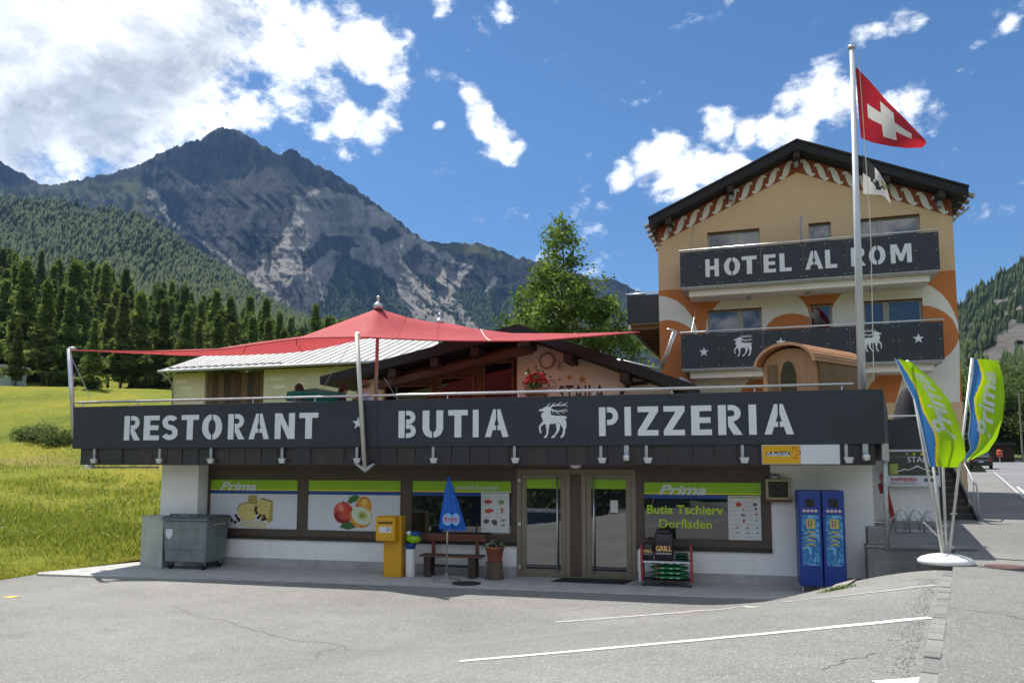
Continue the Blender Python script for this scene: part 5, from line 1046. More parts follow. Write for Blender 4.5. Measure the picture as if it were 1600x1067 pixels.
MB().prism([(p[0]+.1, p[1]+.13), (q[0], q[1]+.13), (q[0], zl(q[0])), (p[0]+.1, zl(p[0]+.1))], .9, .95, 'y').build('porch_boards', M('board_brown', (.17, .085, .05), .75, var=.3, vs=3, stretch=(1, 1, 8)), ch)
for px, py in ((612, 590), (678, 569), (741, 553), (887, 553), (975, 577), (820, 548)):
    u, z = cu(px, py, .1); z = zl(u)+.005; MB().box(u-.14, u+.14, .08, 1.4, z-.3, z).build('purlin', WOODD, ch, bevel=.02)
STX = M('sign_black', (.03, .03, .03), .6); GOLD = M('sign_gold', (.5, .27, .06), .6, var=.08)
text('STAILA', 'lettering', STX, ch, cu(873.5, 610, WV_)[0], cu(944.5, 610, WV_)[0], cu(905, 627, WV_)[1], cu(905, 601.5, WV_)[1], WV_-.004, bold=.01, space=1.1)
text('HOTEL', 'lettering', M('sign_grey', (.12, .13, .15), .6), ch, cu(846, 600, WV_)[0], cu(871, 600, WV_)[0], cu(860, 599, WV_)[1], cu(860, 593, WV_)[1], WV_-.004); text('RESTAURANT', 'lettering', MATS['sign_grey'], ch, cu(832, 600, WV_)[0], cu(871, 600, WV_)[0], cu(860, 608, WV_)[1], cu(860, 602, WV_)[1], WV_-.004)
for px, py, r in ((874, 593, .09), (890, 590, .12), (910, 593, .17)): u, z = cu(px, py, WV_); MB().prism(star_pts((0, 0), r, rot=96), 0, -.01, 'y').build('star_emblem', GOLD, ch, loc=(u, WV_, z))
u, z = cu(855, 564, WV_); MB().tube([(u+.25*math.cos(k*.2618), WV_-.03, z+.25*math.sin(k*.2618)) for k in range(25)], .035, 6).build('ring_ornament', M('straw_grey', (.3, .27, .22), .9, var=.3, vs=20), ch, True)
u, z = cu(875, 569, WV_); MB().lathe([(.03, -.2), (.07, -.16), (.05, -.08), (.02, 0), (.045, .04), (.04, .1), (.01, .12)], n=10).build('wall_lantern', GALV, ch, loc=(u, WV_-.14, z)); box('lantern_arm', GALV, ch, u-.015, u+.015, WV_-.14, WV_, z+.02, z+.05)
MB().tube([(cu(1034, 588, .4)[0], .4, cu(1034, 588, .4)[1]), (cu(1010, 598, .8)[0], .8, cu(1010, 598, .8)[1]), (cu(985, 601, WV_)[0], WV_-.05, cu(985, 601, WV_)[1]), (cu(972, 612, WV_)[0], WV_-.05, cu(972, 612, WV_)[1]), (cu(971, 640, WV_)[0], WV_-.05, cu(971, 640, WV_)[1])], .06, 8).build('downpipe', M('pipe_black', (.02, .02, .02), .5), ch, True)
box('side_wall', CREAM, ch, uWL, uWL+.3, WV_+.51, 10.5, -.3, lz-.6); box('side_wall', CREAM, ch, uWR-.3, uWR, WV_+.31, 10.5, -.3, rz_-.55)
u0, u1 = cu(562, 610, .9)[0], cu(600, 610, .9)[0]; MB().prism([(u0, -.2), (u0, cu(565, 599, .9)[1]), (cu(590, 590, .9)[0], cu(590, 590, .9)[1]), (u1, cu(600, 603, .9)[1]), (u1, -.2)], .85, 1.05, 'y').build('porch_wall', M('cream_light', (.6, .52, .38), .9, var=.06), ch)
# tilted steel arm on its roof, holding the sail
arm = empty('sail_arm', at(1033, 577, 23.6), 0, 'slanted steel tube arm on the chalet roof holding the tip of the red sail', 'support arm')
o_ = at(1033, 577, 23.6); rel = lambda px, py, d: tuple(at(px, py, d)-o_)
for i, dx in enumerate((0, 4)): MB().tube([rel(1031+dx, 577, 23.6), rel(1053+dx, 517, 23.2)], .032, 8).build('tube', STEEL, arm, True)
MB().tube([rel(1042, 514, 23.2), rel(1057, 517, 23.2)], .025, 8).build('cross_bar', STEEL, arm, True)
MB().tube([rel(964, 562, 23.6), rel(1034, 577, 23.6)], .04, 8).build('base_rail', STEEL, arm, True)

# ------------------------------------------------------------------ farmhouse with metal roof
FF = Frame((*at(400, 600, 40)[:2], 1.2), 18); fh = empty('farmhouse', FF.O, FF.a, 'cream farmhouse with pale standing seam metal roof beyond the terrace', 'house')
fu = lambda px, py, v=0: FF.on(px, py, v)
FCR = M('farm_cream', (.62, .58, .42), .9, var=.08, vs=1.5, bump=.3, bs=60, dirt=.15); METR = [M('metal_sheet_%d' % i, c, .4, .25, var=.08, vs=2) for i, c in enumerate([(.4, .39, .365), (.36, .35, .33), (.43, .42, .39)])]
e0, z0 = fu(250, 577, -.7); e1 = fu(640, 565, -.7)[0]; zE = (z0+fu(560, 567, -.7)[1])/2; tR = fu(362, 541, 5.2); zR = tR[1]
wL, wR, wp0, wp1 = fu(270, 600)[0], e1-.3, fu(320, 600)[0], fu(412, 600)[0]
mb = MB(); mb.box(wL, wp0, 0, .4, -1.5, zE-.1); mb.box(wp1, wR, 0, .4, -1.5, zE-.1); mb.box(wp0, wp1, 0, .4, -1.5, 1.5); mb.box(wL, wL+.4, .4, 10, -1.5, zE-.1); mb.build('wall', FCR, fh)
npk = 10; w = (wp1-wp0)/npk; WD = [M('barn_plank_%d' % i, c, .85, var=.35, vs=3, stretch=(4, 4, .5), bump=.4) for i, c in enumerate([(.1, .055, .03), (.07, .04, .025), (.16, .09, .05), (.05, .035, .025)])]
for i in range(npk): box('plank', WD[i % 4 if i not in (0, 9) else 2], fh, wp0+i*w+.008, wp0+(i+1)*w-.008, .15+random.uniform(0, .03), .2, 1.5, zE-.15)
ns = 30; hd_ = M('seam', (.46, .45, .43), .5, .2)
for i in range(ns):
    a, b = i/ns, (i+1)/ns; ua, ub = e0+(e1-e0)*a, e0+(e1-e0)*b; ta, tb = tR[0]+(e1-tR[0])*a, tR[0]+(e1-tR[0])*b; g = .02
    MB().add([(ua+g, -.7, zE), (ub-g, -.7, zE), (tb-g, 5.2, zR), (ta+g, 5.2, zR), (ua+g, -.7, zE-.05), (ub-g, -.7, zE-.05), (tb-g, 5.2, zR-.05), (ta+g, 5.2, zR-.05)], [(0, 1, 2, 3), (7, 6, 5, 4), (0, 4, 5, 1), (1, 5, 6, 2), (2, 6, 7, 3), (3, 7, 4, 0)]).build('roof_sheet', random.choice(METR), fh)
    MB().tube([(ua, -.72, zE+.012), (ta, 5.2, zR+.012)], .02, 4).build('roof_seam', hd_, fh)
MB().add([(e0, -.68, zE-.07), (e1, -.68, zE-.07), (e1, 5.2, zR-.07), (tR[0], 5.2, zR-.07), (e1, 11, zE-.07), (e0, 11, zE-.07)], [(0, 1, 2, 3), (3, 2, 4, 5)]).build('roof_deck', WOODD, fh)
MB().tube([(e0-.05, -.78, zE-.06), (e1, -.78, zE-.06)], .075, 8).build('gutter', GALV, fh, True); MB().tube([(e0+.3, -.4, zE+.17), (fu(440, 571, -.4)[0], -.4, zE+.17)], .03, 6).build('snow_guard', M('guard_dark', (.1, .09, .08), .6), fh)
for s in (-1, 0): MB().tube([(e0+.05, -.75, zE-.1), (e0+.35, -.5, zE-.35), (wL+.05, -.06, zE-.75), (wL+.05, -.06, -1)], .04, 6).build('downpipe', GALV, fh, True) if s == 0 else None
u, z = fu(472, 600); sf = MB()
for k in range(4): a = k*math.pi/4; sf.prism(stroke([(-.38*math.cos(a), -.38*math.sin(a)), (0, 0), (.38*math.cos(a), .38*math.sin(a))], .07), 0, -.006-.001*k, 'y')
sf.build('painted_snowflake', M('pale_paint', (.75, .72, .6), .9), fh, loc=(u, 0, z))
for px, py in ((283, 596), (290, 606), (432, 592), (436, 604)): u, z = fu(px, py); box('painted_block', MATS['pale_paint'], fh, u-.35, u+.35, -.004, 0, z-.09, z+.09)
# small pale hut at the forest edge
P = at(-12, 598, 97); ht = empty('hut', P, 0, 'small pale teal hut with flat grey roof at the forest edge', 'hut'); box('wall', M('hut_teal', (.36, .46, .43), .9, var=.1), ht, -2.2, 2.4, 0, 3, -.6, 1.9); MB().prism([(-2.5, 1.9), (2.8, 1.9), (2.6, 2.3), (-2.4, 2.45)], -.4, 3.4, 'y').build('roof', M('hut_roof', (.33, .32, .3), .8, var=.2), ht); box('window', GLASS_H, ht, .6, 1.4, -.02, .0, .6, 1.3)
# ------------------------------------------------------------------ shade sail and its masts
SAIL = M('sail_red', (.62, .1, .11), .75, var=.08, vs=2, bump=.6, bs=2.5, trans=.4, dist=.06)
SAILS = M('sail_seam', (.55, .5, .45), .7)
front = [(112, 547.5, 18.8), (230, 549, 18.7), (340, 546, 18.5), (400, 538, 18.2), (473, 529, 17.6), (556, 527, 16.8), (620, 529.5, 17.6), (706, 532.5, 18.8), (824, 532.5, 20.6), (900, 527.5, 22), (1000, 518.8, 23.4)]
ridge = [(112, 547, 18.8), (230, 548, 18.9), (340, 544.5, 19.2), (400, 535, 19.4), (473, 525.5, 19.6), (590, 482, 20), (640, 496.5, 20.4), (700, 508.5, 21), (800, 520.5, 22), (900, 520.8, 22.8), (1000, 518, 23.5)]
back = [(112, 547.5, 18.85), (230, 553, 19.6), (312, 556, 20.4), (400, 554, 21.2), (487, 547, 22), (600, 522, 23.6), (686, 504, 25.2), (760, 517.5, 24.6), (840, 523, 23.7), (920, 521, 23.7), (1000, 518.4, 23.6)]
def resample(rows, n, lin=False):
    P = np.array([at(*p) for p in rows]); t = np.linspace(0, len(rows)-1, n); out = []
    for x in t:
        i = min(int(x), len(rows)-2); f = x-i; p0, p1, p2, p3 = P[max(i-1, 0)], P[i], P[i+1], P[min(i+2, len(P)-1)]
        out.append(.5*((2*p1)+(-p0+p2)*f+(2*p0-5*p1+4*p2-p3)*f*f+(-p0+3*p1-3*p2+p3)*f**3))
        if lin: out[-1] = p1+(p2-p1)*f
    return np.array(out)
nc = 81; RF, RR, RB = resample(front, nc), resample(ridge, nc, True), resample(back, nc); rows = []
for t in np.linspace(0, 1, 9): q = RF*(1-t)+RR*t; q[:, 2] -= .25*np.sin(np.pi*t)*np.exp(-((np.arange(nc)-40)/16.)**2); rows.append(q)
for t in np.linspace(0, 1, 9)[1:]: q = RR*(1-t)+RB*t; q[:, 2] -= .25*np.sin(np.pi*t)*np.exp(-((np.arange(nc)-42)/14.)**2); rows.append(q)
G3 = np.array(rows); o_ = np.array(at(590, 600, 20)); G3 = G3 - o_
idx = np.arange(G3.shape[0]*nc).reshape(G3.shape[0], nc); F = np.stack([idx[:-1, :-1], idx[:-1, 1:], idx[1:, 1:], idx[1:, :-1]], -1).reshape(-1, 4)
sail = empty('shade_sail', o_, 0, 'large red fabric shade sail stretched in a tent shape over the terrace', 'shade sail')
link('fabric', np_mesh('fabric', G3.reshape(-1, 3), F, SAIL, True), sail)
for ci in (10, 22, 31, 47, 54, 68): MB().tube([tuple(p) for p in G3[:, ci]], .009, 4).build('panel_seam', SAIL, sail)
MB().tube([tuple(p) for p in G3[:, 60]], .02, 4).build('seam', SAILS, sail); MB().tube([tuple(p + [0, 0, .0]) for p in G3[0]], .018, 5).build('hem_cord', SAIL, sail)
def pole(name, a, b, r, mat, label, cat='mast', extra=None, n=10):
    a = np.array(a); e = empty(name, a, 0, label, cat); MB().tube([(0, 0, 0), tuple(np.array(b)-a)], r, n).build('tube', mat, e, True)
    if extra: extra(e, np.array(b)-a)
    return e
cpt = SH.w(SH.on(118, 640, -1.15)[0], -1.15, DK)
def cap1(e, t): MB().tube([tuple(t), tuple(t + [.16, -.02, .01])], .045, 8).build('pulley', STEEL, e, True); MB().tube([tuple(t*.95), tuple(t*.45+[.25, .4, 0])], .008, 4).build('guy_wire', STEEL, e)
pole('corner_mast', cpt, at(108, 545, 18.7), .055, STEEL, 'leaning steel corner mast at the far left end of the terrace', extra=cap1)
fb_ = np.array(SH.w(SH.on(570, 733, -1.4)[0], -1.4, SH.on(570, 733, -1.4)[1]))
def brk(e, t): MB().prism([(-.22, .12), (0, -.06), (.22, .12), (.16, .12), (0, .02), (-.16, .12)], -.03, .2, 'y').build('foot_bracket', GALV, e); MB().tube([tuple(t), tuple(t+[.03, .1, -.08])], .05, 8).build('shackle', STEEL, e)
pole('front_mast', fb_, at(557.5, 521, fb_[1]+.1), .048, M('mast_pale', (.55, .53, .47), .45, .4, var=.1), 'pale slanted mast bolted to the front of the terrace parapet', extra=brk)
def ball(e, t): MB().lathe([(.02, 0), (.1, .03), (.13, .1), (.1, .17), (.03, .2), (.03, .3), (.06, .33), (.02, .38)], n=14).build('finial', STEEL, e, True, loc=tuple(t+[0, 0, -.02])); MB().tube([tuple(t-[0, 0, .18]), tuple(t)], [.16, .1], 10).build('collar', M('maroon', (.12, .01, .015), .8), e)
pb = at(587, 600, 20); pole('centre_mast', (pb[0], pb[1], DK), at(591, 483, 20), .045, GALV, 'thin upright mast under the peak of the red sail', extra=ball)
pb = at(687, 536, 25.2); pole('rear_mast', tuple(pb), at(687, 506, 25.2), .045, GALV, 'short rear mast on the chalet roof behind the red sail, with silver finial', extra=ball)
for (a, b, lab) in [((546, 540, 17), (441, 706, 17.6), 'thin guy wire running down to the parapet beside the word ending in T'), ((600, 590, 17.2), (672, 705, 16.4), 'thin guy wire crossing the parapet in front of the letter B')]:
    p, q = at(*a), at(*b); e = empty('guy_wire', q, 0, lab, 'wire'); MB().tube([(0, 0, 0), tuple(p-q)], .006, 4).build('strand', M('wire_grey', (.3, .3, .3), .5), e)
# ------------------------------------------------------------------ flagpole and flags
fp = SH.w(SH.on(1346, 605, -.85)[0], -.85, DK); ft = at(1331, 76, fp[1]+.15)
def fpx(e, t):
    MB().lathe([(.07, 0), (.07, .05), (.02, .07)], n=12).build('truck_cap', STEEL, e, True, loc=tuple(t)); d = t/np.linalg.norm(t); c = np.array([.14, -.05, 0])
    MB().tube([tuple(t*.985+c*.8), tuple(t*.5+c*1.6), tuple(t*.12+c*1.4)], .008, 5).build('halyard', M('rope', (.6, .58, .5), .8), e)
e = empty('flagpole', fp, 0, 'tall white flagpole rising from the terrace in front of the hotel', 'flagpole'); tt_ = ft-fp; MB().tube([(0, 0, 0), tuple(tt_)], [.085, .045], 14).build('pole', M('pole_white', (.55, .57, .6), .35, .3, var=.05), e, True); fpx(e, tt_)
def cloth(name, rows_px, d0, wave, mats, fn, label, cat='flag', n=36, m=36, deep=.12):
    """rows_px: hoist->fly columns of pixel points (top..bottom); interpolated to an n x m cloth"""
    C = np.array(rows_px, float); k, j = C.shape[:2]
    def interp(s, t):
        a = s*(k-1); i = min(int(a), k-2); f = a-i; b = t*(j-1); q = min(int(b), j-2); g = b-q
        return (C[i, q]*(1-f)+C[i+1, q]*f)*(1-g)+(C[i, q+1]*(1-f)+C[i+1, q+1]*f)*g
    V = []; o0 = at(*C[0, -1], d0)
    for a in range(n+1):
        for b in range(m+1):
            s, t = a/n, b/m; p = interp(s, t); V.append(at(p[0], p[1], d0 - deep*s*math.sin(wave[0]*s+wave[1]*t+wave[2]) - .3*deep*math.sin(9*s+4*t)*s) - o0)
    idx = np.arange((n+1)*(m+1)).reshape(n+1, m+1); F = np.stack([idx[:-1, :-1], idx[1:, :-1], idx[1:, 1:], idx[:-1, 1:]], -1).reshape(-1, 4); mi = [fn((a+.5)/n, (b+.5)/m) for a in range(n) for b in range(m)]
    e = empty(name, o0, 0, label, cat); o = link('cloth', np_mesh('cloth', V, F, mats, True, mi=mi), e); m_ = o.modifiers.new('s', 'SUBSURF'); m_.levels = 1; m_.render_levels = 1
    return e, lambda s, t, off=.006: at(*interp(s, t), d0 - deep*s*math.sin(wave[0]*s+wave[1]*t+wave[2]) - .3*deep*math.sin(9*s+4*t)*s - off) - o0
FR = M('flag_red', (.45, .02, .035), .8, var=.05, trans=.4); FW = M('flag_white', (.72, .70, .66), .8, var=.03, trans=.4); FB = M('flag_black', (.05, .05, .05), .8, trans=.3)
dF = float(fp[1]) + .1
cross = lambda s, t: 1 if (abs(s-.5) < .1 and abs(t-.5) < .32) or (abs(t-.5) < .1 and abs(s-.5) < .32) else 0
cloth('swiss_flag', [[(1336.5, 104), (1339, 142), (1342, 180), (1345, 216)], [(1360, 128), (1361, 160), (1363, 195), (1366, 224)], [(1384, 156), (1386, 178), (1389, 206), (1393, 229)], [(1412, 184), (1414, 200), (1416, 217), (1418, 232)], [(1446, 219), (1447, 222), (1446, 226), (1441, 231)]], dF, (7, 3, 0), [FR, FW], cross, 'red flag with a white cross flying near the top of the flagpole', n=40, m=40, deep=.16)
def grb(s, t):
    if s < .45 and t < .48 - .1*s: return 1
    if .3 < s < .85 and abs(t-.62-.12*math.sin(s*14)) < .06 or (.45 < s < .6 and .42 < t < .8): return 1
    if s > .7 and .2 < t < .42: return 2
    return 0
cloth('canton_flag', [[(1347.5, 242), (1348, 273), (1348.5, 303)], [(1362, 256), (1362, 282), (1363, 304)], [(1374, 270), (1376, 288), (1380, 306)], [(1384, 288), (1388, 302), (1392, 318)]], dF, (6, 2, 1), [FW, FB, M('flag_gold', (.5, .36, .08), .8, trans=.3)], grb, 'small white and black heraldic flag below the red one', n=28, m=24, deep=.08)
# green banners in a white base
fb0 = gz(1478, 879, .86); dB = fb0[1]
st = empty('banner_stand', (fb0[0], fb0[1], .855), 0, 'white domed banner base with four slender poles at the kerb end', 'banner stand'); BW = M('base_white', (.68, .68, .66), .5, var=.05, dirt=.1); PW = M('pole_grey', (.55, .55, .53), .4, .3)
MB().lathe([(.41, 0), (.41, .05), (.36, .09), (.24, .13), (.1, .155), (0, .16)], n=36).build('base', BW, st, True)
for (a, b) in [((1418, 562), (1474, 872)), ((1519, 559), (1482, 872)), ((1455, 700), (1476, 872)), ((1470, 640), (1479, 872))]:
    p, q = at(*b, dB), at(*a, dB-.05); MB().tube([tuple(p-fb0+[0, 0, .0]), tuple(q-fb0)], .022, 8).build('pole', PW, st, True)
    mid = (p*.78+q*.22)-fb0; MB().tube([tuple(mid-[.05, 0, 0]), tuple(mid+[.05, 0, .005])], .014, 6).build('clamp', GALV, st)
MB().tube([tuple(at(1443, 815, dB)-fb0), tuple(at(1466, 837, dB)-fb0)], .014, 6).build('side_arm', PW, st); MB().tube([tuple(at(1478, 845, dB)-fb0), tuple(at(1490, 855, dB)-fb0)], .014, 6).build('side_arm', PW, st)
BG = M('banner_lime', srgb(160, 205, 0), .65, var=.05, trans=.4); BB = M('banner_blue', srgb(60, 125, 190), .65, var=.05, trans=.35); BY = M('banner_yellow', srgb(235, 215, 30), .65, trans=.35); BWH = M('banner_white', (.72, .73, .74), .7, trans=.35)
def bfn(s, t):
    e_ = .17 + .16*t + .07*math.sin(t*11); 
    return 3 if s < .04 else 1 if s < e_ else 2 if s < e_+.06+.03*t else 0
def letters_on(e, f, s0, s1, t0, t1):
    cu = bpy.data.curves.new('t', 'FONT'); cu.body = 'Prima'; cu.shear = .3; cu.offset = .03; cu.resolution_u = 3; o = bpy.data.objects.new('t', cu); col.objects.link(o); dg = bpy.context.evaluated_depsgraph_get(); me = bpy.data.meshes.new_from_object(o.evaluated_get(dg)); bpy.data.objects.remove(o); bpy.data.curves.remove(cu)
    n = len(me.vertices); c = np.zeros(n*3); me.vertices.foreach_get('co', c); c = c.reshape(-1, 3); mn, mx = c.min(0), c.max(0)
    for i, p in enumerate(c):
        x = (p[0]-mn[0])/(mx[0]-mn[0]); y = (p[1]-mn[1])/(mx[1]-mn[1]); me.vertices[i].co = f(s0+(s1-s0)*(1-y), t1+(t0-t1)*x, .012)
    me.materials.clear(); me.materials.append(BWH); link('lettering', me, e)
e1_, f1_ = cloth('lime_banner', [[(1398, 560), (1412, 592), (1428, 625), (1434, 648), (1440, 672), (1446, 700), (1452, 729)], [(1408, 562), (1424, 590), (1444, 622), (1452, 648), (1458, 675), (1462, 702), (1466, 729)], [(1416, 564), (1440, 590), (1462, 620), (1474, 648), (1482, 676), (1484, 704), (1482, 730)], [(1424, 566), (1456, 592), (1482, 624), (1496, 656), (1506, 690), (1509, 712), (1498, 730)]], dB-.08, (3, 7, .3), [BG, BB, BY, BWH], bfn, 'lime green and blue banner on the stand, wrapped forward over its pole, nearer the hotel', 'banner', n=34, m=56, deep=.1)
letters_on(e1_, f1_, .34, .82, .12, .7)
e2_, f2_ = cloth('lime_banner', [[(1520, 560), (1519, 585), (1512, 622), (1516, 650), (1512, 680), (1516, 700), (1506, 718)], [(1533, 561), (1538, 590), (1530, 622), (1532, 652), (1530, 680), (1526, 702), (1512, 719)], [(1547, 562), (1554, 592), (1552, 624), (1550, 654), (1545, 684), (1535, 704), (1517, 718)], [(1560, 564), (1568, 592), (1570, 622), (1567, 652), (1558, 684), (1544, 705), (1521, 717)]], dB-.08, (4, 6, 1.2), [BG, BB, BY, BWH], bfn, 'lime green and blue banner bulging over the road, right of the stand', 'banner', n=34, m=56, deep=.12)
letters_on(e2_, f2_, .26, .72, .1, .68)

# ------------------------------------------------------------------ things in front of the shop
def sp(name, u, v, label, cat, z=0, group=None, rz=0): return empty(name, SH.w(u, v, z), SH.a+rz, label, cat, group)
def span(px0, px1, v, py=850): return SH.on(px0, py, v)[0], SH.on(px1, py, v)[0]
# metal cabinet
u0, u1 = span(220, 254, -.86); e = sp('metal_cabinet', u0, -.86, 'pale zinc metal cabinet standing left of the waste container', 'cabinet'); h = SH.on(236, 806, -.86)[1]; CAB = M('zinc_pale', (.42, .46, .42), .5, .3, var=.15, vs=3, dirt=.2); box('body', CAB, e, 0, u1-u0, 0, .45, 0, h-.03, .008); box('lid', CAB, e, -.012, u1-u0+.012, -.012, .46, h-.028, h, .006); MB().tube([(.03, -.012, h*.52), (.03, .002, h*.52)], .018, 8).build('lock', STEEL, e)
# waste container
v = -1.0; u0, u1 = span(255, 322, v); W = u1-u0; e = sp('waste_container', u0, v, 'grey galvanised waste container on castors with closed lid', 'waste container'); BINM = M('bin_galv', (.20, .235, .24), .55, .35, var=.25, vs=3.5, bump=.15, bs=25, dirt=.4); zb_, zt_ = .17, SH.on(290, 813, v)[1]; D_ = .82
MB().add([(.04, .03, zb_), (W-.04, .03, zb_), (W-.04, D_-.03, zb_), (.04, D_-.03, zb_), (-.02, -.02, zt_), (W+.02, -.02, zt_), (W+.02, D_+.02, zt_), (-.02, D_+.02, zt_)], [(0, 3, 2, 1), (4, 5, 6, 7), (0, 1, 5, 4), (1, 2, 6, 5), (2, 3, 7, 6), (3, 0, 4, 7)]).build('body', BINM, e, bevel=.03)
box('rim', BINM, e, -.06, W+.06, -.06, D_+.06, zt_, zt_+.035, .012)
MB().prism([(-.06, zt_+.036), (D_+.06, zt_+.036), (D_+.02, zt_+.09), (D_*.5, zt_+.13), (0, zt_+.09)], -.05, W+.05, 'x').build('lid', M('bin_lid', (.1, .12, .125), .5, .3, var=.2, dirt=.3), e, bevel=.015)
for x in (.3, W-.3): MB().tube([(x-.09, -.02, zt_+.1), (x-.09, -.05, zt_+.15), (x+.09, -.05, zt_+.15), (x+.09, -.02, zt_+.1)], .013, 6).build('lid_handle', M('rubber', (.02, .02, .02), .8), e)
for x in (-.045, W+.045): MB().tube([(x, .2, zt_-.1), (x, .62, zt_-.1)], .02, 8).build('trunnion', STEEL, e)
for x in (.14, W-.14):
    for y in (.12, D_-.12):
        w = MB().tube([(x-.025, y, .08), (x+.025, y, .08)], .08, 16).build('castor', MATS['rubber'], e, True); box('fork', GALV, w, x-.04, x+.04, y-.025, y+.025, .1, zb_+.02)
for z in (.45, .75): box('rib', BINM, e, .08, W-.08, -.012+.02*(zt_-z), .02, z, z+.03, .008)
MB().prism([(.08, zt_-.2), (.26, zt_-.2), (.26, zt_-.36), (.17, zt_-.44), (.08, zt_-.36)], -.03, -.008, 'y').build('sticker', POST, e)
# letter box
v = -.85; u0, u1 = span(599, 623, v, 880); e = sp('letter_box', (u0+u1)/2, v, 'bright yellow post letter box on a yellow column', 'letter box'); YB = M('post_yellow', (.62, .32, .008), .4, var=.06, dirt=.1); w = (u1-u0)/2
zt_ = SH.on(605, 806, v)[1]; box('column', YB, e, -w, w+.05, 0, .26, 0, zt_, .012)
hu0, hu1 = span(587, 617, v-.2, 820); hc = (u0+u1)/2; zh0 = SH.on(600, 846, v-.2)[1]
hb = MB().prism([(-.2, zh0+.03), (-.17, zh0), (-.002, zh0), (-.002, zt_-.02), (-.1, zt_+.015), (-.2, zt_-.02)], hu0-hc, hu1-hc, 'x').build('collecting_box', YB, e, bevel=.015)
box('slot', M('slot_dark', (.05, .03, .005), .6), hb, hu0-hc+.06, hu1-hc-.06, -.206, -.199, zt_-.15, zt_-.11); box('flap', YB, hb, hu0-hc+.05, hu1-hc-.05, -.225, -.2, zt_-.11, zt_-.07, .006)
box('notice', SHEET, hb, hu0-hc+.08, hu1-hc-.08, -.204, -.2, zt_-.34, zt_-.21)
for i, (x, z) in enumerate(((.28, -.25), (.3, -.3), (.33, -.27), (.27, -.31))): box('print', STX, hb, hu0-hc+x-.012, hu0-hc+x+.012, -.2065, -.2041, zt_+z, zt_+z+.025)
text('LA POSTA', 'lettering', M('post_dark_yellow', (.3, .18, .02), .5), hb, hu0-hc+.28, hu0-hc+.38, zh0+.08, zh0+.1, -.201)
# white bin with green bag
v = -.72; u0, u1 = span(634.5, 648, v, 880); r = (u1-u0)/2; e = sp('small_bin', (u0+u1)/2, v, 'small round white bin with blue rim beside the letter box', 'bin'); MB().lathe([(r*.92, 0), (r, .02), (r, .62), (r*.96, .62)], n=20).build('body', BW, e, True); MB().lathe([(r*1.05, .61), (r*1.08, .66), (r*1.3, .7), (r*1.3, .72), (0, .72)], n=20).build('rim', BLUF, e, True)
bag = sp('shopping_bag', (u0+u1)/2+.06, v, 'bulging lime green and blue bag lying on the white bin', 'bag', .722)
def blob(name, mat, parent, rad, c=(0, 0, 0), amp=.25, fr=3.0, nu=18, nv=12, seed=0, flat=-1):
    V = []; F = []
    for j in range(nv+1):
        th = math.pi*j/nv
        for i in range(nu):
            ph = 2*math.pi*i/nu; d = Vector((math.sin(th)*math.cos(ph), math.sin(th)*math.sin(ph), math.cos(th))); k = 1+amp*mnoise.noise(d*fr+Vector((seed*3.1, 0, 0))); V.append((c[0]+d.x*rad[0]*k, c[1]+d.y*rad[1]*k, c[2]+max(d.z, flat)*rad[2]*k))
    for j in range(nv):
        for i in range(nu): F.append((j*nu+i, (j+1)*nu+i, (j+1)*nu+(i+1) % nu, j*nu+(i+1) % nu))
    return MB().add(V, F).build(name, mat, parent, True)
blob('bag_body', LIME, bag, (.17, .12, .1), (0, 0, .1), .3, 3, flat=-.95); blob('bag_top', BLUF, bag, (.13, .1, .07), (.05, 0, .2), .4, 4, seed=2); blob('bag_fold', POST, bag, (.06, .05, .05), (-.08, -.04, .22), .4, 4, seed=3)
# bench
v = -.62; u0, u1 = span(655, 752, v, 868); e = sp('wooden_bench', u0, v, 'weathered brown wooden bench with plank backrest under the shop window', 'bench'); WB = M('bench_wood', (.13, .065, .04), .75, var=.3, vs=4, stretch=(1, 6, 6), bump=.3); WB2 = M('bench_wood_dark', (.05, .032, .024), .8, var=.35, vs=5, bump=.3); L_ = u1-u0
for i in range(2): box('seat_plank', WB, e, 0, L_, -.02+i*.19, .16+i*.19, .43, .475, .01)
box('back_plank', M('bench_red', (.16, .055, .035), .7, var=.25, vs=4, stretch=(1, 6, 6)), e, .02, L_-.02, .36, .395, .74, .9, .01)
for x in (.1, L_-.3): box('leg', WB2, e, x, x+.16, 0, .08, 0, .43, .01); box('leg', WB2, e, x+.04, x+.14, .27, .35, 0, .43, .01); box('back_post', MATS['bench_red'], e, x+.05, x+.13, .36, .41, .43, .74, .008)
box('stretcher', WB2, e, .27, L_-.3, .16, .2, .2, .25, .006)
# potted flowers on a stump
v = -.55; uc_ = SH.on(773, 880, v)[0]; e = sp('tree_stump', uc_, v, 'short dark tree stump carrying the terracotta pot', 'stump'); hs = SH.on(773, 877, v)[1]
sb_ = MB(); 
for z, r in ((0, .2), (.08, .175), (hs*.6, .165), (hs, .175)): sb_.v += [(r*(1+.08*math.sin(3*k)+.06*math.sin(7*k+z*9))*math.cos(k*6.283/24), r*(1+.08*math.sin(3*k)+.06*math.sin(7*k+z*9))*math.sin(k*6.283/24), z) for k in range(24)]
for j in range(3): sb_.f += [(j*24+i, j*24+(i+1) % 24, (j+1)*24+(i+1) % 24, (j+1)*24+i) for i in range(24)]
sb_.f.append(tuple(range(72, 96))); sb_.m = [0]*len(sb_.f); sb_.build('stump_body', BARK, e)
e = sp('flower_pot', uc_, v, 'terracotta pot of small white flowers standing on the stump', 'flower pot', hs); TER = M('terracotta', (.3, .095, .055), .8, var=.15, vs=6, dirt=.15); hpz = SH.on(773, 853, v)[1]-hs
MB().lathe([(.14, 0), (.15, .01), (.19, hpz*.8), (.205, hpz*.8), (.21, hpz), (.185, hpz), (.17, hpz-.06), (0, hpz-.06)], n=26).build('pot', TER, e, True)
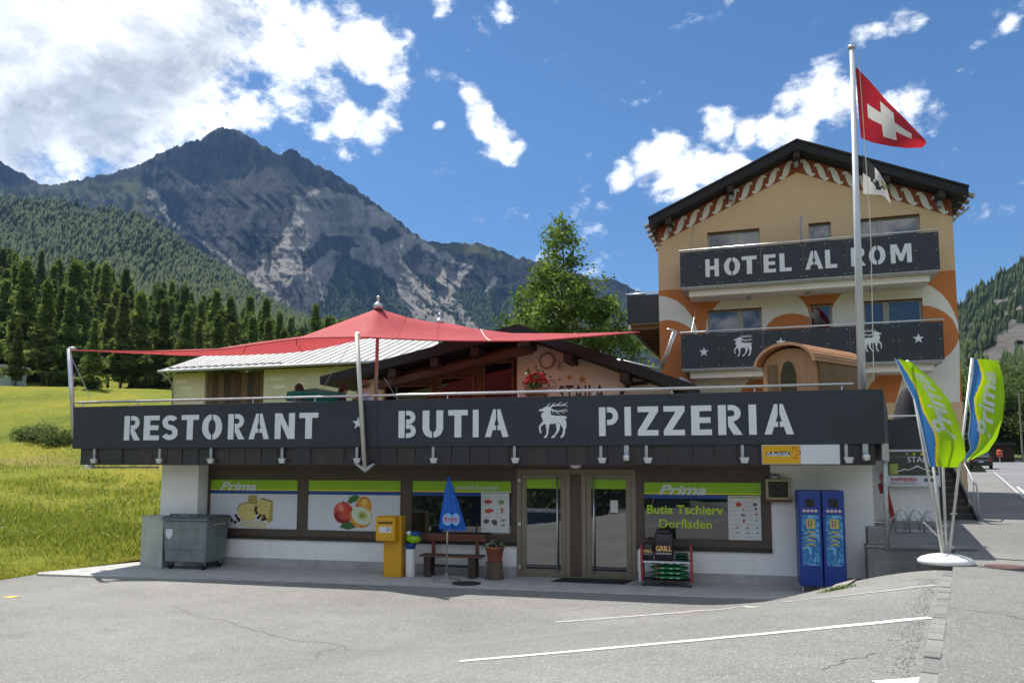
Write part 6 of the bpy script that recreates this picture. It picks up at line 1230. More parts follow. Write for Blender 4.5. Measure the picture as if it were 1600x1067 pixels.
def flowers(parent, cx, cy, z, rx, ry, rz, nleaf, nfl, leafm, flm, fs=.018, seed=1):
    g = np.random.default_rng(seed); P = g.normal(0, .45, (nleaf, 3))*[rx, ry, rz]+[cx, cy, z+rz*.4]; d = g.normal(0, 1, (nleaf, 3)); d /= np.linalg.norm(d, axis=1)[:, None]; e_ = np.cross(d, g.normal(0, 1, (nleaf, 3))); e_ /= np.linalg.norm(e_, axis=1)[:, None]; s = fs*1.5
    V = np.stack([P-d*s, P+e_*s*.6, P+d*s, P-e_*s*.6], 1).reshape(-1, 3); o = link('leaves', np_mesh('leaves', V, np.arange(len(V)).reshape(-1, 4), leafm), parent); tag(o, kind='stuff')
    a = g.uniform(0, 6.28, nfl); q = np.sqrt(g.random(nfl)); P = np.stack([cx+rx*q*np.cos(a), cy+ry*q*np.sin(a), z+rz*(1.05-q*q*.7)+g.normal(0, .02, nfl)], 1); r = g.uniform(.7, 1.3, nfl)*fs
    V = (base[None]*r[:, None, None]*[1, 1, .6]+P[:, None]).reshape(-1, 3); F = (bf[None]+6*np.arange(nfl)[:, None, None]).reshape(-1, 3); o = link('blossoms', np_mesh('blossoms', V, F, flm), parent); tag(o, kind='stuff')
LEAFG = M('leaf_green', (.04, .08, .02), .7, var=.4, vs=30)
flowers(e, 0, 0, hpz-.04, .23, .2, .12, 260, 60, LEAFG, M('blossom_white', (.75, .75, .72), .7), .02, 3)
# closed blue parasol
v = -1.05; uc_ = SH.on(698, 880, v)[0]; e = sp('closed_parasol', uc_, v, 'closed bright blue parasol with red and white ice cream lettering on a thin pole', 'parasol'); zt_, zb_ = SH.on(703, 748, v)[1], SH.on(703, 827, v)[1]
MB().lathe([(.28, 0), (.28, .03), (.2, .045), (.05, .06), (.03, .16), (0, .16)], n=24).build('base', CONC_D, e, True); MB().tube([(0, 0, .1), (.02, 0, zt_-.05)], .018, 8).build('pole', STEEL, e, True)
PB = M('parasol_blue', srgb(20, 95, 190), .6, var=.12, vs=4, trans=.1); cn = MB(); H_ = zt_-zb_; cx_ = .03
for j in range(10):
    t = j/9; z = zt_-t*H_; r = .02+.235*t**.85; cn.v += [(cx_+.012*t*8+ r*(1+.22*math.sin(4*a*6.283/40*2+t))*math.cos(a*6.283/40), r*.9*(1+.22*math.sin(4*a*6.283/40*2+t))*math.sin(a*6.283/40), z + (.03*math.sin(a*6.283/40*8) if j == 9 else 0)) for a in range(40)]
for j in range(9): cn.f += [(j*40+i, (j+1)*40+i, (j+1)*40+(i+1) % 40, j*40+(i+1) % 40) for i in range(40)]
cn.f.append(tuple(range(40))[::-1]); cn.m = [0]*len(cn.f); can = cn.build('canopy', PB, e, True)
MB().lathe([(.025, 0), (.02, .04), (.0, .05)], n=10).build('tip', PB, e, loc=(.03, 0, zt_-.01))
for k, (x, sc_, y) in enumerate(((.0, 1, -.262), (.17, .8, -.24))):
    MB().prism([(x+.1+.11*sc_*math.cos(a*.524), zb_+.23+.13*math.sin(a*.524)) for a in range(12)], y-.002-.004*k, y+.05, 'y').build('badge', M('badge_blue', srgb(120, 175, 225), .5), can)
    text('Fri', 'lettering', FW, can, x+.03, x+.03+.16*sc_, zb_+.17, zb_+.29, y-.003-.004*k, shear=.1, bold=.07); text('Fri', 'lettering', M('letter_red', srgb(190, 20, 50), .5), can, x+.035, x+.03+.155*sc_, zb_+.175, zb_+.285, y-.005-.004*k, shear=.1, bold=.02)
MB().lathe([(.3, 0), (.3, .006), (0, .006)], n=24).build('drain_cover', M('iron_dark', (.03, .03, .03), .7, .3, var=.3, vs=20), None, loc=tuple(SH.w(SH.on(729, 907.5, -1.3)[0], -1.3, .001)))
tag(bpy.data.objects['drain_cover'], 'dark round drain cover in the forecourt beside the parasol foot', 'drain cover')
# door mat
u0, u1 = SU(876, -.4), SU(985, -.4); mt = MB().prism([(u0, -.02), (u1, -.02), (u1-.12, -.62), (u0-.18, -.62)], 0.001, .014, 'z').build('door_mat', M('mat_black', (.016, .017, .018), .95, var=.3, vs=60, bump=.6, bs=300), None, loc=tuple(SH.O), rot=(0, 0, SH.a)); tag(mt, 'black ribbed door mat in front of the right glass door', 'door mat')
# sales cart
v = -.75; u0, u1 = span(1001, 1082, v, 890); W = u1-u0; e = sp('sales_cart', u0, v, 'red and white wheeled sales cart right of the doors', 'cart'); CR = M('cart_red', (.33, .03, .035), .5, var=.1, dirt=.15); zs_, zt_ = SH.on(1040, 877, v)[1], SH.on(1075, 853, v)[1]; D_ = .45
for x in (0, W-.045): box('side_panel', CR, e, x, x+.045, 0, D_, .09, zt_, .008)
box('side_trim', POST, e, -.03, -.002, -.004, D_, .09, zt_-.08, .004); sh1 = box('shelf', POST, e, .046, W-.046, 0, D_, zs_-.03, zs_, .004); box('shelf', M('cart_dark', (.03, .03, .03), .7), e, .046, W-.046, 0, D_, .1, .13)
for x in (.05, W-.05):
    for y in (.06, D_-.06): w = MB().tube([(x-.015, y, .04), (x+.015, y, .04)], .04, 12).build('castor', MATS['rubber'], e, True); box('fork', STEEL, w, x-.02, x+.02, y-.012, y+.012, .045, .092)
def sack(name, px0, px1, py0, py1, vv, mat, label, grp=None, deep=.12, base=None, tx=None):
    (a, z1), (b, z0) = SH.on(px0, py0, vv), SH.on(px1, py1, vv); z0 = z0 if base is None else base
    o = sp(name, (a+b)/2, vv+deep/2, label, 'sack', z0, grp); w_, h_ = (b-a)/2, z1-z0; V = []; n_u = 14
    for j in range(9):
        t = j/8; k = math.sin(math.pi*min(max(t, .04), .96))**.35
        for i in range(n_u):
            a_ = 6.283*i/n_u; V.append((w_*(.82+.18*k)*abs(math.cos(a_))**.5*math.copysign(1, math.cos(a_))*(1+.03*math.sin(5*t+i)), deep/2*k*abs(math.sin(a_))**.6*math.copysign(1, math.sin(a_))*(1+.1*math.sin(7*t+2*i)), h_*t))
    F = [(j*n_u+i, j*n_u+(i+1) % n_u, (j+1)*n_u+(i+1) % n_u, (j+1)*n_u+i) for j in range(8) for i in range(n_u)] + [tuple(range(n_u))[::-1], tuple(range(8*n_u, 9*n_u))]
    MB().add(V, F).build('bag', mat, o, True)
    if tx:
        for (s, m_, za, zb2) in tx: text(s, 'lettering', m_, o, -w_*.8, w_*.8, h_*za, h_*zb2, -deep/2*1.16, bold=.03)
    return o
CK = M('charcoal_bag', (.016, .013, .012), .35, var=.4, vs=8, bump=.3, bs=20); GO = M('grill_orange', srgb(235, 150, 60), .5, c2=srgb(250, 215, 150), vs=20); GWt = M('grill_white', (.6, .58, .55), .5)
sack('charcoal_sack', 1003, 1021, 848, 874, v+.06, CK, 'small black charcoal sack lettered GRILL at the left end of the cart', base=zs_, tx=[('GRILL', GO, .48, .64), ('BRIQUETTES', GWt, .36, .42)]); sack('charcoal_sack', 1021, 1053, 832, 874, v+.03, CK, 'big black charcoal sack lettered GRILL in the middle of the cart shelf', deep=.16, base=zs_, tx=[('GRILL', GO, .36, .55), ('HOLZKOHLE', GWt, .25, .31)]); sack('charcoal_sack', 1024, 1048, 826, 873, v+.24, CK, 'tall black charcoal sack standing behind the one with big GRILL lettering', base=zs_)
GSK = M('green_sack', (.01, .16, .05), .35, var=.2, vs=10); GSKD = M('dark_green_sack', (.008, .06, .03), .35, var=.3, vs=10)
def flat_sack(i, px0, px1, vv, z, h, mat, label, grp, stripe=True):
    a, b = SH.on(px0, 890, vv)[0], SH.on(px1, 890, vv)[0]; o = sp('soil_sack', (a+b)/2, vv+.18, label, 'sack', z, grp); w_ = (b-a)/2
    bo = blob('bag', mat, o, (w_, .18, h*.52), (0, 0, h/2), .06, 2.2, 24, 10, i); 
    for x in (-.62, -.35, .1, .45, .7): box('print', GWt if x != -.62 else PR[0], o, w_*x-.03, w_*x+.03, -.183*math.sqrt(max(.1, 1-x*x*.9)), -.1, h*.42, h*.6) if stripe and abs(x) < .65 else None
for i in range(4): flat_sack(i, 1015, 1076, v+.02, .131+i*.094, .093, GSK, ['bottom', 'second from the bottom', 'third from the bottom', 'top'][i] + ' green soil sack in the stack low in the cart', 'green sacks stacked in the cart')
for i in range(3): flat_sack(i+7, 1053, 1077, v+.04, zs_+.001+i*.052, .051, GSKD, ['lowest', 'middle', 'uppermost'][i] + ' dark green packet in the small pile on the cart shelf', 'dark green packets on the cart shelf', False)
# framed box on the wall
(u0, z1), (u1, z0) = SH.on(1196, 748, -.12), SH.on(1236, 781, -.12); e = sp('wall_box', u0, -.12, 'square pale wooden wall box with dark mesh front beside the window', 'wall box', z0); w, h = u1-u0, z1-z0; PW2 = M('pale_wood', (.42, .36, .22), .7, var=.2, vs=5); mb = MB()
for q in [(0, w, h-.05, h), (0, w, 0, .05), (0, .05, .05, h-.05), (w-.05, w, .05, h-.05)]: mb.box(q[0], q[1], -.02, .115, q[2], q[3])
mb.build('frame', PW2, e, bevel=.005)
def speck_mat():
    m = bpy.data.materials.new('mesh_front'); nt, N, L, n = nodes(m); o = n('ShaderNodeOutputMaterial'); b = n('ShaderNodeBsdfPrincipled'); L.new(b.outputs[0], o.inputs[0]); tc = n('ShaderNodeTexCoord'); vo = n('ShaderNodeTexVoronoi'); vo.inputs['Scale'].default_value = 42; L.new(tc.outputs['Object'], vo.inputs['Vector']); cr = n('ShaderNodeValToRGB'); cr.color_ramp.elements[0].color = (.16, .15, .12, 1); cr.color_ramp.elements[1].color = (.025, .025, .02, 1); cr.color_ramp.elements[1].position = .6; L.new(vo.outputs['Distance'], cr.inputs[0]); L.new(cr.outputs[0], b.inputs['Base Color']); b.inputs['Roughness'].default_value = .8; bp = n('ShaderNodeBump'); bp.inputs['Distance'].default_value = .01; L.new(vo.outputs['Distance'], bp.inputs['Height']); L.new(bp.outputs[0], b.inputs['Normal']); return m
box('mesh_front', speck_mat(), e, .05, w-.05, .0, .1, .05, h-.05); box('base_board', WOODB, e, -.02, w+.02, -.06, .115, -.045, -.002, .006)
blob('rolled_cable', GALV, e, (.11, .06, .05), (w*.38, .05, h+.04), .5, 4, seed=5)
# post sign
(u0, z1), (u1, z0) = SH.on(1191, 696, -1.3), SH.on(1312, 724, -1.3); e = sp('post_sign', u0, -1.3, 'yellow and white light box sign reading LA POSTA below the parapet', 'sign', z0); w, h = u1-u0, z1-z0; YS = M('sign_yellow', (.66, .36, .01), .35, var=.04)
box('housing', STEEL, e, -.015, w+.015, .012, .085, -.015, h+.015, .006); box('yellow_face', YS, e, 0, w*.5-.002, 0, .011, 0, h); box('white_face', POST, e, w*.5+.002, w, 0, .011, 0, h)
box('white_strip', POST, e, w*.05, w*.36, -.003, -.0005, h*.42, h*.62); text('LA POSTA', 'lettering', STX, e, w*.045, w*.37, h*.46, h*.68, -.004, shear=.25, bold=.025)
cx_, cz_ = w*.425, h*.6; a_ = h*.1; b_ = h*.3; pl = [(a_, b_), (a_, a_), (b_, a_), (b_, -a_), (a_, -a_), (a_, -b_), (-a_, -b_), (-a_, -a_), (-b_*.3, -a_)]; MB().prism(stroke([(cx_-.6*b_, cz_+a_), (cx_-a_, cz_+a_), (cx_-a_, cz_+b_), (cx_+a_, cz_+b_), (cx_+a_, cz_+a_), (cx_+b_, cz_+a_), (cx_+b_, cz_-a_), (cx_+a_, cz_-a_), (cx_+a_, cz_-b_), (cx_-a_, cz_-b_)], .018), -.004, -.0005, 'y').build('cross_logo', M('logo_red', srgb(190, 70, 20), .5), e)
# bottle return machines
BLU = M('machine_blue', (.012, .045, .26), .4, var=.08, dirt=.1); 
def water_mat():
    m = bpy.data.materials.new('water_print'); nt, N, L, n = nodes(m); o = n('ShaderNodeOutputMaterial'); b = n('ShaderNodeBsdfPrincipled'); L.new(b.outputs[0], o.inputs[0]); tc = n('ShaderNodeTexCoord'); vo = n('ShaderNodeTexNoise'); vo.inputs['Scale'].default_value = 5; vo.inputs['Detail'].default_value = 7; vo.inputs['Distortion'].default_value = 2.5; L.new(tc.outputs['Object'], vo.inputs['Vector']); cr = n('ShaderNodeValToRGB'); el = cr.color_ramp.elements; el[0].position = .36; el[0].color = (.01, .09, .3, 1); el[1].position = .68; el[1].color = (.3, .55, .75, 1); x = el.new(.52); x.color = (.03, .24, .52, 1); L.new(vo.outputs['Fac'], cr.inputs[0]); L.new(cr.outputs[0], b.inputs['Base Color']); b.inputs['Roughness'].default_value = .35; return m
WAT = water_mat(); DY = M('decal_yellow', (.55, .4, .06), .5)
v = -.8
for k, (a, b, lab) in enumerate([(1247, 1283.5, 'blue bottle return machine with water print, the one beside the wall box'), (1284.5, 1320, 'blue bottle return machine with water print, nearer the concrete wall')]):
    u0, u1 = span(a, b, v, 790); w = u1-u0; h = SH.on(1280, 766, v)[1]; e = sp('bottle_machine', u0, v, lab, 'recycling machine', 0, 'blue bottle return machines'); z0_ = .13
    box('body', BLU, e, 0, w-.008, 0, .55, z0_, h, .012); box('door', BLU, e, .012, w-.02, -.012, -.001, z0_+.02, h-.012, .006); box('water_panel', WAT, e, .05, w-.055, -.016, -.0125, h*.27, h*.76); MB().prism([(w/2-.085, h*.84-.005), (w/2+.085, h*.84-.005), (w/2+.085, h*.84+.15), (w/2-.085, h*.84+.15)], -.018, -.0125, 'y').build('slot_frame', M('slot_black', (.006, .006, .008), .4), e, bevel=.004)
    for i in range(4): MB().lathe([(.03, 0), (.03, .004), (.018, .005), (0, .005)], n=12).build('round_sticker', M('sticker_pink', (.6, .45, .5), .5), e, loc=(w/2-.105+i*.07, -.0125, h*.8), rot=(R(90), 0, 0))
    MB().prism([(w/2-.08, h*.63), (w/2+.08, h*.63), (w/2+.08, h*.72), (w/2-.08, h*.72)], -.02, -.0165, 'y').build('decal', DY, e); MB().prism(stroke([(w/2-.035, h*.645), (w/2-.035, h*.705), (w/2+.02, h*.705), (w/2+.02, h*.655), (w/2-.01, h*.655)], .018), -.022, -.0202, 'y').build('decal_mark', BLU, e)
    for i in range(4): z = h*.595-i*h*.04; MB().prism([(w/2-.085, z-.04), (w/2, z), (w/2+.085, z-.04), (w/2+.085, z-.015), (w/2, z+.027), (w/2-.085, z-.015)], -.02, -.0165, 'y').build('chevron', DY, e)
    for x in (.04, w-.05):
        for y in (.05, .48): MB().tube([(x, y, 0), (x, y, z0_)], .018, 8).build('foot', STEEL, e)
# concrete retaining wall, block, bike rack area
(u0, zt_), u1 = SH.on(1355, 852, -.72), SH.on(1481, 860, -.72)[0]; rw = sp('retaining_wall', u0, -.72, 'low weathered concrete retaining wall between shop and banner stand', 'wall'); box('wall_body', CONC_D, rw, 0, u1-u0+.5, 0, .25, -.1, .87, .015); box('coping', CONC_D, rw, -.02, u1-u0+.5, -.02, .27, .872, .93, .01)
b_ = sp('concrete_block', SH.on(1354, 850, -.74)[0]+.005, -.66, 'short concrete block standing on the left end of the retaining wall', 'block', .931); box('block_body', CONC_D, b_, .03, .34, -.05, .2, 0, SH.on(1365, 823, -.7)[1]-.931, .02)
V = []; F = []
g = np.random.default_rng(4)
for i in range(500): a, b = g.uniform(.1, u1-u0), g.uniform(.28, .6); h = g.uniform(.02, .09); P = SH.w(u0+a, -.72+b, float(z_road(14))); k = len(V); V += [(P[0]-.012, P[1], P[2]), (P[0]+.012, P[1], P[2]), (P[0]+g.normal(0, .04), P[1]+g.normal(0, .03), P[2]+h)]; F.append((k, k+1, k+2))
tag(link('weeds', np_mesh('weeds', V, F, M('weed_dark', (.03, .035, .02), .9))), 'dark low weeds along the top of the retaining wall', 'weeds', kind='stuff')
P = gz(1422, 832, .9); br = empty('bike_rack', (P[0], P[1], float(z_road(kco(P[0], P[1])[1]))-.006), SH.a, 'galvanised hoop bicycle rack standing on the yard behind the low wall', 'bike rack')
for i in range(3):
    x = -.3+i*.3; MB().tube([(x, 0, .02), (x+.02, .0, .38), (x+.1, 0, .5), (x+.2, 0, .5), (x+.27, 0, .38), (x+.3, 0, .02)], .022, 6).build('hoop', STEEL, br, True); MB().tube([(x, .4, .02), (x+.02, .4, .26), (x+.1, .4, .36), (x+.2, .4, .36), (x+.27, .4, .26), (x+.3, .4, .02)], .02, 6).build('hoop', STEEL, br, True)
for y in (0, .4): MB().tube([(-.4, y, .015), (.7, y, .015)], .014, 6).build('ground_rail', GALV, br)
# terrace wing with wall and signs
VW = 5.6; tw_ = sp('terrace_wing', SH.on(1382, 760, VW)[0], VW, 'white wall carrying dark terrace panels between shop and hotel stairs', 'wall'); W = SH.on(1466, 760, VW)[0]-SH.on(1382, 760, VW)[0]
box('wall_body', WHITE, tw_, -.9, W, 0, .3, .8, 2.78); box('terrace_slab', CONC, tw_, -.9, W+.1, .0, 2.6, 2.782, 2.86); box('parapet_panel', ANTH, tw_, -.9, W+.1, -.06, -.02, SH.on(1400, 700, VW-.06)[1], SH.on(1400, 655, VW-.06)[1]); MB().tube([(-.9, -.04, SH.on(1400, 650, VW)[1]), (W+.1, -.04, SH.on(1400, 650, VW)[1])], .022, 8).build('handrail', STEEL, tw_)
(u0, z1), (u1, z0) = SH.on(1384, 703, VW-.25), SH.on(1470, 760, VW-.25); e = sp('hotel_sign', u0, VW-.25, 'framed sign board with STAI lettering, stars and a mountain line above a bank logo', 'sign', z0); w, h = u1-u0, z1-z0
box('board', POST, e, 0, w, 0, .04, 0, h, .006); box('dark_field', M('sign_olive', (.045, .055, .04), .5, var=.1), e, .04, w-.04, -.006, -.001, h*.3, h-.04)
text('STAILA', 'lettering', POST, e, w*.4, w*.92, h*.66, h*.82, -.009, bold=.01); text('HOTEL RESTAURANT', 'lettering', M('sign_dim', (.2, .2, .18), .6), e, w*.07, w*.36, h*.78, h*.84, -.009)
for px, r in ((.4, .035), (.53, .045), (.68, .055)): MB().prism(star_pts((w*px, h*.89), r), -.01, -.0065, 'y').build('star', YELF, e)
MB().prism(stroke([(w*.14, h*.42), (w*.22, h*.41), (w*.34, h*.47), (w*.42, h*.45), (w*.58, h*.56), (w*.72, h*.46), (w*.8, h*.44), (w*.95, h*.4)], [.02, .02, .035, .02, .045, .02, .02, .01]), -.01, -.0065, 'y').build('mountain_line', POST, e); box('yellow_panel', M('panel_green', (.32, .36, .08), .6), e, w*.06, w*.22, -.0095, -.0065, h*.33, h*.62); text('RAIFFEISEN', 'lettering', MATS['letter_red'], e, w*.07, w*.56, h*.14, h*.24, -.003, bold=.025); text('Banca Raiffeisen', 'lettering', STX, e, w*.07, w*.55, h*.06, h*.105, -.003); box('logo_block', PR[2], e, w*.7, w*.88, -.004, -.0005, h*.13, h*.22)
for x in (.05, w-.05): MB().tube([(x, .06, .88-z0), (x, .06, h)], .025, 8).build('post', GALV, e)
RW = M('barrier_red', (.3, .02, .03), .6, var=.1); b_ = empty('barrier_plank', tuple(SH.w(SH.on(1398, 811, VW-.6)[0], VW-.6, .93)), SH.a, 'red and white barrier planks leaning against the shop corner', 'barrier')
for i in range(2):
    for j in range(5): MB().box(-.05, .05, -.015+i*.05, .015+i*.05, j*.26, j*.26+.258).build('band', RW if (j+i) % 2 == 0 or i == 0 else POST, b_, loc=(-i*.1, 0, 0), rot=(0, -.2, 0))
# black covered parasol behind the wing
P = SH.w(SH.on(1418, 640, VW+1)[0], VW+1, 2.86); e = empty('covered_parasol', P, SH.a, 'pointed black fabric cover over a folded parasol on the terrace beside the hotel', 'covered parasol'); zz = SH.on(1418, 606, VW+1)[1]-2.86; MB().lathe([(.3, .1), (.46, .5), (.42, zz*.4), (.3, zz*.7), (.16, zz*.93), (.05, zz)], n=18).build('cover', M('cover_black', (.012, .012, .014), .8, var=.3, vs=6, bump=.5, bs=12), e, True); MB().lathe([(.35, 0), (.35, .09), (.1, .1)], n=18).build('base', CONC_D, e)
# wooden barrel-roof hut on the terrace
P0 = SH.w(SH.on(1190, 600, .3)[0], .3, DK); e = empty('wooden_hut', P0, SH.a, 'small wooden hut with curved plank roof on the terrace below the hotel', 'hut'); WH = M('hut_wood', (.42, .23, .11), .7, var=.15, vs=3, stretch=(5, 5, .6)); WHd = M('hut_wood_side', (.2, .115, .055), .75, var=.2, vs=3, stretch=(5, 5, .6)); w = SH.on(1262, 600, .3)[0]-SH.on(1192, 600, .3)[0]
zE_ = SH.on(1200, 572, .3)[1]-DK; zA_ = SH.on(1226, 541, .2)[1]-DK; D_ = 2.6
TW = R(0)
hl = empty  # the hut is turned: its gable faces left-front
e.rotation_euler = (0, 0, R(-52)); gw = 1.3
def arch(r0, n=12, ww=gw): return [(ww/2 - (ww/2+r0)*math.cos(math.pi*i/n), zE_ - .03 + (zA_-zE_+r0)*math.sin(math.pi*i/n)**1.1) for i in range(n+1)]
L2 = 1.7
MB().prism([(0, 0), (gw, 0)] + arch(-.06)[::-1], 0, .06, 'y').build('gable', WH, e); MB().prism([(0, 0), (gw, 0)] + arch(-.06)[::-1], L2, L2+.06, 'y').build('gable', WH, e); box('side_wall', WHd, e, gw-.06, gw, .062, L2-.002, 0, zE_); box('side_wall', WHd, e, 0, .06, .062, L2-.002, 0, zE_)
A_ = arch(.04, 16); 
for i in range(16):
    (x0, z0), (x1, z1) = A_[i], A_[i+1]; (a0, c0), (a1, c1) = arch(.0, 16)[i], arch(.0, 16)[i+1]; g_1 = .09
    xa, za_, xb, zb2 = x0+(x1-x0)*g_1, z0+(z1-z0)*g_1, x1-(x1-x0)*g_1, z1-(z1-z0)*g_1
    MB().prism([(xa, za_), (xb, zb2), (a1, c1), (a0, c0)], -.18, L2+.2, 'y').build('roof_plank', M('roof_plank_wood', (.40, .2, .095), .7, var=.25, vs=4, stretch=(5, .6, 5)), e)
MB().prism(arch(.05, 16)+arch(-.01, 16)[::-1], -.2, -.182, 'y').build('roof_trim', WH, e)
MB().prism([(gw*.36, zE_*.45), (gw*.62, zE_*.45), (gw*.62, zE_*.85), (gw*.56, zE_), (gw*.49, zE_+.05), (gw*.42, zE_), (gw*.36, zE_*.85)], -.02, -.001, 'y').build('window', GLASS_C, e); box('door', WHd, e, gw*.12, gw*.3, -.015, -.001, 0, zE_)
# stairs to the hotel
P = at(1482, 815, 20.2); stp = empty('stairs', (P[0], P[1], .9), SH.a, 'dark open outdoor stairs rising to the hotel entrance behind the banners', 'stairs'); W = 1.35; DKW = M('stair_dark', (.05, .048, .045), .75, var=.3, vs=4)
for i in range(11): box('tread', DKW, stp, -W/2, W/2, i*.27, i*.27+.3, .03+i*.175, .08+i*.175, .006)
for i in range(11): box('riser', DKW, stp, -W/2, W/2, i*.27+.27, i*.27+.29, -.09+i*.175+.12, .03+i*.175+.17)
for x in (-W/2-.06, W/2+.012): MB().prism([(0, -.05), (.3, -.05), (3.0, 1.75), (3.0, 1.98), (2.7, 1.98), (0, .12)], x, x+.048, 'x').build('stringer', M('stair_steel', (.1, .1, .105), .5, .4), stp)
MB().tube([(W/2+.04, 0, 0), (W/2+.04, .02, .95), (W/2+.04, 2.9, 2.85), (W/2+.04, 2.9, 1.9)], .022, 8).build('handrail', GALV, stp, True)
for i in range(6): MB().tube([(W/2+.04, .3+i*.5, .2+i*.325), (W/2+.04, .3+i*.5, 1.12+i*.325)], .012, 6).build('baluster', GALV, stp)
box('landing', CONC_D, stp, -W/2, W/2, 2.98, 5.0, 1.7, 1.98)
# geranium box on the terrace
P = SH.w(SH.on(838, 612, -.8)[0], -.8, DK); e = empty('flower_box', P, SH.a, 'terracotta planter overflowing with red and yellow flowers on the terrace edge', 'planter'); zt_ = SH.on(838, 606, -.8)[1]-DK; box('stand', M('stand_orange', (.35, .13, .06), .8), e, -.18, .18, -.1, .12, 0, zt_-.16, .01); box('planter', TER, e, -.24, .24, -.12, .14, zt_-.158, zt_, .012)
flowers(e, 0, 0, zt_, .25, .16, .3, 200, 420, LEAFG, M('blossom_red', (.62, .015, .02), .6, var=.2, trans=.2), .036, 9); flowers(e, -.02, -.1, zt_-.02, .17, .08, .18, 100, 50, LEAFG, M('blossom_yellow', (.6, .42, .05), .6), .022, 10)
# teal parasol on the terrace
P = at(492, 640, 20); e = empty('teal_parasol', (P[0], P[1], DK), .3, 'low teal green parasol over the terrace seats', 'parasol'); zc = at(492, 609, 20)[2]-DK; ze_ = at(448, 617, 20)[2]-DK; TL = M('teal_cloth', (.015, .3, .25), .7, var=.1, trans=.35); hw_ = .72
cv_ = [(0, 0, zc+.05)] + [(hw_*a, hw_*b, ze_) for a, b in ((-1, -1), (1, -1), (1, 1), (-1, 1))]; MB().add(cv_ + [(x, y, z-.12) for x, y, z in cv_[1:]], [(0, 1, 2), (0, 2, 3), (0, 3, 4), (0, 4, 1), (1, 5, 6, 2), (2, 6, 7, 3), (3, 7, 8, 4), (4, 8, 5, 1)]).build('canopy', TL, e); MB().tube([(0, 0, 0), (0, 0, zc)], .022, 8).build('pole', STEEL, e); MB().lathe([(.25, 0), (.25, .06), (.05, .08)], n=18).build('base', CONC_D, e)
# ------------------------------------------------------------------ broad-leaved trees
def leaf_tree(name, base_p, H, env, n_cl, per, leaf, mat, label, seed=1, trunk_r=.16, spread=.45, group=None, h0=.15, cx=0.0, lean=0.0, limbs=22):
    g = np.random.default_rng(seed); e = empty(name, base_p, 0, label, 'tree', group)
    MB().tube([(0, 0, -.3), (.05, 0, H*.3), (lean*.5, .05, H*.65), (lean, 0, H*.96)], [trunk_r, trunk_r*.75, trunk_r*.4, .02], 9).build('trunk', BARK, e, True)
    hc_ = h0 + (1-h0)*g.random(n_cl*12); wv_ = np.array([env(x) for x in hc_])**1.5; hc_ = hc_[g.random(len(hc_)) < wv_/wv_.max()]; h = hc_[:n_cl]; n_cl = len(h); a = g.uniform(0, 6.283, n_cl); R_ = np.array([env(x) for x in h])*(1+.22*np.sin(a*3+h*14+seed)+.15*np.sin(a*5-h*23))
    rr = R_*np.sqrt(g.uniform(.12, 1, n_cl)); C = np.stack([rr*np.cos(a)+lean*h, rr*np.sin(a), h*H], 1)
    lm = MB()
    for k in g.choice(n_cl, min(limbs, n_cl), False):
        c = C[k]; z0 = max(H*.12, c[2]-rr[k]*1.1-.4); lm.tube([(lean*z0/H, 0, z0), tuple(c*[.55, .55, 1]+[0, 0, -(c[2]-z0)*.35]), tuple(c)], [trunk_r*.4, trunk_r*.22, .015], 5)
    tag(lm.build('limbs', BARK, e, True), kind='stuff')
    P = np.repeat(C, per, 0) + g.normal(0, 1, (n_cl*per, 3))*spread*[1, 1, .75]; n = len(P); d = g.normal(0, 1, (n, 3)); d[:, 2] *= .6; d /= np.linalg.norm(d, axis=1)[:, None]; q = np.cross(d, g.normal(0, 1, (n, 3))); q /= np.linalg.norm(q, axis=1)[:, None]; s = leaf*g.uniform(.6, 1.3, (n, 1))
    V = np.stack([P-d*s, P+q*s*.55, P+d*s, P-q*s*.55], 1).reshape(-1, 3); t = np.clip(np.repeat(g.normal(.45, .16, n_cl), per)+g.normal(0, .14, n), 0, 1)
    link('crown', np_mesh('crown', V, np.arange(len(V)).reshape(-1, 4), mat, attrs={'tint': np.repeat(np.stack([t, t, t], 1), 4, 0)}), e)
    return e
ASH = attr_leaf('ash_leaf', (.055, .105, .018), (.14, .21, .036), (.26, .34, .065), .52, .5)
P = at(885, 640, 43); P[2] = 2.0; Ht = at(880, 331, 43)[2]-2
leaf_tree('ash_tree', P, Ht, lambda h: float(np.interp(h, [.15, .3, .45, .55, .65, .75, .85, .93, 1], [3.2, 4.0, 4.0, 3.4, 2.5, 1.75, 1.15, .7, .1])), 560, 62, .125, ASH, 'tall leafy green tree rising behind the chalet roof', 3, .2, .3, h0=.18, lean=-.15, limbs=60)
BUSH = attr_leaf('bush_leaf', (.055, .09, .024), (.11, .155, .036), (.2, .25, .07), .42, .6)
for i, (px, d, top, w, lab) in enumerate([(1533, 114, 575, 4.4, 'grey green willow tree by the road behind the banners'), (1574, 124, 590, 4.2, 'dense dark green tree beside the brown shed'), (1612, 112, 598, 4.6, 'bright green leafy tree at the right edge of the picture'), (1500, 118, 600, 4.2, 'pale green bushy tree just beside the hotel corner'), (1590, 140, 562, 5.2, 'tall grey green tree behind the brown shed'), (1552, 145, 600, 5.0, 'round green tree far up the road'), (1665, 115, 590, 4.6, 'leafy green tree out past the right edge')]):
    P = at(px, 718, d); zt_ = at(px, top, d)[2]; P[2] = float(zr3(P[0], P[1])) - .1 + .6; H = zt_-P[2]
    leaf_tree('roadside_tree', P, H, lambda h, w=w: w*math.sin(math.pi*min(.97, .12+.86*h))**.7, 170, 45, .26, BUSH, lab, 20+i, .2, .75, h0=.08, limbs=14)
